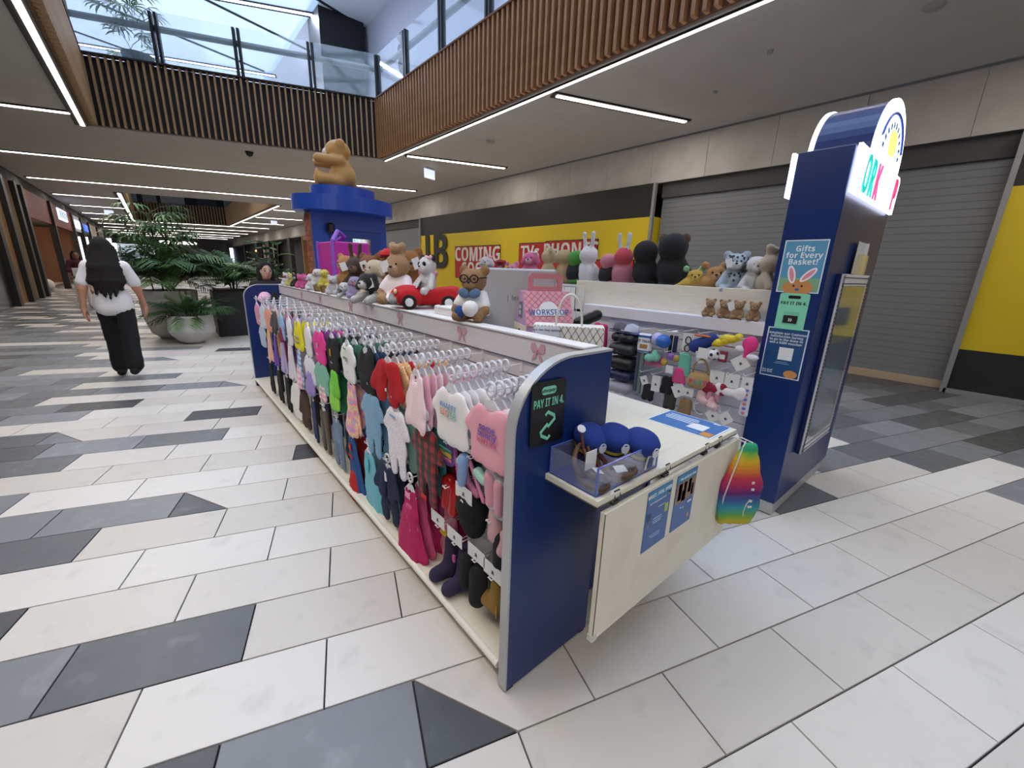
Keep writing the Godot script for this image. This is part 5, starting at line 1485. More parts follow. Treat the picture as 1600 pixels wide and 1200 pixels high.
		br.prism(PackedVector2Array([V2(-0.042, 0.0), V2(-0.038, 0.022), V2(-0.02, 0.04), V2(0.0, 0.046), V2(0.02, 0.04), V2(0.038, 0.022), V2(0.042, 0.0), V2(0.02, 0.03), V2(0, 0.036), V2(-0.02, 0.03)]), 0.003, Transform3D(Basis(V(1, 0, 0), V(0, 0, 1), V(0, -1, 0)), V(0, 0, 0)))
		part("peak", br, mat("peak_black", "17171c", 0.3), c, Vector3.ZERO, bs)
		var bd := G.new()
		bd.prism(ellipse(0.015, 0.016, 16), 0.002, Transform3D(Basis(V(1, 0, 0), -0.25), V(0, 0.042, 0.0555)))
		part("badge", bd, mat("badge_white", "c9ccd2", 0.5), c, Vector3.ZERO, bs)
	# brown leather toy harnesses
	for i in 3:
		var h := thing("toy_harness", ["brown leather toy harness standing up over the tray wall", "brown leather toy harness coiled flat in the tray", "dark brown toy harness at the front of the tray"][i], "harness", [V(0.995, 0.857, -0.775), V(0.96, 0.858, -0.715), V(1.05, 0.858, -0.70)][i], [0.3, 1.2, -0.4][i], "brown toy harnesses in the tray")
		var lm := mat("leather_%d" % i, ["6a4630", "4a3226", "5a3e2e"][i], 0.6)
		var g := G.new()
		if i == 0:
			g.tube(ring3(V(0, 0.05, 0), V(0.08, 0.05, 0), 20, Basis(V(1, 0, 0), -0.5)), 0.0085, 6, true)
			g.tube(ring3(V(0.02, 0.03, 0.03), V(0.06, 0.035, 0), 20, Basis(V(1, 0, 0), -0.9)), 0.008, 6, true)
			for x in [-0.03, 0.0, 0.035]: g.box(V(x, 0.055, 0.02), V(0.015, 0.09, 0.005), 0.001, Basis(V(1, 0, 0), -0.4))
			g.box(V(-0.012, 0.115, -0.012), V(0.014, 0.08, 0.004), 0.001, Basis(V(1, 0, 0), -0.2))
			part("straps", g, lm, h)
			var rg := G.new()
			rg.prism(ellipse(0.022, 0.014, 18), 0.003, Transform3D(Basis(V(1, 0, 0), -0.9), V(-0.012, 0.155, -0.02)))
			part("white_tab", rg, mat("card_white"), h)
			part("paper_tag", bx(V(0.05, 0.06, 0.002)), mat("card_white"), h, V(-0.075, 0.09, 0.045), Basis(V(0, 1, 0), -0.3))
		else:
			g.tube(ring3(V(0, 0.012, 0), V(0.065, 0.038, 0), 18, Basis(V(1, 0, 0), -PI * 0.5)), 0.010, 6, true)
			g.tube(ring3(V(0.02, 0.028, 0.01), V(0.05, 0.032, 0), 18, Basis(V(1, 0, 0), -PI * 0.42)), 0.009, 6, true)
			part("straps", g, lm, h)
			part("white_tab", bx(V(0.04, 0.002, 0.03)), mat("card_white"), h, V(0.01, 0.036, 0.02), Basis(V(1, 0, 0), 0.3))
	# tie-dye drawstring bag on the end of the hanging panel
	var bag := thing("drawstring_bag", "rainbow tie-dye drawstring bag hanging on the end of the cream panel", "bag", V(1.85, 0.435, -0.572), -0.62)
	bag.scale = V(0.80, 0.82, 1.0)
	var bp := []
	var rain := [[0.455, "2f9a6a"], [0.42, "8fb83a"], [0.385, "d8b32c"], [0.34, "d8862a"], [0.29, "c03a48"], [0.245, "a82a5c"], [0.20, "5c2a6a"], [0.155, "3a5c94"], [0.11, "3a94a0"], [0.065, "62a24a"], [0.025, "c0b02c"]]
	for j in 41:
		var f := j / 4.0
		var i := mini(int(f), 9)
		var w: float = lerpf(0.012, 0.090, clampf((f - 0.7) / 4.5, 0.0, 1.0)) if f < 8.0 else lerpf(0.088, 0.07, (f - 8.0) / 2.0)
		var yy: float = lerpf(rain[i][0], rain[i + 1][0], f - i) - 0.02
		bp.append([V(-w, yy, 0.0), V(w, yy, 0.0), 0.026, 0.026, lin(rain[i][1]).lerp(lin(rain[i + 1][1]), f - i)])
	part("sack", soft(bp, 0.008, 150.0, 1.7, 0.010, V(26, 5, 26)), vmat("tie_dye", 0.9), bag)
	var cd := G.new()
	for s in [-1.0, 1.0]:
		cd.tube([V(s * 0.012, 0.43, 0.012), V(s * 0.02, 0.462, -0.005), V(s * 0.02 - 0.03, 0.468, -0.05), V(s * 0.02 - 0.045, 0.44, -0.075)], 0.0035, 6)
	cd.tube([V(-0.025, 0.474, 0.0), V(-0.06, 0.38, 0.015), V(-0.09, 0.25, 0.02), V(-0.105, 0.16, 0.018), V(-0.10, 0.08, 0.01)], 0.0035, 6)
	part("cord", cd, mat("cord_white", "d8d4cc", 0.8), bag)
	var pr := G.new()
	pr.tube([V(0.03, 0.03, 0.018), V(0.025, 0.07, 0.019), V(0.034, 0.11, 0.019), V(0.05, 0.14, 0.018)], 0.0025, 5)
	for q in [[0.055, 0.13, 0.02], [0.056, 0.095, 0.026], [0.055, 0.20, 0.018], [0.05, 0.24, 0.016]]: pr.box(V(q[0], q[1], 0.0185), V(q[2], 0.014, 0.006), 0.002)
	part("white_print", pr, mat("cord_white"), bag)
	# white cap behind the panel end
	var wc := thing("cloth_hat", "white cloth cap hanging behind the end of the cream panel", "cap", V(1.955, 0.70, -0.70))
	part("crown", blob([[V(0, 0.04, 0), V(0.06, 0.07, 0.055), null, null, W], [V(0.02, 0.0, 0.02), V(0.065, 0.03, 0.05), null, null, W]]), cloth("e2dfe2"), wc)
	# ---- on the inner counter, seen over the white ledge
	var H := 0.8505
	var mo := thing("till_screen", "light grey back of a till screen with a round dark logo", "screen", V(1.52, H, -1.78), 0.0)
	mo.rotation.y = -PI * 0.5 + 0.62
	part("panel", bx(V(0.46, 0.34, 0.03), 0.01), mat("till_grey", "a9aaac", 0.45), mo, V(0, 0.49, 0))
	part("stand", bx(V(0.10, 0.34, 0.04), 0.008), mat("till_grey"), mo, V(0, 0.17, -0.02))
	part("foot", bx(V(0.22, 0.012, 0.16), 0.004), mat("till_grey"), mo, V(0, 0.006, -0.02))
	var lg := G.new()
	lg.prism(ellipse(0.018, 0.018), 0.002, Transform3D(Basis.IDENTITY, V(-0.18, 0.60, 0.0152)))
	part("round_logo", lg, mat("logo_dark", "1c3a3a", 0.5), mo)
	part("lettering", text("| lenovo", 0.026, 0.001), mat("till_ink", "77787c", 0.5), mo, V(0.03, 0.50, 0.0158))
	# the carry house
	var ho := thing("carry_house", "pink and lilac cardboard carry house with quilted pink roof and handle", "box", V(1.50, H, -1.52), -0.42)
	var lil := mat("house_lilac", "b89ac4", 0.6); var crm := mat("house_cream", "ddd5c0", 0.6); var pnk := mat("house_pink", "dc9aa8", 0.6)
	ho.scale = Vector3.ONE * 0.92
	part("walls", bx(V(0.27, 0.42, 0.22), 0.003), lil, ho, V(0, 0.21, 0))
	part("end_wall", bx(V(0.004, 0.42, 0.214)), crm, ho, V(-0.137, 0.21, 0))
	var gb := G.new()
	gb.prism(PackedVector2Array([V2(-0.11, 0.42), V2(0.11, 0.42), V2(0.022, 0.60), V2(-0.022, 0.60)]), 0.27, Transform3D(Basis(V(0, 0, 1), V(0, 1, 0), V(-1, 0, 0)), V(0.135, 0, 0)))
	part("gable", gb, lil, ho)
	for s in [-1.0, 1.0]:
		var slope := Basis(V(1, 0, 0), V(0, 0.18, -0.088 * s).normalized(), V(0, 0.088 * s, 0.18).normalized())
		var rf := part("roof_side", bx(V(0.272, 0.2, 0.004)), pnk, ho, V(0, 0.51, s * 0.068), slope)
		var q := G.new()
		for k in range(-7, 8):
			for d in [-1.0, 1.0]:
				var a := V2(k * 0.036 - d * 0.1, -0.1); var b := V2(k * 0.036 + d * 0.1, 0.1)
				# clip to the roof
				var t0 := 0.0; var t1 := 1.0
				var dx := b.x - a.x
				for lim in [[-0.134, 1.0], [0.134, -1.0]]:
					var t: float = (lim[0] - a.x) / dx
					if (dx > 0.0) == (lim[1] > 0.0): t0 = maxf(t0, t)
					else: t1 = minf(t1, t)
				if t1 <= t0 + 0.02: continue
				var p0 := a.lerp(b, t0); var p1 := a.lerp(b, t1)
				q.tube([V(p0.x, p0.y, 0.0025), V(p1.x, p1.y, 0.0025)], 0.0014, 4)
		part("quilting", q, mat("house_rose", "c07888", 0.6), rf)
		if s > 0:
			var hb := G.new()
			var arch := PackedVector2Array()
			for i in 13: arch.append(V2(0.055 * cos(PI * i / 12.0), 0.0 + 0.05 * sin(PI * i / 12.0)))
			hb.prism(arch, 0.001, Transform3D(Basis.IDENTITY, V(0, -0.01, 0.0045)))
			part("label_arch", hb, mat("label_white", "e6e6ea", 0.5), rf)
			part("label_bar", bx(V(0.17, 0.038, 0.001)), mat("label_white"), rf, V(0.0, -0.022, 0.005))
			part("lettering", text("WORKSHOP", 0.030, 0.001), mat("label_ink", "5a6aa0", 0.5), rf, V(0.0, -0.022, 0.006))
	var hn := G.new()
	var outer := round_rect(0.20, 0.10, 0.02)
	hn.prism(PackedVector2Array([V2(-0.10, -0.05), V2(0.10, -0.05), V2(0.10, 0.03), V2(0.085, 0.05), V2(-0.085, 0.05), V2(-0.10, 0.03), V2(-0.10, -0.0), V2(-0.07, 0.0), V2(-0.07, 0.02), V2(0.07, 0.02), V2(0.07, -0.02), V2(-0.07, -0.02), V2(-0.07, -0.001), V2(-0.10, -0.001)]), 0.01, Transform3D(Basis.IDENTITY, V(0, 0.645, -0.005)))
	part("handle", hn, mat("handle_rose", "c97c80", 0.6), ho)
	var dr := G.new()
	var da := PackedVector2Array([V2(-0.032, 0.0), V2(0.032, 0.0), V2(0.032, 0.09)])
	for i in 9: da.append(V2(0.032 * cos(PI * i / 8.0), 0.09 + 0.035 * sin(PI * i / 8.0)))
	da.append(V2(-0.032, 0.09))
	dr.prism(da, 0.003, Transform3D(Basis(V(0, 0, 1), V(0, 1, 0), V(-1, 0, 0)), V(-0.139, 0.27, 0)))
	part("doorway_print", dr, mat("door_black", "1a1414", 0.7), ho)
	for s in [-1.0, 1.0]: part("shutter_print", bx(V(0.002, 0.09, 0.03)), mat("shutter_cream", "cfc3a0", 0.6), ho, V(-0.140, 0.35, s * 0.065))
	var wn := part("window_print", bx(V(0.003, 0.085, 0.055)), mat("window_grey", "6a6870", 0.6), ho, V(-0.1375, 0.50, 0))
	for k in 4: part("window_pane", bx(V(0.002, 0.022, 0.013)), mat("pane_mint", "b8d0cc", 0.4), wn, V(-0.002, (k / 2) * 0.03 - 0.015, (k % 2) * 0.02 - 0.01))
	for q in [[0.085, "c27a52"], [0.062, "4a4a8c"], [0.045, "7ab0a8"]]:
		var ra := G.new()
		var pts := PackedVector2Array()
		for i in 17: pts.append(V2(q[0] * cos(PI * i / 16.0), q[0] * sin(PI * i / 16.0)))
		ra.prism(pts, 0.002, Transform3D(Basis.IDENTITY, V(0.01, 0.30, 0.1105 + (0.085 - q[0]) * 0.06)))
		part("rainbow_print", ra, mat("rainbow_" + q[1], q[1], 0.6), ho)
	# paper bag with net pattern and the handwritten note
	var pg := thing("paper_bag", "white paper carrier bag with black net pattern and rope handles", "bag", V(1.33, H, -1.19), -PI * 0.5 + 0.72)
	part("sack", bx(V(0.30, 0.43, 0.10), 0.003), mat("bag_white", "dedbd3", 0.7), pg, V(0, 0.215, 0))
	var net := G.new()
	for k in range(-16, 17):
		for d in [-1.0, 1.0]:
			var a := V2(k * 0.03 - d * 0.13, 0.0); var b := V2(k * 0.03 + d * 0.13, 0.43)
			var dx := b.x - a.x
			var t0 := 0.0; var t1 := 1.0
			for lim in [[-0.148, 1.0], [0.148, -1.0]]:
				var t: float = (lim[0] - a.x) / dx
				if (dx > 0.0) == (lim[1] > 0.0): t0 = maxf(t0, t)
				else: t1 = minf(t1, t)
			if t1 <= t0 + 0.02: continue
			var p0 := a.lerp(b, t0); var p1 := a.lerp(b, t1)
			net.tube([V(p0.x, p0.y, 0.0502), V(p1.x, p1.y, 0.0502)], 0.0011, 4)
	part("net_pattern", net, mat("net_black", "3a3632", 0.7), pg)
	for s in [-1.0, 1.0]:
		var hg := G.new()
		var hp := []
		for i in 13: hp.append(V(0.055 * cos(PI * i / 12.0), 0.43 + 0.13 * sin(PI * i / 12.0), s * 0.03))
		hg.tube(hp, 0.005, 6)
		part("rope_handle", hg, mat("cord_white"), pg)
	var nt := sheet("handwritten_note", "handwritten price note taped to the paper bag", "note", V(1.2295, 1.213, -1.2195), Basis(V(0, 1, 0), -PI * 0.5 + 0.72), 0.105, 0.125, "d4d6e0", [["See our bag options", 0.009, 0.0, 0.048, "3c3f62", "Droid Serif"], ["House Box $7", 0.013, 0.0, 0.015, "24242a", "Droid Serif"], ["or", 0.011, 0.0, -0.007, "24242a", "Droid Serif"], ["Paper Bag", 0.013, -0.008, -0.030, "24242a", "Droid Serif"]])
	# magenta pack behind the panel, black phone cradle
	var mp := thing("magenta_pack", "pack of magenta ribbon hanging at the end of the slat wall, behind the paper bag", "pack", V(2.74, 0.93, -2.10), -1.2)
	part("pack", blob([[V(-0.03, -0.02, 0), V(-0.03, 0.15, 0), 0.035, 0.03, W], [V(0.03, -0.02, 0), V(0.03, 0.14, 0), 0.035, 0.03, W]], 0.011, 90.0, 0.006), cloth("b8285c"), mp)
	var ph := thing("phone_cradle", "black telephone cradle behind the paper bag", "telephone", V(1.56, H, -1.28))
	part("base", bx(V(0.16, 0.37, 0.12), 0.02), mat("clip_black", "1b1b1c", 0.3, 0.3), ph, V(0, 0.185, 0))
	part("handset", blob([[V(-0.06, 0.42, 0), V(0.07, 0.45, 0), 0.028, 0.028, W]], 0.01), mat("clip_black"), ph)
	# white wire rack by the far unit
	var wr := thing("wire_rack", "white wire rack standing against the far unit", "rack", V(2.80, 0.0, -2.55))
	var wg := G.new()
	for i in 6: wg.tube([V(0, 0.03, -0.2 + i * 0.08), V(0, 1.37, -0.2 + i * 0.08)], 0.004, 6)
	for i in 7: wg.tube([V(0, 0.1 + i * 0.2, -0.2), V(0, 0.1 + i * 0.2, 0.2)], 0.004, 6)
	for s in [-1.0, 1.0]: wg.tube([V(-0.12, 0.006, s * 0.2), V(0.02, 0.006, s * 0.2), V(0.0, 0.03, s * 0.2)], 0.006, 6)
	part("wires", wg, mat("wire_white", "c3c8d2", 0.4), wr)

func hook(t: Node, l := 0.16):
	var g := G.new()
	g.tube([V(l, 0, 0), V(0.01, 0, 0), V(0, 0.004, 0), V(-0.002, 0.014, 0)], 0.0028, 5)
	part("hook", g, mat("prong_white", "e4e3e6", 0.3), t)

func goods(called: String, label: String, category: String, z: float, y: float, body: Array, turn := 0.0, group := "accessories on the slat wall") -> Node3D:
	# hangs on a hook of the accessory unit at x = 2.72; body: [[name, mesh or G, material, offset]]
	var t := thing(called, label, category, V(2.745, y, z), -PI * 0.5 + turn, group)
	for b in body: part(b[0], b[1], b[2], t, b[3] if b.size() > 3 else Vector3.ZERO)
	return t

func build_accessories():
	var unit: Node = get_node("accessory_unit")
	for q in [[-1.68, 1.09], [-1.53, 1.1], [-1.47, 1.1], [-1.35, 1.12], [-1.24, 1.12], [-1.12, 1.12], [-0.98, 1.12], [-1.6, 0.95], [-1.46, 0.96], [-1.35, 0.97], [-1.23, 0.96], [-1.63, 0.78], [-1.54, 0.78], [-1.36, 0.74], [-1.11, 0.89], [-1.015, 0.89], [-0.925, 0.90], [-1.19, 0.65], [-1.09, 0.65], [-1.02, 0.63]]:
		var g := G.new()
		g.tube([V(0.06, q[1] + 0.02, q[0] + 1.7), V(-0.19, q[1] + 0.02, q[0] + 1.7), V(-0.196, q[1] + 0.034, q[0] + 1.7)], 0.0028, 5)
		part("hook", g, mat("prong_white", "e4e3e6", 0.3), unit)
	var c := W
	var cardm := mat("card_white", "dcdbd9", 0.6)
	var mk := func(p, n := 0.0): return blob(p, 0.008, 130.0, n)
	# stacked dark boxes and bags left of the hooks
	var st := [["161517", 1.02, 0.07, "flat black box under the black cap"], ["232427", 0.93, 0.09, "dark grey folded stack below the flat black box"], ["14140f", 0.82, 0.10, "pack of black glossy ribbon in the dark stack"], ["1c2448", 0.72, 0.08, "navy folded stack low on the slat wall"], ["9a98a4", 0.62, 0.09, "clear bags of pale accessories at the bottom of the stack"]]
	for e in st:
		solo("accessory_stack", blob([[V(-0.05, 0, 0), V(0.05, 0, 0.0), e[2] * 0.5, e[2] * 0.5, W], [V(-0.05, 0, -0.07), V(0.05, 0.0, -0.07), e[2] * 0.5, e[2] * 0.48, W], [V(-0.05, 0, 0.07), V(0.05, 0.0, 0.07), e[2] * 0.5, e[2] * 0.48, W]], 0.012, 70.0, 0.008), mat("stack_" + e[0], e[0], 0.4), e[3], "stack", V(2.76, e[1], -1.85), Basis.IDENTITY, "dark stacks on the slat wall")
	var tray := thing("cap_tray", "clear tray of toy caps fixed high on the slat wall", "tray", V(2.77, 1.06, -1.86))
	part("tray", bx(V(0.14, 0.004, 0.26)), mat("tray_blue2", "2c3a9a", 0.3), tray)
	part("wall", bx(V(0.003, 0.09, 0.26)), pane("acrylic", "b9c4e0", 0.14), tray, V(-0.07, 0.045, 0))
	part("edge", bx(V(0.004, 0.003, 0.26)), mat("acrylic_edge", "5a68b8", 0.2), tray, V(-0.07, 0.091, 0))
	for q in [["151417", "black toy cap with red stitching in the high tray", -1.93], ["c9ccd6", "white toy cap with pink trim in the high tray", -1.82]]:
		var g := G.new()
		g.lathe([V2(0.055, 0), V2(0.056, 0.02), V2(0.045, 0.052), V2(0.001, 0.066)], 18)
		g.box(V(-0.06, 0.004, 0), V(0.06, 0.006, 0.075), 0.002)
		solo("toy_hat", g, cloth(q[0]), q[1], "cap", V(2.765, 1.064, q[2]), Basis(V(0, 0, 1), -0.15))
	var tb := G.new()
	goods("treat_pouch", "white pouch printed Pet Treats with a bowl picture", "pouch", -1.683, 1.0, [["pouch", bx(V(0.11, 0.15, 0.03), 0.012), cloth("dfe0e4"), V(0, 0, 0)], ["band", bx(V(0.112, 0.035, 0.032), 0.01), mat("pouch_blue", "3558a0", 0.5), V(0, 0.052, 0)], ["band", bx(V(0.112, 0.026, 0.032), 0.01), mat("pouch_blue"), V(0, -0.058, 0)], ["lettering", text("PET TREATS", 0.018, 0.001), mat("pouch_ink", "2a3f74", 0.5), V(0, 0.018, 0.0165)], ["bowl_print", bx(V(0.06, 0.032, 0.002)), mat("bowl_brown", "a87a44", 0.6), V(0, -0.022, 0.016)]], 0.15)
	goods("toy_helmet", "round blue toy helmet with lilac shell", "helmet", -1.54, 1.04, [["shell", mk.call([[V(0, 0, 0), V(0.055, 0.05, 0.055), null, null, W]]), mat("helmet_blue", "2f62b4", 0.35), V(0.02, 0, 0.02)], ["lining", mk.call([[V(0, 0, 0), V(0.045, 0.05, 0.045), null, null, W]]), mat("helmet_lilac", "b4b4dc", 0.4), V(-0.04, 0.005, 0)]])
	goods("lead_bundle", "bundle of black and white toy leads on a hook", "lead", -1.46, 1.05, [["straps", bx(V(0.03, 0.12, 0.02), 0.006), cloth("1f2a4a"), V(0.02, -0.02, 0)], ["straps", bx(V(0.02, 0.14, 0.02), 0.005), cloth("17171a"), V(-0.015, -0.03, 0)], ["bow", mk.call([[V(-0.02, 0.05, 0), V(0.025, 0.06, 0), 0.012, 0.012, W]]), cloth("d8dade"), V(0, 0.01, 0.01)]])
	var gl := goods("toy_glasses", "black toy glasses on a white card", "glasses", -1.348, 1.045, [["header_card", bx(V(0.075, 0.12, 0.002)), cardm, V(0, 0.015, 0)]], 0.2)
	var gg := G.new()
	for s in [-1.0, 1.0]: gg.tube(ring3(V(0, s * 0.028, 0.006), V(0.018, 0.024, 0), 14), 0.0035, 6, true)
	part("frames", gg, mat("clip_black", "1b1b1c", 0.3, 0.3), gl)
	goods("sport_pennant", "navy and orange sports scarf pack on the top hooks", "scarf", -1.242, 1.07, [["scarf", mk.call([[V(-0.05, -0.03, 0), V(0.05, 0.03, 0), 0.045, 0.04, W]], 0.004), cloth("22387a"), V(0, 0, 0)], ["trim", bx(V(0.11, 0.012, 0.02), 0.004), cloth("c86a3c"), V(0, 0.05, 0.03)], ["header_card", bx(V(0.07, 0.07, 0.002)), cardm, V(0.03, -0.06, 0.05)]])
	for q in [[-1.142, 1.085, "yellow plush duck accessory at the front of its hook"], [-1.068, 1.12, "yellow plush duck accessory with fluffy crest"]]:
		goods("duck_accessory", q[2], "toy", q[0], q[1], [["body", mk.call([[V(-0.02, 0, 0), V(0.055, 0.028, 0.032), null, null, W], [V(0.045, 0.02, 0.01), V(0.025, 0.024, 0.024), null, null, W]], 0.003), cloth("d6be34"), V(0, 0, 0)]])
	goods("bird_accessory", "hot pink plush flamingo with white wings", "toy", -0.955, 1.085, [["body", mk.call([[V(0, 0, 0), V(0.045, 0.05, 0.035), null, null, W], [V(0.0, -0.03, 0.02), V(-0.01, -0.075, 0.03), 0.018, 0.01, W]]), cloth("d8367c"), V(0, 0.02, 0)], ["wings", mk.call([[V(-0.045, -0.015, 0.01), V(0.038, 0.022, 0.02), null, null, W], [V(0.03, -0.055, 0.02), V(0.04, 0.02, 0.02), null, null, W]]), cloth("dcd6dc"), V(0, 0, 0)]])
	goods("toy_football", "small white and black football on a card", "ball", -1.156, 1.01, [["ball", mk.call([[V(0, 0, 0), V(0.038, 0.038, 0.038), null, null, W]]), mat("ball_white", "dddbd8", 0.5), V(0, 0, 0.02)], ["panels", football(), mat("ball_black", "1b1b1d", 0.5), V(0, 0, 0.02)]])
	goods("red_booklet", "small dark red booklet pack beside the football", "booklet", -1.104, 1.0, [["cover", bx(V(0.05, 0.07, 0.02), 0.004), mat("booklet_red", "8c2c48", 0.5), V(0, 0, 0)], ["print", bx(V(0.035, 0.03, 0.002)), cardm, V(0, 0.0, 0.011)]])
	for q in [[-0.991, 0.985, 0.6], [-1.225, 0.985, 0.3]]:
		var t := goods("hang_tag", "white hang tag turned on its corner below the " + ("pink flamingo" if q[0] > -1.1 else "navy sports scarf"), "tag", q[0], q[1], [], 0.3, "white hang tags on the slat wall")
		card(t, V(0, 0, 0.03), 0.085, 0.085, Basis(V(0, 0, 1), q[2]))
	# second row
	goods("scarf_roll", "long grey striped scarves hanging beside the dark stack", "scarf", -1.70, 0.80, [["scarf", bx(V(0.03, 0.36, 0.03), 0.008), cloth("4a5668"), V(-0.02, 0, 0)], ["scarf", bx(V(0.03, 0.34, 0.03), 0.008), cloth("6a7c74"), V(0.015, -0.03, 0.005)]])
	goods("mint_teddy", "mint green pacifier teddy set with pink backing", "toy", -1.594, 0.90, [["teddy", mk.call([[V(-0.03, 0, 0.01), V(0.036, 0.03, 0.02), null, null, W], [V(0.03, 0.015, 0.01), V(0.034, 0.032, 0.02), null, null, W], [V(0.01, 0.05, 0), V(0.022, 0.02, 0.015), null, null, W]]), cloth("7cc0a8"), V(0, 0, 0.01)], ["backing", bx(V(0.15, 0.08, 0.004), 0.002), cloth("c9708c"), V(-0.01, -0.02, -0.01)]])
	goods("charm_bundle", "bundle of gold, purple and cream charms", "charm", -1.463, 0.91, [["gold_charm", mk.call([[V(-0.035, -0.02, 0.01), V(0.028, 0.028, 0.02), null, null, W]]), cloth("c2a04c"), V(0, 0, 0)], ["gold_charm", mk.call([[V(0.045, 0.02, 0.0), V(0.026, 0.028, 0.02), null, null, W]]), cloth("b8964c"), V(0, 0, 0)], ["purple_charm", mk.call([[V(0.005, 0.03, 0.012), V(0.03, 0.028, 0.02), null, null, W]]), cloth("8a68b4"), V(0, 0, 0)], ["header_card", bx(V(0.055, 0.055, 0.002)), cardm, V(0.02, -0.06, 0.03)]])
	var oc := []
	for i in 6: oc.append([V((i - 2.5) * 0.012, 0.04, 0), V((i - 2.5) * 0.019, -0.10, 0.01 * (i % 2)), 0.010, 0.006, W])
	goods("mint_tassels", "mint green tassel toy with long strands", "toy", -1.352, 0.90, [["strands", mk.call(oc), cloth("6ab8a0"), V(0, 0.02, 0)], ["head", mk.call([[V(0, 0.065, 0), V(0.04, 0.016, 0.02), null, null, W]]), cloth("6ab8a0"), V(0, 0, 0)]])
	var po := []
	for i in 6: po.append([V((i - 2.5) * 0.010, 0.04, 0.004), V((i - 2.5) * 0.020, -0.055, 0.012 * (i % 2)), 0.010, 0.008, W])
	goods("pink_tassels", "hot pink tassel toy below the mint strands", "toy", -1.375, 0.80, [["strands", mk.call(po), cloth("d04a84"), V(0, 0.02, 0)]])
	var bk := goods("jute_basket", "tan jute basket with coloured letters and a looped handle", "basket", -1.225, 0.845, [["basket", mk.call([[V(-0.04, -0.035, 0), V(0.04, -0.035, 0), 0.045, 0.045, W], [V(-0.035, 0.0, 0), V(0.035, 0.0, 0), 0.04, 0.04, W]]), cloth("a88a5c"), V(0, -0.01, 0.01)]], 0.15)
	var hl := G.new()
	var hp := []
	for i in 11: hp.append(V(0.05 * cos(PI * i / 10.0), 0.02 + 0.10 * sin(PI * i / 10.0), 0.03))
	hl.tube(hp, 0.006, 6)
	part("handle", hl, cloth("94764c"), bk)
	for i in 4: part("letter", text("PLAY"[i], 0.032, 0.003), mat("letter_b%d" % i, ["c03a5a", "4a8ac0", "3a9a7a", "c23a8c"][i], 0.7), bk, V(-0.045 + i * 0.03, -0.035, 0.056))
	# third row: cards with small things
	for q in [[-1.64, 0.725, 0.055, 0.065, 0.4, "small white card pack beside the scarves"], [-1.541, 0.72, 0.065, 0.12, 0.0, "tall white card pack with a cupcake picture"], [-1.359, 0.71, 0.085, 0.085, 0.5, "white hang tag turned on its corner below the pink tassels"], [-1.29, 0.715, 0.075, 0.06, 0.0, "white card pack behind the turned hang tag"], [-1.113, 0.862, 0.09, 0.085, 0.0, "white header card above the red bow"], [-1.017, 0.86, 0.085, 0.09, 0.0, "white header card above the white bow"], [-0.925, 0.865, 0.065, 0.08, 0.0, "white header card of the light strip pack"], [-1.017, 0.605, 0.075, 0.075, 0.7, "white hang tag low on the slat wall near the pillar"], [-1.10, 0.60, 0.075, 0.075, 0.75, "white hang tag with a rainbow mark low on the slat wall"]]:
		var t := goods("card_pack", q[5], "card", q[0], q[1], [], 0.1, "white cards on the slat wall")
		card(t, V(0, 0, 0.02), q[2], q[3], Basis(V(0, 0, 1), q[4]))
	for q in [[-1.457, 0.73, "141316", "black glove pack among the white cards"], [-1.60, 0.64, "1d1c20", "black bead pack low on the slat wall"], [-1.42, 0.62, "3a3630", "dark charm pack low on the slat wall"], [-1.30, 0.60, "8a6e4a", "tan tassel low on the slat wall"], [-1.50, 0.60, "8c8890", "grey clear pack low on the slat wall"]]:
		goods("small_pack", q[3], "pack", q[0], q[1], [["pack", mk.call([[V(-0.02, 0.04, 0), V(-0.025, -0.05, 0), 0.022, 0.026, W], [V(0.02, 0.04, 0), V(0.025, -0.045, 0.01), 0.022, 0.024, W]], 0.006), cloth(q[2]), Vector3.ZERO]])
	goods("hair_bow", "dark red ribbon bow on a card", "bow", -1.113, 0.785, [["bow", bow3(0.05), cloth("8c1c34"), V(0, 0, 0.02)], ["tails", mk.call([[V(-0.01, 0, 0.01), V(-0.035, -0.075, 0.01), 0.012, 0.016, W], [V(0.01, 0, 0.01), V(0.03, -0.07, 0.01), 0.012, 0.016, W]]), cloth("c0849a"), V(0, 0, 0.01)]])
	goods("hair_bow", "large white satin bow on a card", "bow", -1.015, 0.785, [["bow", bow3(0.068), cloth("e0dcdc"), V(0, 0, 0.02)]])
	for q in [[-1.196, 0.715, "pale pink baby sock pair, upper"], [-1.131, 0.69, "pale pink baby sock pair, lower"]]:
		goods("toy_socks", q[2], "socks", q[0], q[1], [["sock", mk.call([[V(0, 0.02, 0), V(0, -0.02, 0), 0.03, 0.032, W], [V(0, -0.02, 0), V(0.035, -0.03, 0.02), 0.03, 0.026, W]]), cloth("d9b6b4"), V(0, 0, 0)]])
	for z in [-1.19, -1.10]:
		var hg := G.new()
		hg.tube(ring3(V(0, 0.0, 0.01), V(0.045, 0.05, 0), 20), 0.004, 6, true)
		goods("hoop_band", "white hair hoop low on the slat wall, below the " + ("upper" if z < -1.15 else "lower") + " baby socks", "hair band", z, 0.63, [["hoop", hg, mat("hoop_white", "d8d6d8", 0.4)]], 0.0, "white hair hoops")
	var led := goods("light_strip_pack", "white pack of red and blue toy lights beside the pillar", "pack", -0.918, 0.745, [["sleeve", bx(V(0.055, 0.19, 0.012), 0.004), mat("sleeve_white", "cfd0dc", 0.4), V(0, 0, 0.01)]])
	for i in 6:
		var g := G.new()
		g.ball(V(0, 0.075 - i * 0.03, 0.018), V(0.012, 0.010, 0.006), 8)
		part("coloured_bead", g, mat("bead_%d" % (i % 2), ["6a6ac8", "c86a86"][i % 2], 0.4), led)
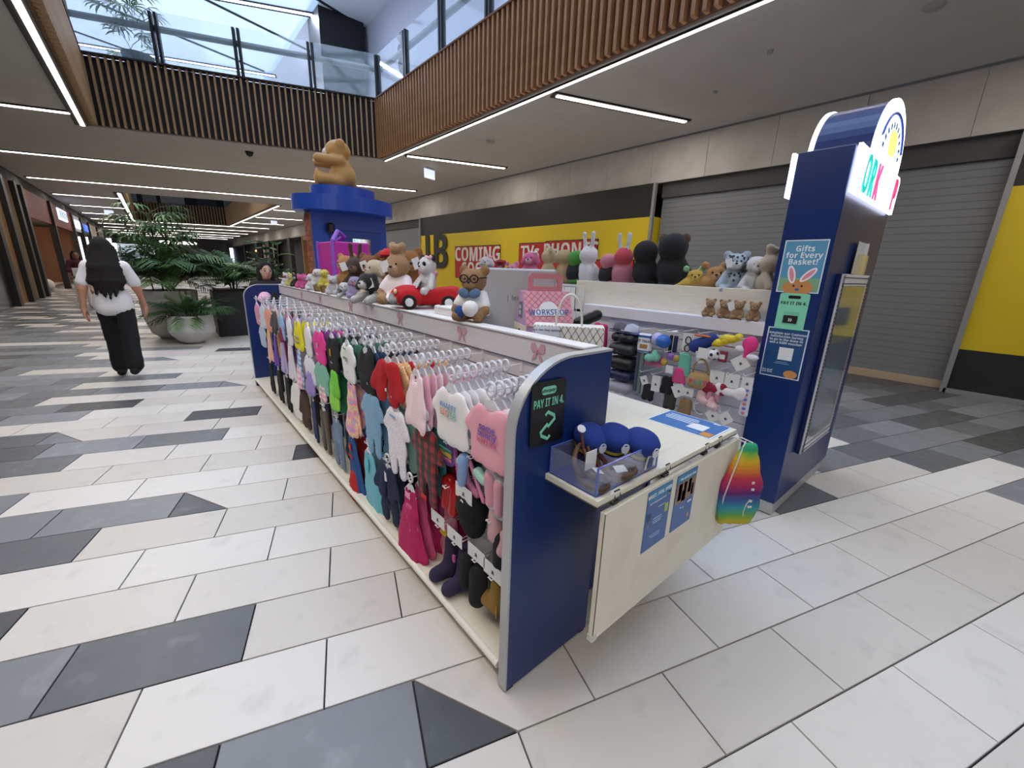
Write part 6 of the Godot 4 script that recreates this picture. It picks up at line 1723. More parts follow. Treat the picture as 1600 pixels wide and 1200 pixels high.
	# ---- accessories near the blue end panel on the clothes unit
	var u: Node = get_node("display_unit")
	for q in [[-1.345, 0.81], [-1.175, 0.81], [-1.03, 0.81], [-1.22, 0.60], [-1.43, 0.37], [-1.29, 0.36], [-1.14, 0.37], [-1.03, 0.36], [-1.36, 0.60], [-1.05, 0.60]]:
		var g := G.new()
		for s in [-1.0, 1.0]: g.tube([V(1.145, q[1], q[0] + 3.35 + s * 0.01), V(0.80, q[1], q[0] + 3.35 + s * 0.01)], 0.0026, 5)
		g.tube([V(0.80, q[1], q[0] + 3.34), V(0.795, q[1] + 0.012, q[0] + 3.35), V(0.80, q[1], q[0] + 3.36)], 0.0026, 5)
		part("double_hook", g, mat("prong_white", "e4e3e6", 0.3), u)
	var near := func(called: String, label: String, cat: String, x: float, y: float, z: float, body: Array, turn := 0.0):
		var t := thing(called, label, cat, V(x, y, z), -PI * 0.5 + turn, "accessories beside the near blue panel")
		for b in body: part(b[0], b[1], b[2], t, b[3] if b.size() > 3 else Vector3.ZERO)
		return t
	var tags := [[-1.34, 0.845, "white price card on the hook of the rainbow purse"], [-1.17, 0.855, "white price card over the pastel headband"], [-1.02, 0.855, "white price card over the bunny slippers"], [-1.22, 0.635, "white price card over the black wig"], [-1.43, 0.405, "white price card beside the magenta dress"], [-1.29, 0.395, "white price card over the glitter boots"], [-1.13, 0.405, "white price card over the black shoes"], [-1.02, 0.395, "white price card over the tan boot"]]
	for q in tags:
		var t: Node3D = near.call("price_card", q[2], "card", 0.812, q[1], q[0], [])
		card(t, V(0, 0, 0.004), 0.115, 0.062)
		card(t, V(0.01, -0.01, -0.12), 0.10, 0.06)
	var rp: Node3D = near.call("rainbow_purse", "round rainbow toy purse with purple strap", "purse", 0.845, 0.735, -1.39, [["purse", mk.call([[V(0, 0, 0), V(0.065, 0.06, 0.022), null, null, W]]), mat("purse_purple", "7a4a9c", 0.5)]])
	for q in [[0.025, 0.010, "58a48c"], [0.006, 0.012, "d0b43c"], [-0.016, 0.010, "c8708c"]]: part("stripe", bx(V(0.10, q[1] * 1.6, 0.008), 0.003), cloth(q[2]), rp, V(0, q[0], 0.019))
	part("strap", blob([[V(0.05, 0.05, 0), V(0.10, -0.11, 0.01), 0.009, 0.009, W]], 0.006), cloth("b86aa0"), rp)
	near.call("pastel_headband", "pink headband with pastel fluffy unicorn ears", "headband", 0.84, 0.74, -1.19, [["band", mk.call([[V(-0.07, 0.03, 0), V(-0.06, -0.07, 0), 0.014, 0.014, W], [V(-0.06, -0.07, 0), V(0.02, -0.10, 0), 0.014, 0.014, W], [V(0.0, 0.04, 0.02), V(0.09, -0.09, 0.02), 0.009, 0.009, W]]), cloth("c9789c")], ["blue_fluff", mk.call([[V(-0.03, 0.045, 0.03), V(-0.045, -0.065, 0.03), 0.024, 0.018, W]], 0.005), cloth("8aa6d0")], ["mint_fluff", mk.call([[V(-0.07, 0.02, 0.02), V(-0.03, 0.02, 0.02), 0.02, 0.018, W], [V(0.05, 0.02, 0.02), V(0.09, 0.0, 0.02), 0.02, 0.018, W]], 0.005), cloth("a2d0c0")]])
	for q in [[-1.06, 0.765, "pink-soled plush bunny slipper on its hook"], [-1.005, 0.75, "grey-white plush bunny slipper nearest the blue panel"]]:
		near.call("bunny_slipper", q[2], "slipper", 0.835, q[1], q[0], [["fluff", mk.call([[V(0, 0.02, 0), V(0.004, -0.10, 0), 0.034, 0.030, W]], 0.004), cloth("dcd8d8")], ["sole", mk.call([[V(0, 0.015, 0.02), V(0.003, -0.09, 0.02), 0.024, 0.020, W]]), cloth("d69aa8")]], 0.2)
	near.call("red_shoes", "pair of shiny red sequinned toy shoes", "shoes", 0.845, 0.575, -1.36, [["shoe", mk.call([[V(-0.03, 0.03, 0), V(-0.02, -0.07, 0.02), 0.032, 0.026, W], [V(0.03, 0.02, 0), V(0.04, -0.08, 0.02), 0.030, 0.026, W]], 0.004), mat("sequin_red", "a81818", 0.25, 0.2)]])
	near.call("black_wig", "fluffy black toy wig hanging on a double hook", "wig", 0.85, 0.53, -1.22, [["hair", mk.call([[V(0, 0.03, 0), V(0.075, 0.075, 0.06), null, null, W], [V(0.01, -0.04, 0), V(0.065, 0.06, 0.05), null, null, W]], 0.012), cloth("0e0d0e")]])
	near.call("pink_slippers", "pair of dusty pink toy slippers with grey trim", "slippers", 0.845, 0.60, -1.045, [["slipper", mk.call([[V(0, 0.03, 0), V(0.01, -0.06, 0.01), 0.034, 0.036, W]]), cloth("c79c9c")], ["trim", mk.call([[V(-0.02, 0.05, 0.01), V(0.02, 0.03, 0.02), 0.016, 0.016, W]]), cloth("a8a2a0")], ["slipper", mk.call([[V(0.05, -0.05, 0), V(0.055, -0.10, 0.01), 0.03, 0.032, W]]), cloth("d4a4aa")]])
	near.call("black_sneaker", "black toy sneaker with white sole", "shoe", 0.84, 0.50, -1.01, [["shoe", mk.call([[V(0, 0.04, 0), V(0.005, -0.06, 0.01), 0.034, 0.030, W]]), cloth("1a191b")], ["sole", mk.call([[V(-0.03, 0.04, 0), V(-0.025, -0.06, 0.01), 0.012, 0.012, W]]), cloth("d0cecc")]])
	near.call("glitter_boots", "pair of dark purple glitter toy boots standing on the base shelf", "boots", 0.84, 0.102, -1.345, [["boot", mk.call([[V(-0.055, 0.045, -0.02), V(-0.05, 0.19, -0.03), 0.042, 0.040, W], [V(-0.055, 0.04, -0.02), V(-0.06, 0.035, 0.06), 0.036, 0.034, W]], 0.003), cloth("2c2440")], ["boot", mk.call([[V(0.055, 0.045, -0.02), V(0.06, 0.19, -0.03), 0.042, 0.040, W], [V(0.055, 0.04, -0.02), V(0.05, 0.035, 0.06), 0.036, 0.034, W]], 0.003), cloth("322846")], ["pink_tab", bx(V(0.02, 0.035, 0.01), 0.003), cloth("b04a86"), V(0.03, 0.16, 0.02)]])
	near.call("black_shoes", "pair of black toy shoes hanging below a price card", "shoes", 0.83, 0.275, -1.165, [["shoe", mk.call([[V(-0.045, 0.05, 0), V(-0.05, -0.06, 0.01), 0.038, 0.036, W]]), cloth("121113")], ["shoe", mk.call([[V(0.04, 0.035, 0.01), V(0.045, -0.075, 0.02), 0.040, 0.038, W]]), cloth("141315")], ["sole_edge", mk.call([[V(0.0, 0.03, 0.01), V(0.008, -0.06, 0.02), 0.006, 0.006, W]]), cloth("b8b4b0")]])
	near.call("tan_boot", "tan suede toy boot hanging beside the near panel", "boot", 0.835, 0.275, -1.02, [["boot", mk.call([[V(0, 0.05, -0.01), V(0.0, -0.04, -0.01), 0.036, 0.044, W], [V(0, -0.045, -0.01), V(-0.06, -0.055, 0.0), 0.042, 0.036, W]]), cloth("8a6a2c")], ["lace", mk.call([[V(0.03, -0.01, 0.03), V(0.035, -0.07, 0.035), 0.005, 0.005, W]]), cloth("b8984c")]])
	near.call("grey_slippers", "grey felt toy slippers behind the white price cards", "slippers", 0.90, 0.30, -1.10, [["slipper", mk.call([[V(0, 0.05, 0), V(0.01, -0.05, 0.0), 0.045, 0.045, W], [V(0.07, 0.06, 0), V(0.08, -0.04, 0.0), 0.04, 0.042, W]]), cloth("6a6460")]])
	near.call("pink_bunny_set", "pink toy dress with floral bow behind the magenta dress", "doll clothes", 0.90, 0.35, -1.47, [["dress", garment("dress"), cloth("pink_floral_dark"), V(0, 0.05, 0)], ["belt", bx(V(0.10, 0.02, 0.03), 0.006), cloth("d0b43c"), V(0, -0.08, 0.02)]])
	# pink cloud pack at the far end of the rack
	solo("cloud_pack", blob([[V(-0.06, 0, 0), V(0.05, 0.045, 0.06), null, null, W], [V(0.02, 0.02, 0), V(0.06, 0.055, 0.06), null, null, W], [V(0.08, 0, 0), V(0.05, 0.04, 0.05), null, null, W]], 0.012, 60.0), cloth("dca0b4"), "pale pink fluffy pack at the far end of the top prongs", "pack", V(0.90, 1.10, -5.42), Basis(V(0, 1, 0), 1.2))
	solo("witch_hat", cone_hat(), cloth("161517"), "small black pointed hat on the far top prongs", "hat", V(0.95, 1.10, -5.15))

func cone_hat() -> G:
	var g := G.new()
	g.lathe([V2(0.001, 0.0), V2(0.075, 0.0), V2(0.075, 0.006), V2(0.04, 0.012), V2(0.03, 0.05), V2(0.012, 0.09), V2(0.001, 0.10)], 18)
	return g

func bow3(w: float) -> Mesh:
	var p := []
	for s in [-1.0, 1.0]: p += [[V(s * 0.012, 0, 0.01), V(s * w, 0.016, 0.005), 0.014, 0.030, W], [V(s * 0.012, 0, 0.01), V(s * w, -0.012, 0.005), 0.014, 0.026, W]]
	p.append([V(0, 0.006, 0.016), V(0, -0.006, 0.016), 0.014, 0.014, W])
	return soft(p, 0.007, 130.0, 1.6)

func football() -> G:
	var g := G.new()
	for d in [V(0, 0, 1), V(0.85, 0.3, 0.4), V(-0.85, 0.3, 0.4), V(0.4, -0.85, 0.35), V(-0.45, -0.8, 0.35), V(0, 0.92, 0.35)]:
		var n: Vector3 = (d as Vector3).normalized()
		g.ball(n * 0.0345, V(0.0125, 0.0125, 0.005), 8, Basis.looking_at(-n, Vector3.UP if absf(n.y) < 0.9 else Vector3.RIGHT))
	return g

# ------------------------------------------------------------------ people
func joined(list: Array) -> ArrayMesh:
	# several meshes with vertex colours as one surface: [[mesh, transform], ...]
	var st := SurfaceTool.new()
	for e in list: st.append_from(e[0], 0, e[1])
	return st.commit()

func hand_mesh(skin: Color, side: float) -> ArrayMesh:
	var key := "hand%s%d" % [skin.to_html(), int(side)]
	if shapes.has(key): return shapes[key]
	# hangs down from the wrist at the origin; palm faces the thigh
	var p := [[V(0, 0.0, 0), V(0, -0.035, 0.0), 0.024, 0.028, skin], [V(0, -0.035, -0.018), V(0, -0.075, -0.022), 0.017, 0.015, skin], [V(0, -0.035, 0.018), V(0, -0.078, 0.022), 0.017, 0.015, skin]]
	for i in 4:
		var z := 0.030 - i * 0.020
		var l: float = [0.066, 0.076, 0.070, 0.054][i]
		p += [[V(0, -0.078, z), V(-side * 0.006, -0.078 - l * 0.5, z), 0.0090, 0.0085, skin], [V(-side * 0.006, -0.078 - l * 0.5, z), V(-side * 0.022, -0.078 - l, z), 0.0085, 0.0075, skin]]
	p += [[V(0, -0.02, 0.024), V(-side * 0.012, -0.055, 0.050), 0.013, 0.0105, skin], [V(-side * 0.012, -0.055, 0.050), V(-side * 0.02, -0.088, 0.054), 0.0105, 0.009, skin]]
	shapes[key] = soft(p, 0.0045, 320.0)
	return shapes[key]

func face_on(t: Node3D, hc: Vector3, lips: String):
	var e := G.new()
	for s in [-1.0, 1.0]: e.ball(hc + V(s * 0.033, 0.004, 0.090), V(0.013, 0.007, 0.006), 8)
	part("eyes", e, mat("eye_dark", "2a1f1c", 0.3), t)
	var br := G.new()
	for s in [-1.0, 1.0]: br.tube([hc + V(s * 0.016, 0.024, 0.094), hc + V(s * 0.034, 0.030, 0.091), hc + V(s * 0.050, 0.023, 0.080)], 0.0035, 5)
	part("eyebrows", br, mat("brow_dark", "2c1e1a", 0.9), t)
	var m := G.new()
	m.ball(hc + V(0, -0.060, 0.090), V(0.024, 0.007, 0.008), 8)
	part("mouth", m, mat("lips_" + lips, lips, 0.5), t)

func person(label: String, at: Vector3, turn: float, h: float, o: Dictionary) -> Node3D:
	# stands on its feet at the origin and faces +z
	var t := thing("person", label, "person", at, turn)
	var k := h / 1.70
	var sk := lin(o.get("skin", "b98a70"))
	var st: float = o.get("stride", 0.0)
	var P := []
	var hc := V(0, 1.575, 0.015)
	P += [[hc, V(0.076, 0.108, 0.092), null, null, sk], [hc + V(0, -0.065, 0.03), V(0.052, 0.05, 0.055), null, null, sk], [hc + V(0, -0.018, 0.098), V(0.013, 0.022, 0.018), null, null, sk]]
	for s in [-1.0, 1.0]: P += [[hc + V(s * 0.076, -0.005, -0.005), V(0.012, 0.028, 0.018), null, null, sk]]
	P += [[V(0, 1.50, -0.005), V(0, 1.40, -0.015), 0.052, 0.056, sk], [V(-0.13, 1.375, -0.01), V(0.13, 1.375, -0.01), 0.055, 0.055, sk], [V(0, 1.30, 0), V(0, 1.02, 0.0), 0.115, 0.10, sk], [V(-0.05, 0.95, 0), V(0.05, 0.95, 0), 0.11, 0.11, sk]]
	var hands := []
	for s in [-1.0, 1.0]:
		var sw: float = st * s
		var ik := 0 if s < 0 else 1
		var el: Vector3 = V(s * 0.235, 1.115, -0.02 - sw * 0.06)
		var wr: Vector3 = V(s * 0.262, 0.885, 0.035 - sw * 0.14)
		if o.has("fold"):
			el = V(s * 0.245, 1.13, 0.03); wr = V(s * 0.06, 1.09, 0.22)
		P += [[V(s * 0.165, 1.365, -0.01), el, 0.050, 0.040, sk], [el, wr, 0.039, 0.026, sk]]
		hands.append([hand_mesh(sk, s), Transform3D(Basis.IDENTITY if not o.has("fold") else Basis(Vector3(0, 0, 1), -s * 1.4), wr)])
		# leg; the stepping foot is lifted behind
		var kn := V(s * 0.095, 0.50, 0.02 + sw * 0.14)
		var an := V(s * 0.095, 0.085 + (0.07 if sw < 0.0 else 0.0), sw * 0.22 - 0.02)
		P += [[V(s * 0.085, 0.92, 0), kn, 0.088, 0.058, sk], [kn, an, 0.056, 0.036, sk], [an + V(0, -0.045, -0.03), an + V(s * 0.01, -0.05, 0.14), 0.034, 0.030, sk]]
	var body := soft(P, 0.016, 75.0)
	var all := [[body, Transform3D.IDENTITY]]
	all.append_array(hands)
	var K := Basis.IDENTITY.scaled(Vector3.ONE * k)
	part("body", joined(all), vmat("skin", 0.6), t, Vector3.ZERO, K)
	# clothing
	var tp := [[V(0, 1.33, 0), V(0, 1.05, 0.0), 0.132, 0.122, W], [V(-0.12, 1.37, -0.01), V(0.12, 1.37, -0.01), 0.072, 0.072, W], [V(-0.06, 0.98, 0), V(0.06, 0.98, 0), 0.120, 0.120, W], [V(-0.08, 0.90, 0), V(0.08, 0.90, 0), 0.104, 0.104, W], [V(-0.07, 0.88, -0.04), V(0.07, 0.88, -0.04), 0.085, 0.085, W]]
	for s in [-1.0, 1.0]:
		var sw: float = st * s
		if o.get("sleeve", "short") == "short": tp += [[V(s * 0.165, 1.365, -0.01), V(s * 0.222, 1.185, -0.015 - sw * 0.04), 0.066, 0.066, W]]
		else: tp += [[V(s * 0.165, 1.365, -0.01), V(s * 0.245, 1.125, 0.02), 0.064, 0.054, W], [V(s * 0.245, 1.125, 0.02), V(s * (0.09 if o.has("fold") else 0.26), 1.09 if o.has("fold") else 0.92, 0.19 if o.has("fold") else 0.03), 0.052, 0.042, W]]
	part("top", soft(tp, 0.017, 60.0, 1.0, 0.010, V(9, 5, 9)), cloth(o.get("top", "e4e2e2")), t, Vector3.ZERO, K)
	var bp := [[V(-0.055, 0.95, 0), V(0.055, 0.95, 0), 0.112, 0.112, W]]
	var flare: float = o.get("flare", 0.06)
	for s in [-1.0, 1.0]:
		var sw: float = st * s
		var kn := V(s * 0.10, 0.50, 0.02 + sw * 0.14)
		if o.get("bottom_len", "long") == "long": bp += [[V(s * 0.085, 0.93, 0), kn, 0.098, 0.070 + flare * 0.2, W], [kn, V(s * 0.105, 0.115 + (0.07 if sw < 0.0 else 0.0), sw * 0.22 - 0.01), 0.070 + flare * 0.2, 0.055 + flare * 0.45, W]]
		else: bp += [[V(s * 0.085, 0.93, 0), V(s * 0.10, 0.62, 0.02 + sw * 0.1), 0.105, 0.105, W]]
	part("trousers", soft(bp, 0.017, 110.0, 1.0, 0.012, V(9, 4, 9)), cloth(o.get("bottom", "131315")), t, Vector3.ZERO, K)
	var sp := []
	for s in [-1.0, 1.0]:
		var sw: float = st * s
		var an := V(s * 0.095, 0.05 + (0.07 if sw < 0.0 else 0.0), sw * 0.22 - 0.02)
		sp += [[an + V(0, -0.005, -0.045), an + V(s * 0.01, -0.015, 0.15), 0.046, 0.036, W]]
	part("shoes", soft(sp, 0.012, 90.0), cloth(o.get("shoes", "151416")), t, Vector3.ZERO, K)
	# hair
	var hp := [[hc + V(0, 0.025, -0.022), V(0.092, 0.115, 0.095), null, null, W]]
	if o.get("hair_len", "long") == "long":
		for i in 11:
			var f := (i - 5) / 5.0
			var wob := sin(i * 2.7)
			var a := hc + V(f * 0.075, 0.03 - 0.03 * f * f, -0.05 + 0.03 * f * f)
			var b := V(f * 0.115, 1.36 + 0.015 * wob, -0.125 + 0.05 * f * f)
			var c := V(f * 0.135 + 0.012 * wob, 1.20, -0.150 + 0.05 * f * f)
			var e := V(f * 0.125 - 0.02 * wob, 1.04 + 0.06 * f * f + 0.045 * wob, -0.155 + 0.05 * f * f)
			hp += [[a, b, 0.046, 0.036, W], [b, c, 0.036, 0.030, W], [c, e, 0.030, 0.010, W]]
	elif o.get("hair_len") == "mid":
		for s in [-1.0, 1.0]: hp += [[hc + V(s * 0.078, 0.02, -0.02), hc + V(s * 0.088, -0.15, 0.0), 0.032, 0.035, W], [hc + V(s * 0.05, 0.0, -0.07), hc + V(s * 0.06, -0.16, -0.05), 0.05, 0.045, W]]
	part("hair", soft(hp, 0.012, 130.0, 1.0, 0.016, V(45, 10, 45)), cloth(o.get("hair", "17120f")), t, Vector3.ZERO, K)
	if o.get("face", false): face_on(t, hc * k, o.get("lips", "a85c58"))
	return t

func build_people():
	person("woman with long dark hair, white tee and wide black trousers walking away", V(-0.46, 0.0, -7.16), PI - 0.12, 1.72, {"skin": "b98468", "top": "dcd9da", "bottom": "0f0f11", "flare": 0.06, "stride": 0.8, "hair": "17110f"})
	var w2 := person("woman in dark red top and pale trousers holding a laptop, by the brick shop", V(-1.76, 0.0, -18.0), 0.25, 1.645, {"skin": "8a5c46", "top": "4a2024", "bottom": "cfc9c0", "flare": 0.03, "stride": 0.3, "hair": "181210", "hair_len": "mid", "sleeve": "long", "fold": true, "face": true, "shoes": "cfcac4"})
	solo("laptop", bx(V(0.34, 0.24, 0.02), 0.006), mat("laptop_grey", "b4b2b6", 0.4), "closed grey laptop held against a dark red top", "laptop", V(-1.705, 1.04, -17.765), Basis(V(0, 1, 0), 0.25))
	person("person in grey shorts and brown flat shoes, mostly behind the walking woman", V(-0.86, 0.0, -12.3), 0.4, 1.66, {"skin": "b08468", "top": "9a8a80", "bottom": "5a5654", "bottom_len": "short", "hair": "4a3628", "hair_len": "mid", "face": true, "shoes": "6a5240", "stride": 0.3})
	person("young woman with dark hair behind the far blue panel of the kiosk", V(1.09, 0.0, -6.30), 0.12, 1.50, {"skin": "d0a58e", "top": "2a2426", "bottom": "1a1a1c", "hair": "1c1412", "hair_len": "mid", "face": true, "lips": "b0625c"})
	person("dark-dressed person leaning on the upper glass balustrade", V(5.65, 5.5, -11.3), -2.0, 1.68, {"skin": "9a7460", "top": "1d1e22", "bottom": "1a1a1c", "hair": "1a1412", "hair_len": "mid", "sleeve": "long"})

# ------------------------------------------------------------------ plants
func frond_mesh(seed_: int, len: float, droop: float, n: int, leaf: float) -> Mesh:
	# a palm frond along +z, arching; leaflets to both sides
	var r := RandomNumberGenerator.new(); r.seed = seed_
	var g := G.new()
	var path := []
	for i in 9:
		var t := i / 8.0
		path.append(V(0, len * (0.55 * t - droop * t * t), len * (0.25 * t + 0.62 * t * t * 0.9)))
	var rad := []
	for i in 9: rad.append(0.008 * (1.0 - i / 9.5))
	g.tube(path, rad, 5, false, false)
	for i in n:
		var t := 0.22 + 0.78 * i / (n - 1.0)
		var f := t * 8.0
		var a: Vector3 = path[mini(int(f), 7)].lerp(path[mini(int(f) + 1, 8)], f - int(f))
		var d: Vector3 = (path[mini(int(f) + 1, 8)] - path[mini(int(f), 7)]).normalized()
		for s in [-1.0, 1.0]:
			var l: float = leaf * (0.55 + 0.9 * sin(PI * clampf(t * 0.9, 0, 1))) * r.randf_range(0.85, 1.1)
			var side := V(s, 0, 0)
			var dir := (side * 0.8 + d * 0.75 + V(0, 0.15, 0)).normalized()
			var up: Vector3 = dir.cross(d).normalized() * -s
			if up.y < 0: up = -up
			var w := l * 0.036
			var wd := dir.cross(up).normalized() * w
			var m := a + dir * l * 0.5 + V(0, -0.02 * l, 0)
			var e := a + dir * l + V(0, -0.32 * l, 0)
			g.tri(a, m + wd, m - wd, up, up, up)
			g.tri(m + wd, e, m - wd, up, up, up)
	return g.mesh()

func fan_mesh(seed_: int, leaf: float) -> Mesh:
	# a lady-palm leaf: a fan of strap leaflets on a stalk
	var r := RandomNumberGenerator.new(); r.seed = seed_
	var g := G.new()
	var tip := V(0, leaf * 0.7, leaf * 0.9)
	g.tube([Vector3.ZERO, V(0, leaf * 0.45, leaf * 0.4), tip], 0.006, 5, false, false)
	for i in 9:
		var a := (i - 4) * 0.36 + r.randf_range(-0.06, 0.06)
		var dir := V(sin(a), 0.12 - 0.1 * absf(a), cos(a)).normalized()
		var l := leaf * r.randf_range(0.75, 1.05)
		var wd := dir.cross(Vector3.UP).normalized() * l * 0.062
		var m := tip + dir * l * 0.5 + V(0, 0.03 * l, 0)
		var e := tip + dir * l + V(0, -0.34 * l, 0)
		var q := tip + dir * l * 0.8 + V(0, -0.08 * l, 0)
		var u := Vector3.UP
		g.tri(tip, m + wd, m - wd, u, u, u); g.tri(m + wd, q + wd * 0.9, m - wd, u, u, u); g.tri(q + wd * 0.9, q - wd * 0.9, m - wd, u, u, u); g.tri(q + wd * 0.9, e, q - wd * 0.9, u, u, u)
	return g.mesh()

func leaf_mesh() -> Mesh:
	if shapes.has("fig_leaf"): return shapes["fig_leaf"]
	var g := G.new()
	var p := []; var n := []
	for i in 9:
		var t := i / 8.0
		var w := 0.11 * sin(PI * pow(t, 0.8)) + 0.002
		var row := []; var nr := []
		for j in 7:
			var s := (j - 3) / 3.0
			row.append(V(s * w, 0.10 * t - 0.16 * t * t + 0.02 * absf(s), 0.34 * t)); nr.append(V(-s * 0.3, 1, 0.1).normalized())
		p.append(row); n.append(nr)
	g.grid(p, n)
	g.tube([V(0, 0, -0.06), V(0, 0.012, 0.08), V(0, 0.005, 0.2)], 0.003, 5)
	shapes["fig_leaf"] = g.mesh()
	return shapes["fig_leaf"]

func build_plants():
	rng.seed = 23
	var green := [mat("leaf_a", "3c5a38", 0.45), mat("leaf_b", "4e7044", 0.45), mat("leaf_c", "2a4428", 0.45), mat("leaf_d", "5a7a46", 0.45)]
	for m in green: m.backlight_enabled = true; m.backlight = hexc("26381c")
	# pots
	var pt := [["white_planter", "round white planter with a tapered foot in front of the palms", V(0.36, 0, -9.65), [V2(0.001, 0.0), V2(0.13, 0.0), V2(0.24, 0.06), V2(0.345, 0.20), V2(0.36, 0.26), V2(0.335, 0.52), V2(0.31, 0.52), V2(0.31, 0.45), V2(0.001, 0.45)], "d8d5d4"], ["grey_planter", "tall warm grey planter behind the white one", V(0.12, 0, -10.5), [V2(0.001, 0.0), V2(0.22, 0.0), V2(0.36, 0.12), V2(0.44, 0.42), V2(0.46, 0.92), V2(0.43, 0.92), V2(0.42, 0.84), V2(0.001, 0.84)], "b4ada8"]]
	for q in pt:
		var t := thing(q[0], q[1], "planter", q[2])
		var g := G.new()
		g.lathe(q[3], 36)
		part("pot", g, tri_mat("pot_" + q[4], ntex(0.02, [hexc(q[4]).darkened(0.06), hexc(q[4])], 61, 128, 3), Vector3.ONE * 2.0, 0.6), t)
		var s := G.new()
		s.lathe([V2(0.001, 0.02), V2(0.305 if q[0][0] == "w" else 0.415, 0.0)], 24, V(0, q[3][7].y, 0))
		part("soil", s, mat("soil", "4a3628", 0.95), t)
	var bp := thing("black_planter", "long black planter box full of dark foliage behind the kiosk", "planter", V(1.55, 0, -10.5))
	part("box", bx(V(1.5, 0.92, 0.75), 0.01), mat("planter_black", "151517", 0.5), bp, V(0, 0.46, 0))
	part("soil", bx(V(1.4, 0.02, 0.65)), mat("soil", "4a3628", 0.95), bp, V(0, 0.925, 0))
	# palms
	var fr := []
	for i in 3: fr.append(frond_mesh(40 + i, 1.0, [0.28, 0.42, 0.16][i], 17, 0.40))
	var fa := []
	for i in 3: fa.append(fan_mesh(60 + i, 0.34))
	var palms := [["feather_palm", "feathery palm arching out of the white planter", V(0.36, 0.45, -9.65), 20, 0.8, 0.0], ["feather_palm", "large feathery palm growing in the tall grey planter", V(0.16, 0.84, -10.5), 34, 1.05, 0.6], ["feather_palm", "dark feathery palm in the black planter box", V(1.2, 0.92, -10.5), 22, 0.95, 0.3]]
	for q in palms:
		var t := thing(q[0], q[1], "plant", q[2])
		for i in q[3]:
			var a: float = i * 2.399 + rng.randf_range(-0.3, 0.3)
			var lean := rng.randf_range(-0.35, 0.35)
			part("frond", fr[i % 3], green[(i * 3) % 4], t, V(0.05 * sin(a), q[5] * rng.randf(), 0.05 * cos(a)), Basis(Vector3.UP, a) * Basis(Vector3.RIGHT, lean).scaled(Vector3.ONE * q[4] * rng.randf_range(0.8, 1.1)))
		for i in 4:
			var g := G.new()
			g.tube([V(0.05 * sin(i * 1.6), 0, 0.05 * cos(i * 1.6)), V(0.09 * sin(i * 1.6), 0.5, 0.09 * cos(i * 1.6))], 0.014, 6)
			part("stem", g, mat("stem_green", "4a4a2c", 0.7), t)
	var lp := thing("lady_palm", "tall lady palm with fan leaves rising above the grey planter", "plant", V(0.05, 0.84, -10.6))
	for i in 8:
		var x := 0.16 * sin(i * 2.1); var z := 0.14 * cos(i * 2.1)
		var g := G.new()
		g.tube([V(x, 0, z), V(x * 1.2, 0.8, z * 1.1), V(x * 1.5, 1.42 - i * 0.09, z * 1.3)], 0.012, 6)
		part("cane", g, mat("stem_green"), lp)
		for k in 7:
			var a := k * 2.4 + i
			part("fan_leaf", fa[k % 3], green[(k + i) % 4], lp, V(x * 1.4, 0.78 + 0.11 * k - i * 0.085, z * 1.25), Basis(Vector3.UP, a) * Basis(Vector3.RIGHT, 0.1 * (k - 4)).scaled(Vector3.ONE * rng.randf_range(0.85, 1.15)))
	var fg := thing("fiddle_leaf_fig", "broad-leaved fig in the black planter box beside the girl", "plant", V(1.85, 0.92, -10.4))
	for i in 3:
		var g := G.new()
		g.tube([V(i * 0.15 - 0.15, 0, 0), V(i * 0.2 - 0.2, 0.5, 0.05), V(i * 0.22 - 0.2, 0.95, 0.0)], 0.012, 6)
		part("stem", g, mat("stem_green"), fg)
		for k in 8: part("leaf", leaf_mesh(), green[(k + i) % 4], fg, V(i * 0.2 - 0.2, 0.15 + k * 0.11, 0.03), Basis(Vector3.UP, k * 2.4 + i) * Basis(Vector3.RIGHT, -0.3))
	var gc := thing("ground_foliage", "dense dark leaves spilling over the black planter box", "plant", V(1.5, 0.92, -10.3))
	for i in 36: part("leaf", leaf_mesh(), green[i % 4], gc, V(rng.randf_range(-0.7, 0.7), rng.randf_range(0.0, 0.35), rng.randf_range(-0.2, 0.25)), Basis(Vector3.UP, rng.randf() * TAU) * Basis(Vector3.RIGHT, rng.randf_range(-0.8, 0.2)))
	# tree on the level above
	var ut := thing("upper_tree", "leafy potted tree behind the glass on the level above", "plant", V(0.42, 5.55, -14.0))
	var pg := G.new()
	pg.lathe([V2(0.001, 0), V2(0.22, 0), V2(0.3, 0.4), V2(0.28, 0.4), V2(0.27, 0.35), V2(0.001, 0.35)], 20)
	part("pot", pg, mat("planter_black"), ut)
	for i in 26: part("fan_leaf", fa[i % 3], green[i % 4], ut, V(rng.randf_range(-0.2, 0.2), rng.randf_range(0.3, 1.5), rng.randf_range(-0.2, 0.2)), Basis(Vector3.UP, rng.randf() * TAU) * Basis(Vector3.RIGHT, rng.randf_range(-0.6, 0.4)))

# ------------------------------------------------------------------ shops and writing
func panel_board(called: String, z0: float, z1: float, y0: float, y1: float, m: Material, x: float, d := 0.06) -> MeshInstance3D:
	var o := part(called, bx(V(d, y1 - y0, absf(z1 - z0)), 0.004), m, self, V(x, (y0 + y1) * 0.5, (z0 + z1) * 0.5))
	o.set_meta("kind", "structure")
	return o

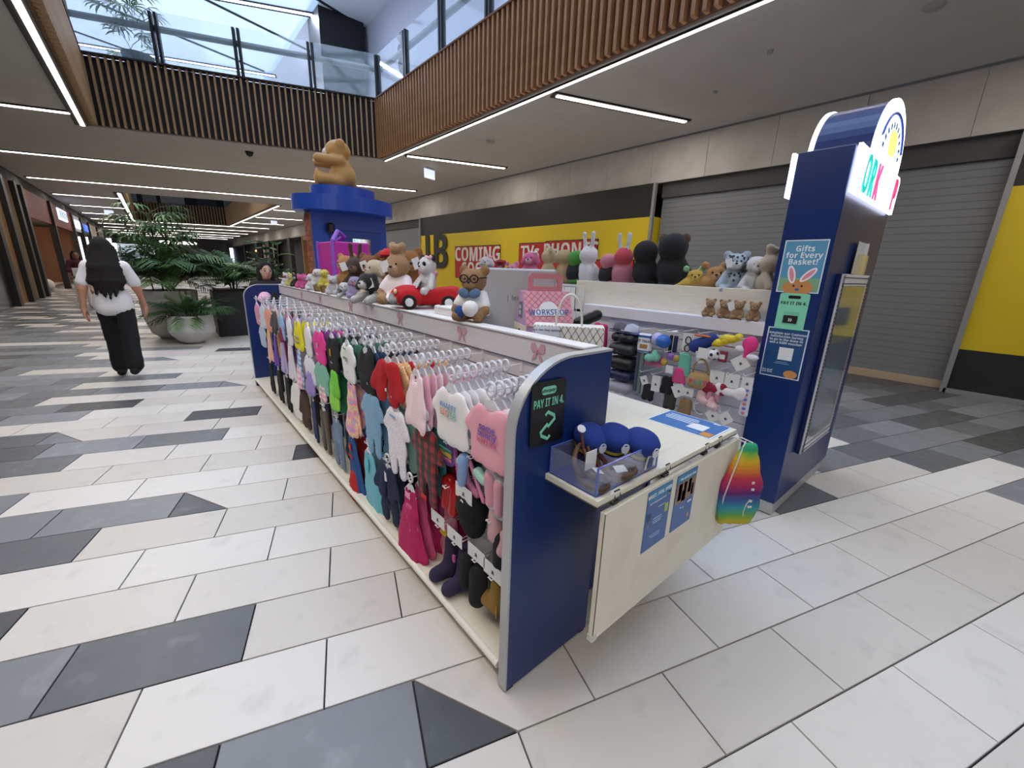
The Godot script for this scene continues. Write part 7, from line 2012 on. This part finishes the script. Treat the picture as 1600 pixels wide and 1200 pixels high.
func build_shops():
	# writing on the yellow hoarding
	var h := get_node("wall_front")
	var blk := mat("hoarding_black"); var red := mat("hoarding_red", "b3221c", 0.5); var wht := mat("hoarding_white", "d8d4cc", 0.5)
	var BL := Basis(V(0, 0, 1), V(0, 1, 0), V(-1, 0, 0))
	var put := func(s: String, size: float, z: float, y: float, m: Material, sx := 1.0, sy := 1.0): part("lettering", text(s, size, 0.02), m, h, V(-0.032, y, z + 16.0), BL.scaled_local(V(sx, sy, 1)))
	put.call("JB", 1.25, -14.75, 2.08, blk, 1.15, 1.0)
	part("red_board", bx(V(0.02, 1.05, 2.6)), red, h, V(-0.005, 1.72, 16.0 - 12.05))
	part("red_board", bx(V(0.02, 1.05, 1.12)), red, h, V(-0.005, 1.74, 16.0 - 9.23))
	part("red_board", bx(V(0.02, 1.05, 1.80)), red, h, V(-0.007, 1.77, 16.0 - 7.75))
	part("red_board", bx(V(0.02, 0.7, 1.1)), red, h, V(-0.006, 1.45, 16.0 - 6.3))
	for e in [[-12.05, 2.66, 1.72], [-9.23, 1.16, 1.74], [-7.75, 1.86, 1.77], [-6.3, 1.16, 1.45]]: part("board_edge", bx(V(0.016, 1.10 if e[2] > 1.5 else 0.75, e[1])), blk, h, V(-0.001, e[2], 16.0 + e[0]))
	put.call("COMING", 0.46, -12.0, 1.98, wht)
	put.call("SOON", 0.46, -12.0, 1.48, wht)
	put.call("TVs", 0.36, -9.28, 2.02, wht)
	put.call("PHONES", 0.36, -7.75, 2.06, wht)
	part("lettering", text("JB", 1.7, 0.02), blk, get_node("wall_side"), V(-0.032, 2.12, 1.98), BL)
	# ---- left shopfronts: posts, piers, glass, lit shops behind
	var fr := mat("shop_black", "14130f", 0.5)
	var X := -3.35
	panel_board("trim_40", -17.0, -18.6, 0.0, 3.85, mat("dark_glass", "2a2a2c", 0.2), X)
	for z in [-18.9, -20.7, -22.4, -23.4, -28.9, -35.6, -39.6, -44.0, -50.0, -57.0]: panel_board("trim_41", z - 0.16, z + 0.16, 0.0, 3.85, fr, X + 0.04, 0.22)
	panel_board("trim_42", -19.1, -20.5, 0.0, 3.85, tri_mat("bronze_panel", ntex(0.015, ["6a4a22", "8a642e", "4c3a26"], 71, 128, 3), V(0.6, 0.3, 0.6), 0.5), X)
	panel_board("trim_43", -20.9, -22.2, 0.0, 3.85, tri_mat("pier_brick", ntex(0.03, ["6a5238", "7c6244", "5a4630"], 72, 128, 2), V(1.5, 6.0, 1.5), 0.9), X)
	panel_board("trim_44", -23.6, -28.8, 2.85, 3.85, tri_mat("red_fascia", ntex(0.02, ["6a2420", "7a2c26"], 73, 128, 2), V(0.5, 2.0, 0.5), 0.6), X + 0.02)
	panel_board("trim_45", -28.9, -35.5, 2.85, 3.85, mat("red_fascia"), X + 0.02)
	panel_board("trim_46", -22.5, -23.3, 0.0, 3.85, pane("shop_glass", "c8d6dc", 0.12), X)
	var sign := thing("shop_sign", "lit blue-white sign box on the red shop fascia", "sign", V(-3.28, 3.5, -32.4))
	part("light_box", bx(V(0.08, 0.55, 2.6), 0.02), glow("shop_sign_light", "b8ccf0", 1.6), sign)
	for i in 4: part("letter", bx(V(0.02, 0.34, 0.10)), mat("sign_bar", "5a78b0", 0.5), sign, V(0.05, 0, -0.9 + i * 0.6))
	# brick shop interior
	var bk := tri_mat("shop_brick", ntex(0.03, ["6a4630", "7c543c", "5c4030", "8a6248"], 74, 256, 2), V(0.8, 5.0, 0.8), 0.9)
	panel_board("trim_47", -30.0, -38.0, 0.0, 3.0, bk, -6.4)
	var ib := part("trim_48", bx(V(3.2, 3.0, 0.1)), bk, self, V(-5.0, 1.5, -35.6)); ib.set_meta("kind", "structure")
	for i in 3: part("pilaster", bx(V(0.06, 2.9, 0.08)), mat("shop_black"), ib, V(-1.0 + i * 1.0, 0, 0.08))
	var sofa := thing("white_pouf", "round white upholstered seat inside the brick shop", "seat", V(-4.1, 0, -27.2))
	part("cushion", soft([[V(-0.35, 0.25, 0), V(0.35, 0.25, 0), 0.25, 0.25, W], [V(0.0, 0.45, -0.25), V(0.0, 0.7, -0.3), 0.2, 0.15, W]], 0.045, 25.0), cloth("d8cfc6"), sofa)
	var ct := thing("shop_counter", "pale counter with a dark screen inside the brick shop", "counter", V(-5.3, 0, -30.5))
	part("body", bx(V(1.4, 1.0, 0.6), 0.02), mat("pale_counter", "cbbfae", 0.6), ct, V(0, 0.5, 0))
	part("screen", bx(V(0.6, 0.4, 0.06), 0.01), mat("shop_black"), ct, V(0.1, 1.3, 0))
	area(V(-5.4, 3.7, -30.0), Vector2(3.0, 9.0), 14.0, hexc("ffe2c4"))
	area(V(-5.4, 3.7, -46.0), Vector2(3.0, 9.0), 22.0, hexc("fff0e0"))
	# further left shops, one by one
	var far := [[-36.0, -39.4, "d0d4d8", 2.95, "white shop sign further along the left shops", "dfe8ff"], [-40.0, -43.8, "20242c", 2.95, "small blue shop sign further along the left shops", "3a5cd0"], [-44.4, -49.8, "c9bda8", 3.0, "", ""], [-50.4, -56.8, "8a8078", 3.0, "", ""]]
	for i in far.size():
		var e: Array = far[i]
		panel_board("trim_%d" % (50 + i), e[0], e[1], e[3], 3.85, mat("fascia_%d" % i, e[2], 0.6), X + 0.02)
		panel_board("trim_%d" % (54 + i), e[0], e[1], 0.0, 3.0, mat("shop_inside_%d" % i, ["8a8c90", "3a3a40", "b0a48c", "a8a4a0"][i], 0.8), -5.2)
		if e[4]:
			var s := thing("shop_sign", e[4], "sign", V(-3.25, 3.35, (e[0] + e[1]) * 0.5))
			part("light_box", bx(V(0.08, 0.45, 1.8), 0.02), glow("shop_sign_light_%d" % i, e[5], 1.4), s)
	# ---- right shops beyond the shutters
	var tim := tri_mat("shop_timber", ntex(0.02, ["8a5c30", "a07040"], 81, 128, 3), V(3, 0.5, 3), 0.6)
	for z in [-21.0, -31.2, -34.0]: panel_board("trim_60", z - 0.12, z + 0.12, 0.0, 3.42, tim, 8.6, 0.24)
	panel_board("trim_61", -31.2, -34.0, 3.1, 3.4, tim, 8.62, 0.2)
	panel_board("trim_62", -21.2, -31.0, 0.0, 3.4, pane("shop_glass", "c8d6dc", 0.12), 8.66, 0.02)
	for z in [-38.0, -46.0, -52.0, -60.0]: panel_board("trim_63", z - 0.4, z + 0.4, 0.0, 3.42, mat("pier_dark", "2a2826", 0.6), 8.6, 0.3)
	panel_board("trim_64", -46.4, -51.6, 0.0, 3.4, mat("cream_stripes", "b8b09c", 0.7), 9.0)
	panel_board("trim_65", -52.4, -60.0, 0.0, 3.4, mat("dark_shop", "2c2a2c", 0.7), 9.0)
	panel_board("trim_66", -21.0, -46.0, 0.0, 3.4, mat("bright_shop", "cfd8da", 0.8), 11.5)
	panel_board("trim_67", -21.0, -46.0, -0.06, -0.02, mat("left_shop_floor"), 10.2, 3.0)
	area(V(10.3, 3.6, -33.0), Vector2(2.4, 20.0), 60.0, hexc("f0f6ff"))
	var rl := G.new()
	for i in 8:
		var t := thing("clothes_rail", "%s clothes rail in the bright far shop beyond the shutters" % NTH[i], "clothes rail", V(10.2 + (i % 2) * 0.6, 0, -24.0 - i * 2.3), 0.0, "rails in the bright far shop")
		var g := G.new()
		g.tube([V(0, 0, -0.6), V(0, 1.4, -0.6), V(0, 1.4, 0.6), V(0, 0, 0.6)], 0.02, 6)
		part("frame", g, mat("rail_steel"), t)
		for k in 6: part("garment", garment("long_tee"), cloth(["c9c2b8", "6a86a8", "b8846a", "d8d4d0", "4a5460", "c0a8b4"][k]), t, V(0, 1.38, -0.5 + k * 0.2), Basis(Vector3.UP, PI * 0.5).scaled(Vector3.ONE * 3.2))
	var pl := thing("pendant_sign", "warm lit sign on the dark far shopfront", "sign", V(8.40, 2.6, -52.2))
	part("light_box", bx(V(0.1, 0.5, 0.5), 0.05), glow("far_sign_light", "ffb070", 2.0), pl)
	# chandelier of white bulbs far down the mall
	var ch := thing("ring_chandelier", "white ring chandelier far down the mall", "light", V(2.4, 3.3, -62.0))
	var cg := G.new()
	cg.tube(ring3(Vector3.ZERO, V(1.6, 1.6, 0), 24, Basis(V(1, 0, 0), PI * 0.5)), 0.12, 8, true)
	part("light_ring", cg, glow("chandelier_light", "fff6ea", 3.0), ch)
	for i in 3:
		var g := G.new()
		g.tube([V(1.6 * cos(i * 2.1), 0.1, 1.6 * sin(i * 2.1)), V(1.6 * cos(i * 2.1), 0.92, 1.6 * sin(i * 2.1))], 0.015, 5)
		part("rod", g, mat("rail_steel"), ch)
	# ---- small things on the ceiling
	var dm := thing("camera_dome", "black camera dome on the ceiling by the slatted fascia", "camera", V(2.32, CY - 0.002, -13.52))
	var dg := G.new()
	dg.lathe([V2(0.10, 0.0), V2(0.10, -0.03), V2(0.085, -0.04), V2(0.07, -0.09), V2(0.001, -0.125)], 20)
	part("dome", dg, mat("clip_black", "1b1b1c", 0.3, 0.3), dm)
	for e in [[6.43, -11.46, 0.0, "ceiling exit sign near the slatted fascia corner"], [-1.63, -35.8, 0.0, "ceiling exit sign far along the left shops"], [6.6, -33.0, 0.0, "ceiling exit sign far along the right shops"]]:
		var s := thing("exit_sign", e[3], "sign", V(e[0], CY, e[1]), 0.3)
		part("bracket", bx(V(0.3, 0.05, 0.06), 0.004), mat("sign_grey", "b9bcc2", 0.5), s, V(0, -0.025, 0))
		part("light_panel", bx(V(0.42, 0.24, 0.03), 0.006), glow("exit_sign_light", "c3cfe8", 0.9), s, V(0, -0.17, 0))
	for e in [[6.51, -1.15, "smoke detector on the ceiling above the sign pillar"], [6.12, -8.15, "round speaker grille on the ceiling by the long fascia"], [7.0, -3.6, "small sprinkler on the ceiling between light strip and bulkhead"], [6.3, -2.6, "second small sprinkler on the ceiling above the shutter"]]:
		var s := thing("ceiling_fitting", e[2], "fitting", V(e[0], CY, e[1]))
		var g := G.new()
		var r: float = 0.09 if "sprinkler" not in e[2] else 0.035
		g.lathe([V2(r, 0.0), V2(r, -0.015), V2(r * 0.75, -0.035), V2(0.001, -0.042)], 20)
		part("body", g, mat("fitting_grey", "9c9892", 0.6), s)

func build_all_things():
	build_shops()
	build_kiosk()
	build_clothes()
	build_toys()
	build_counter_goods()
	build_accessories()
	build_plants()
	build_people()
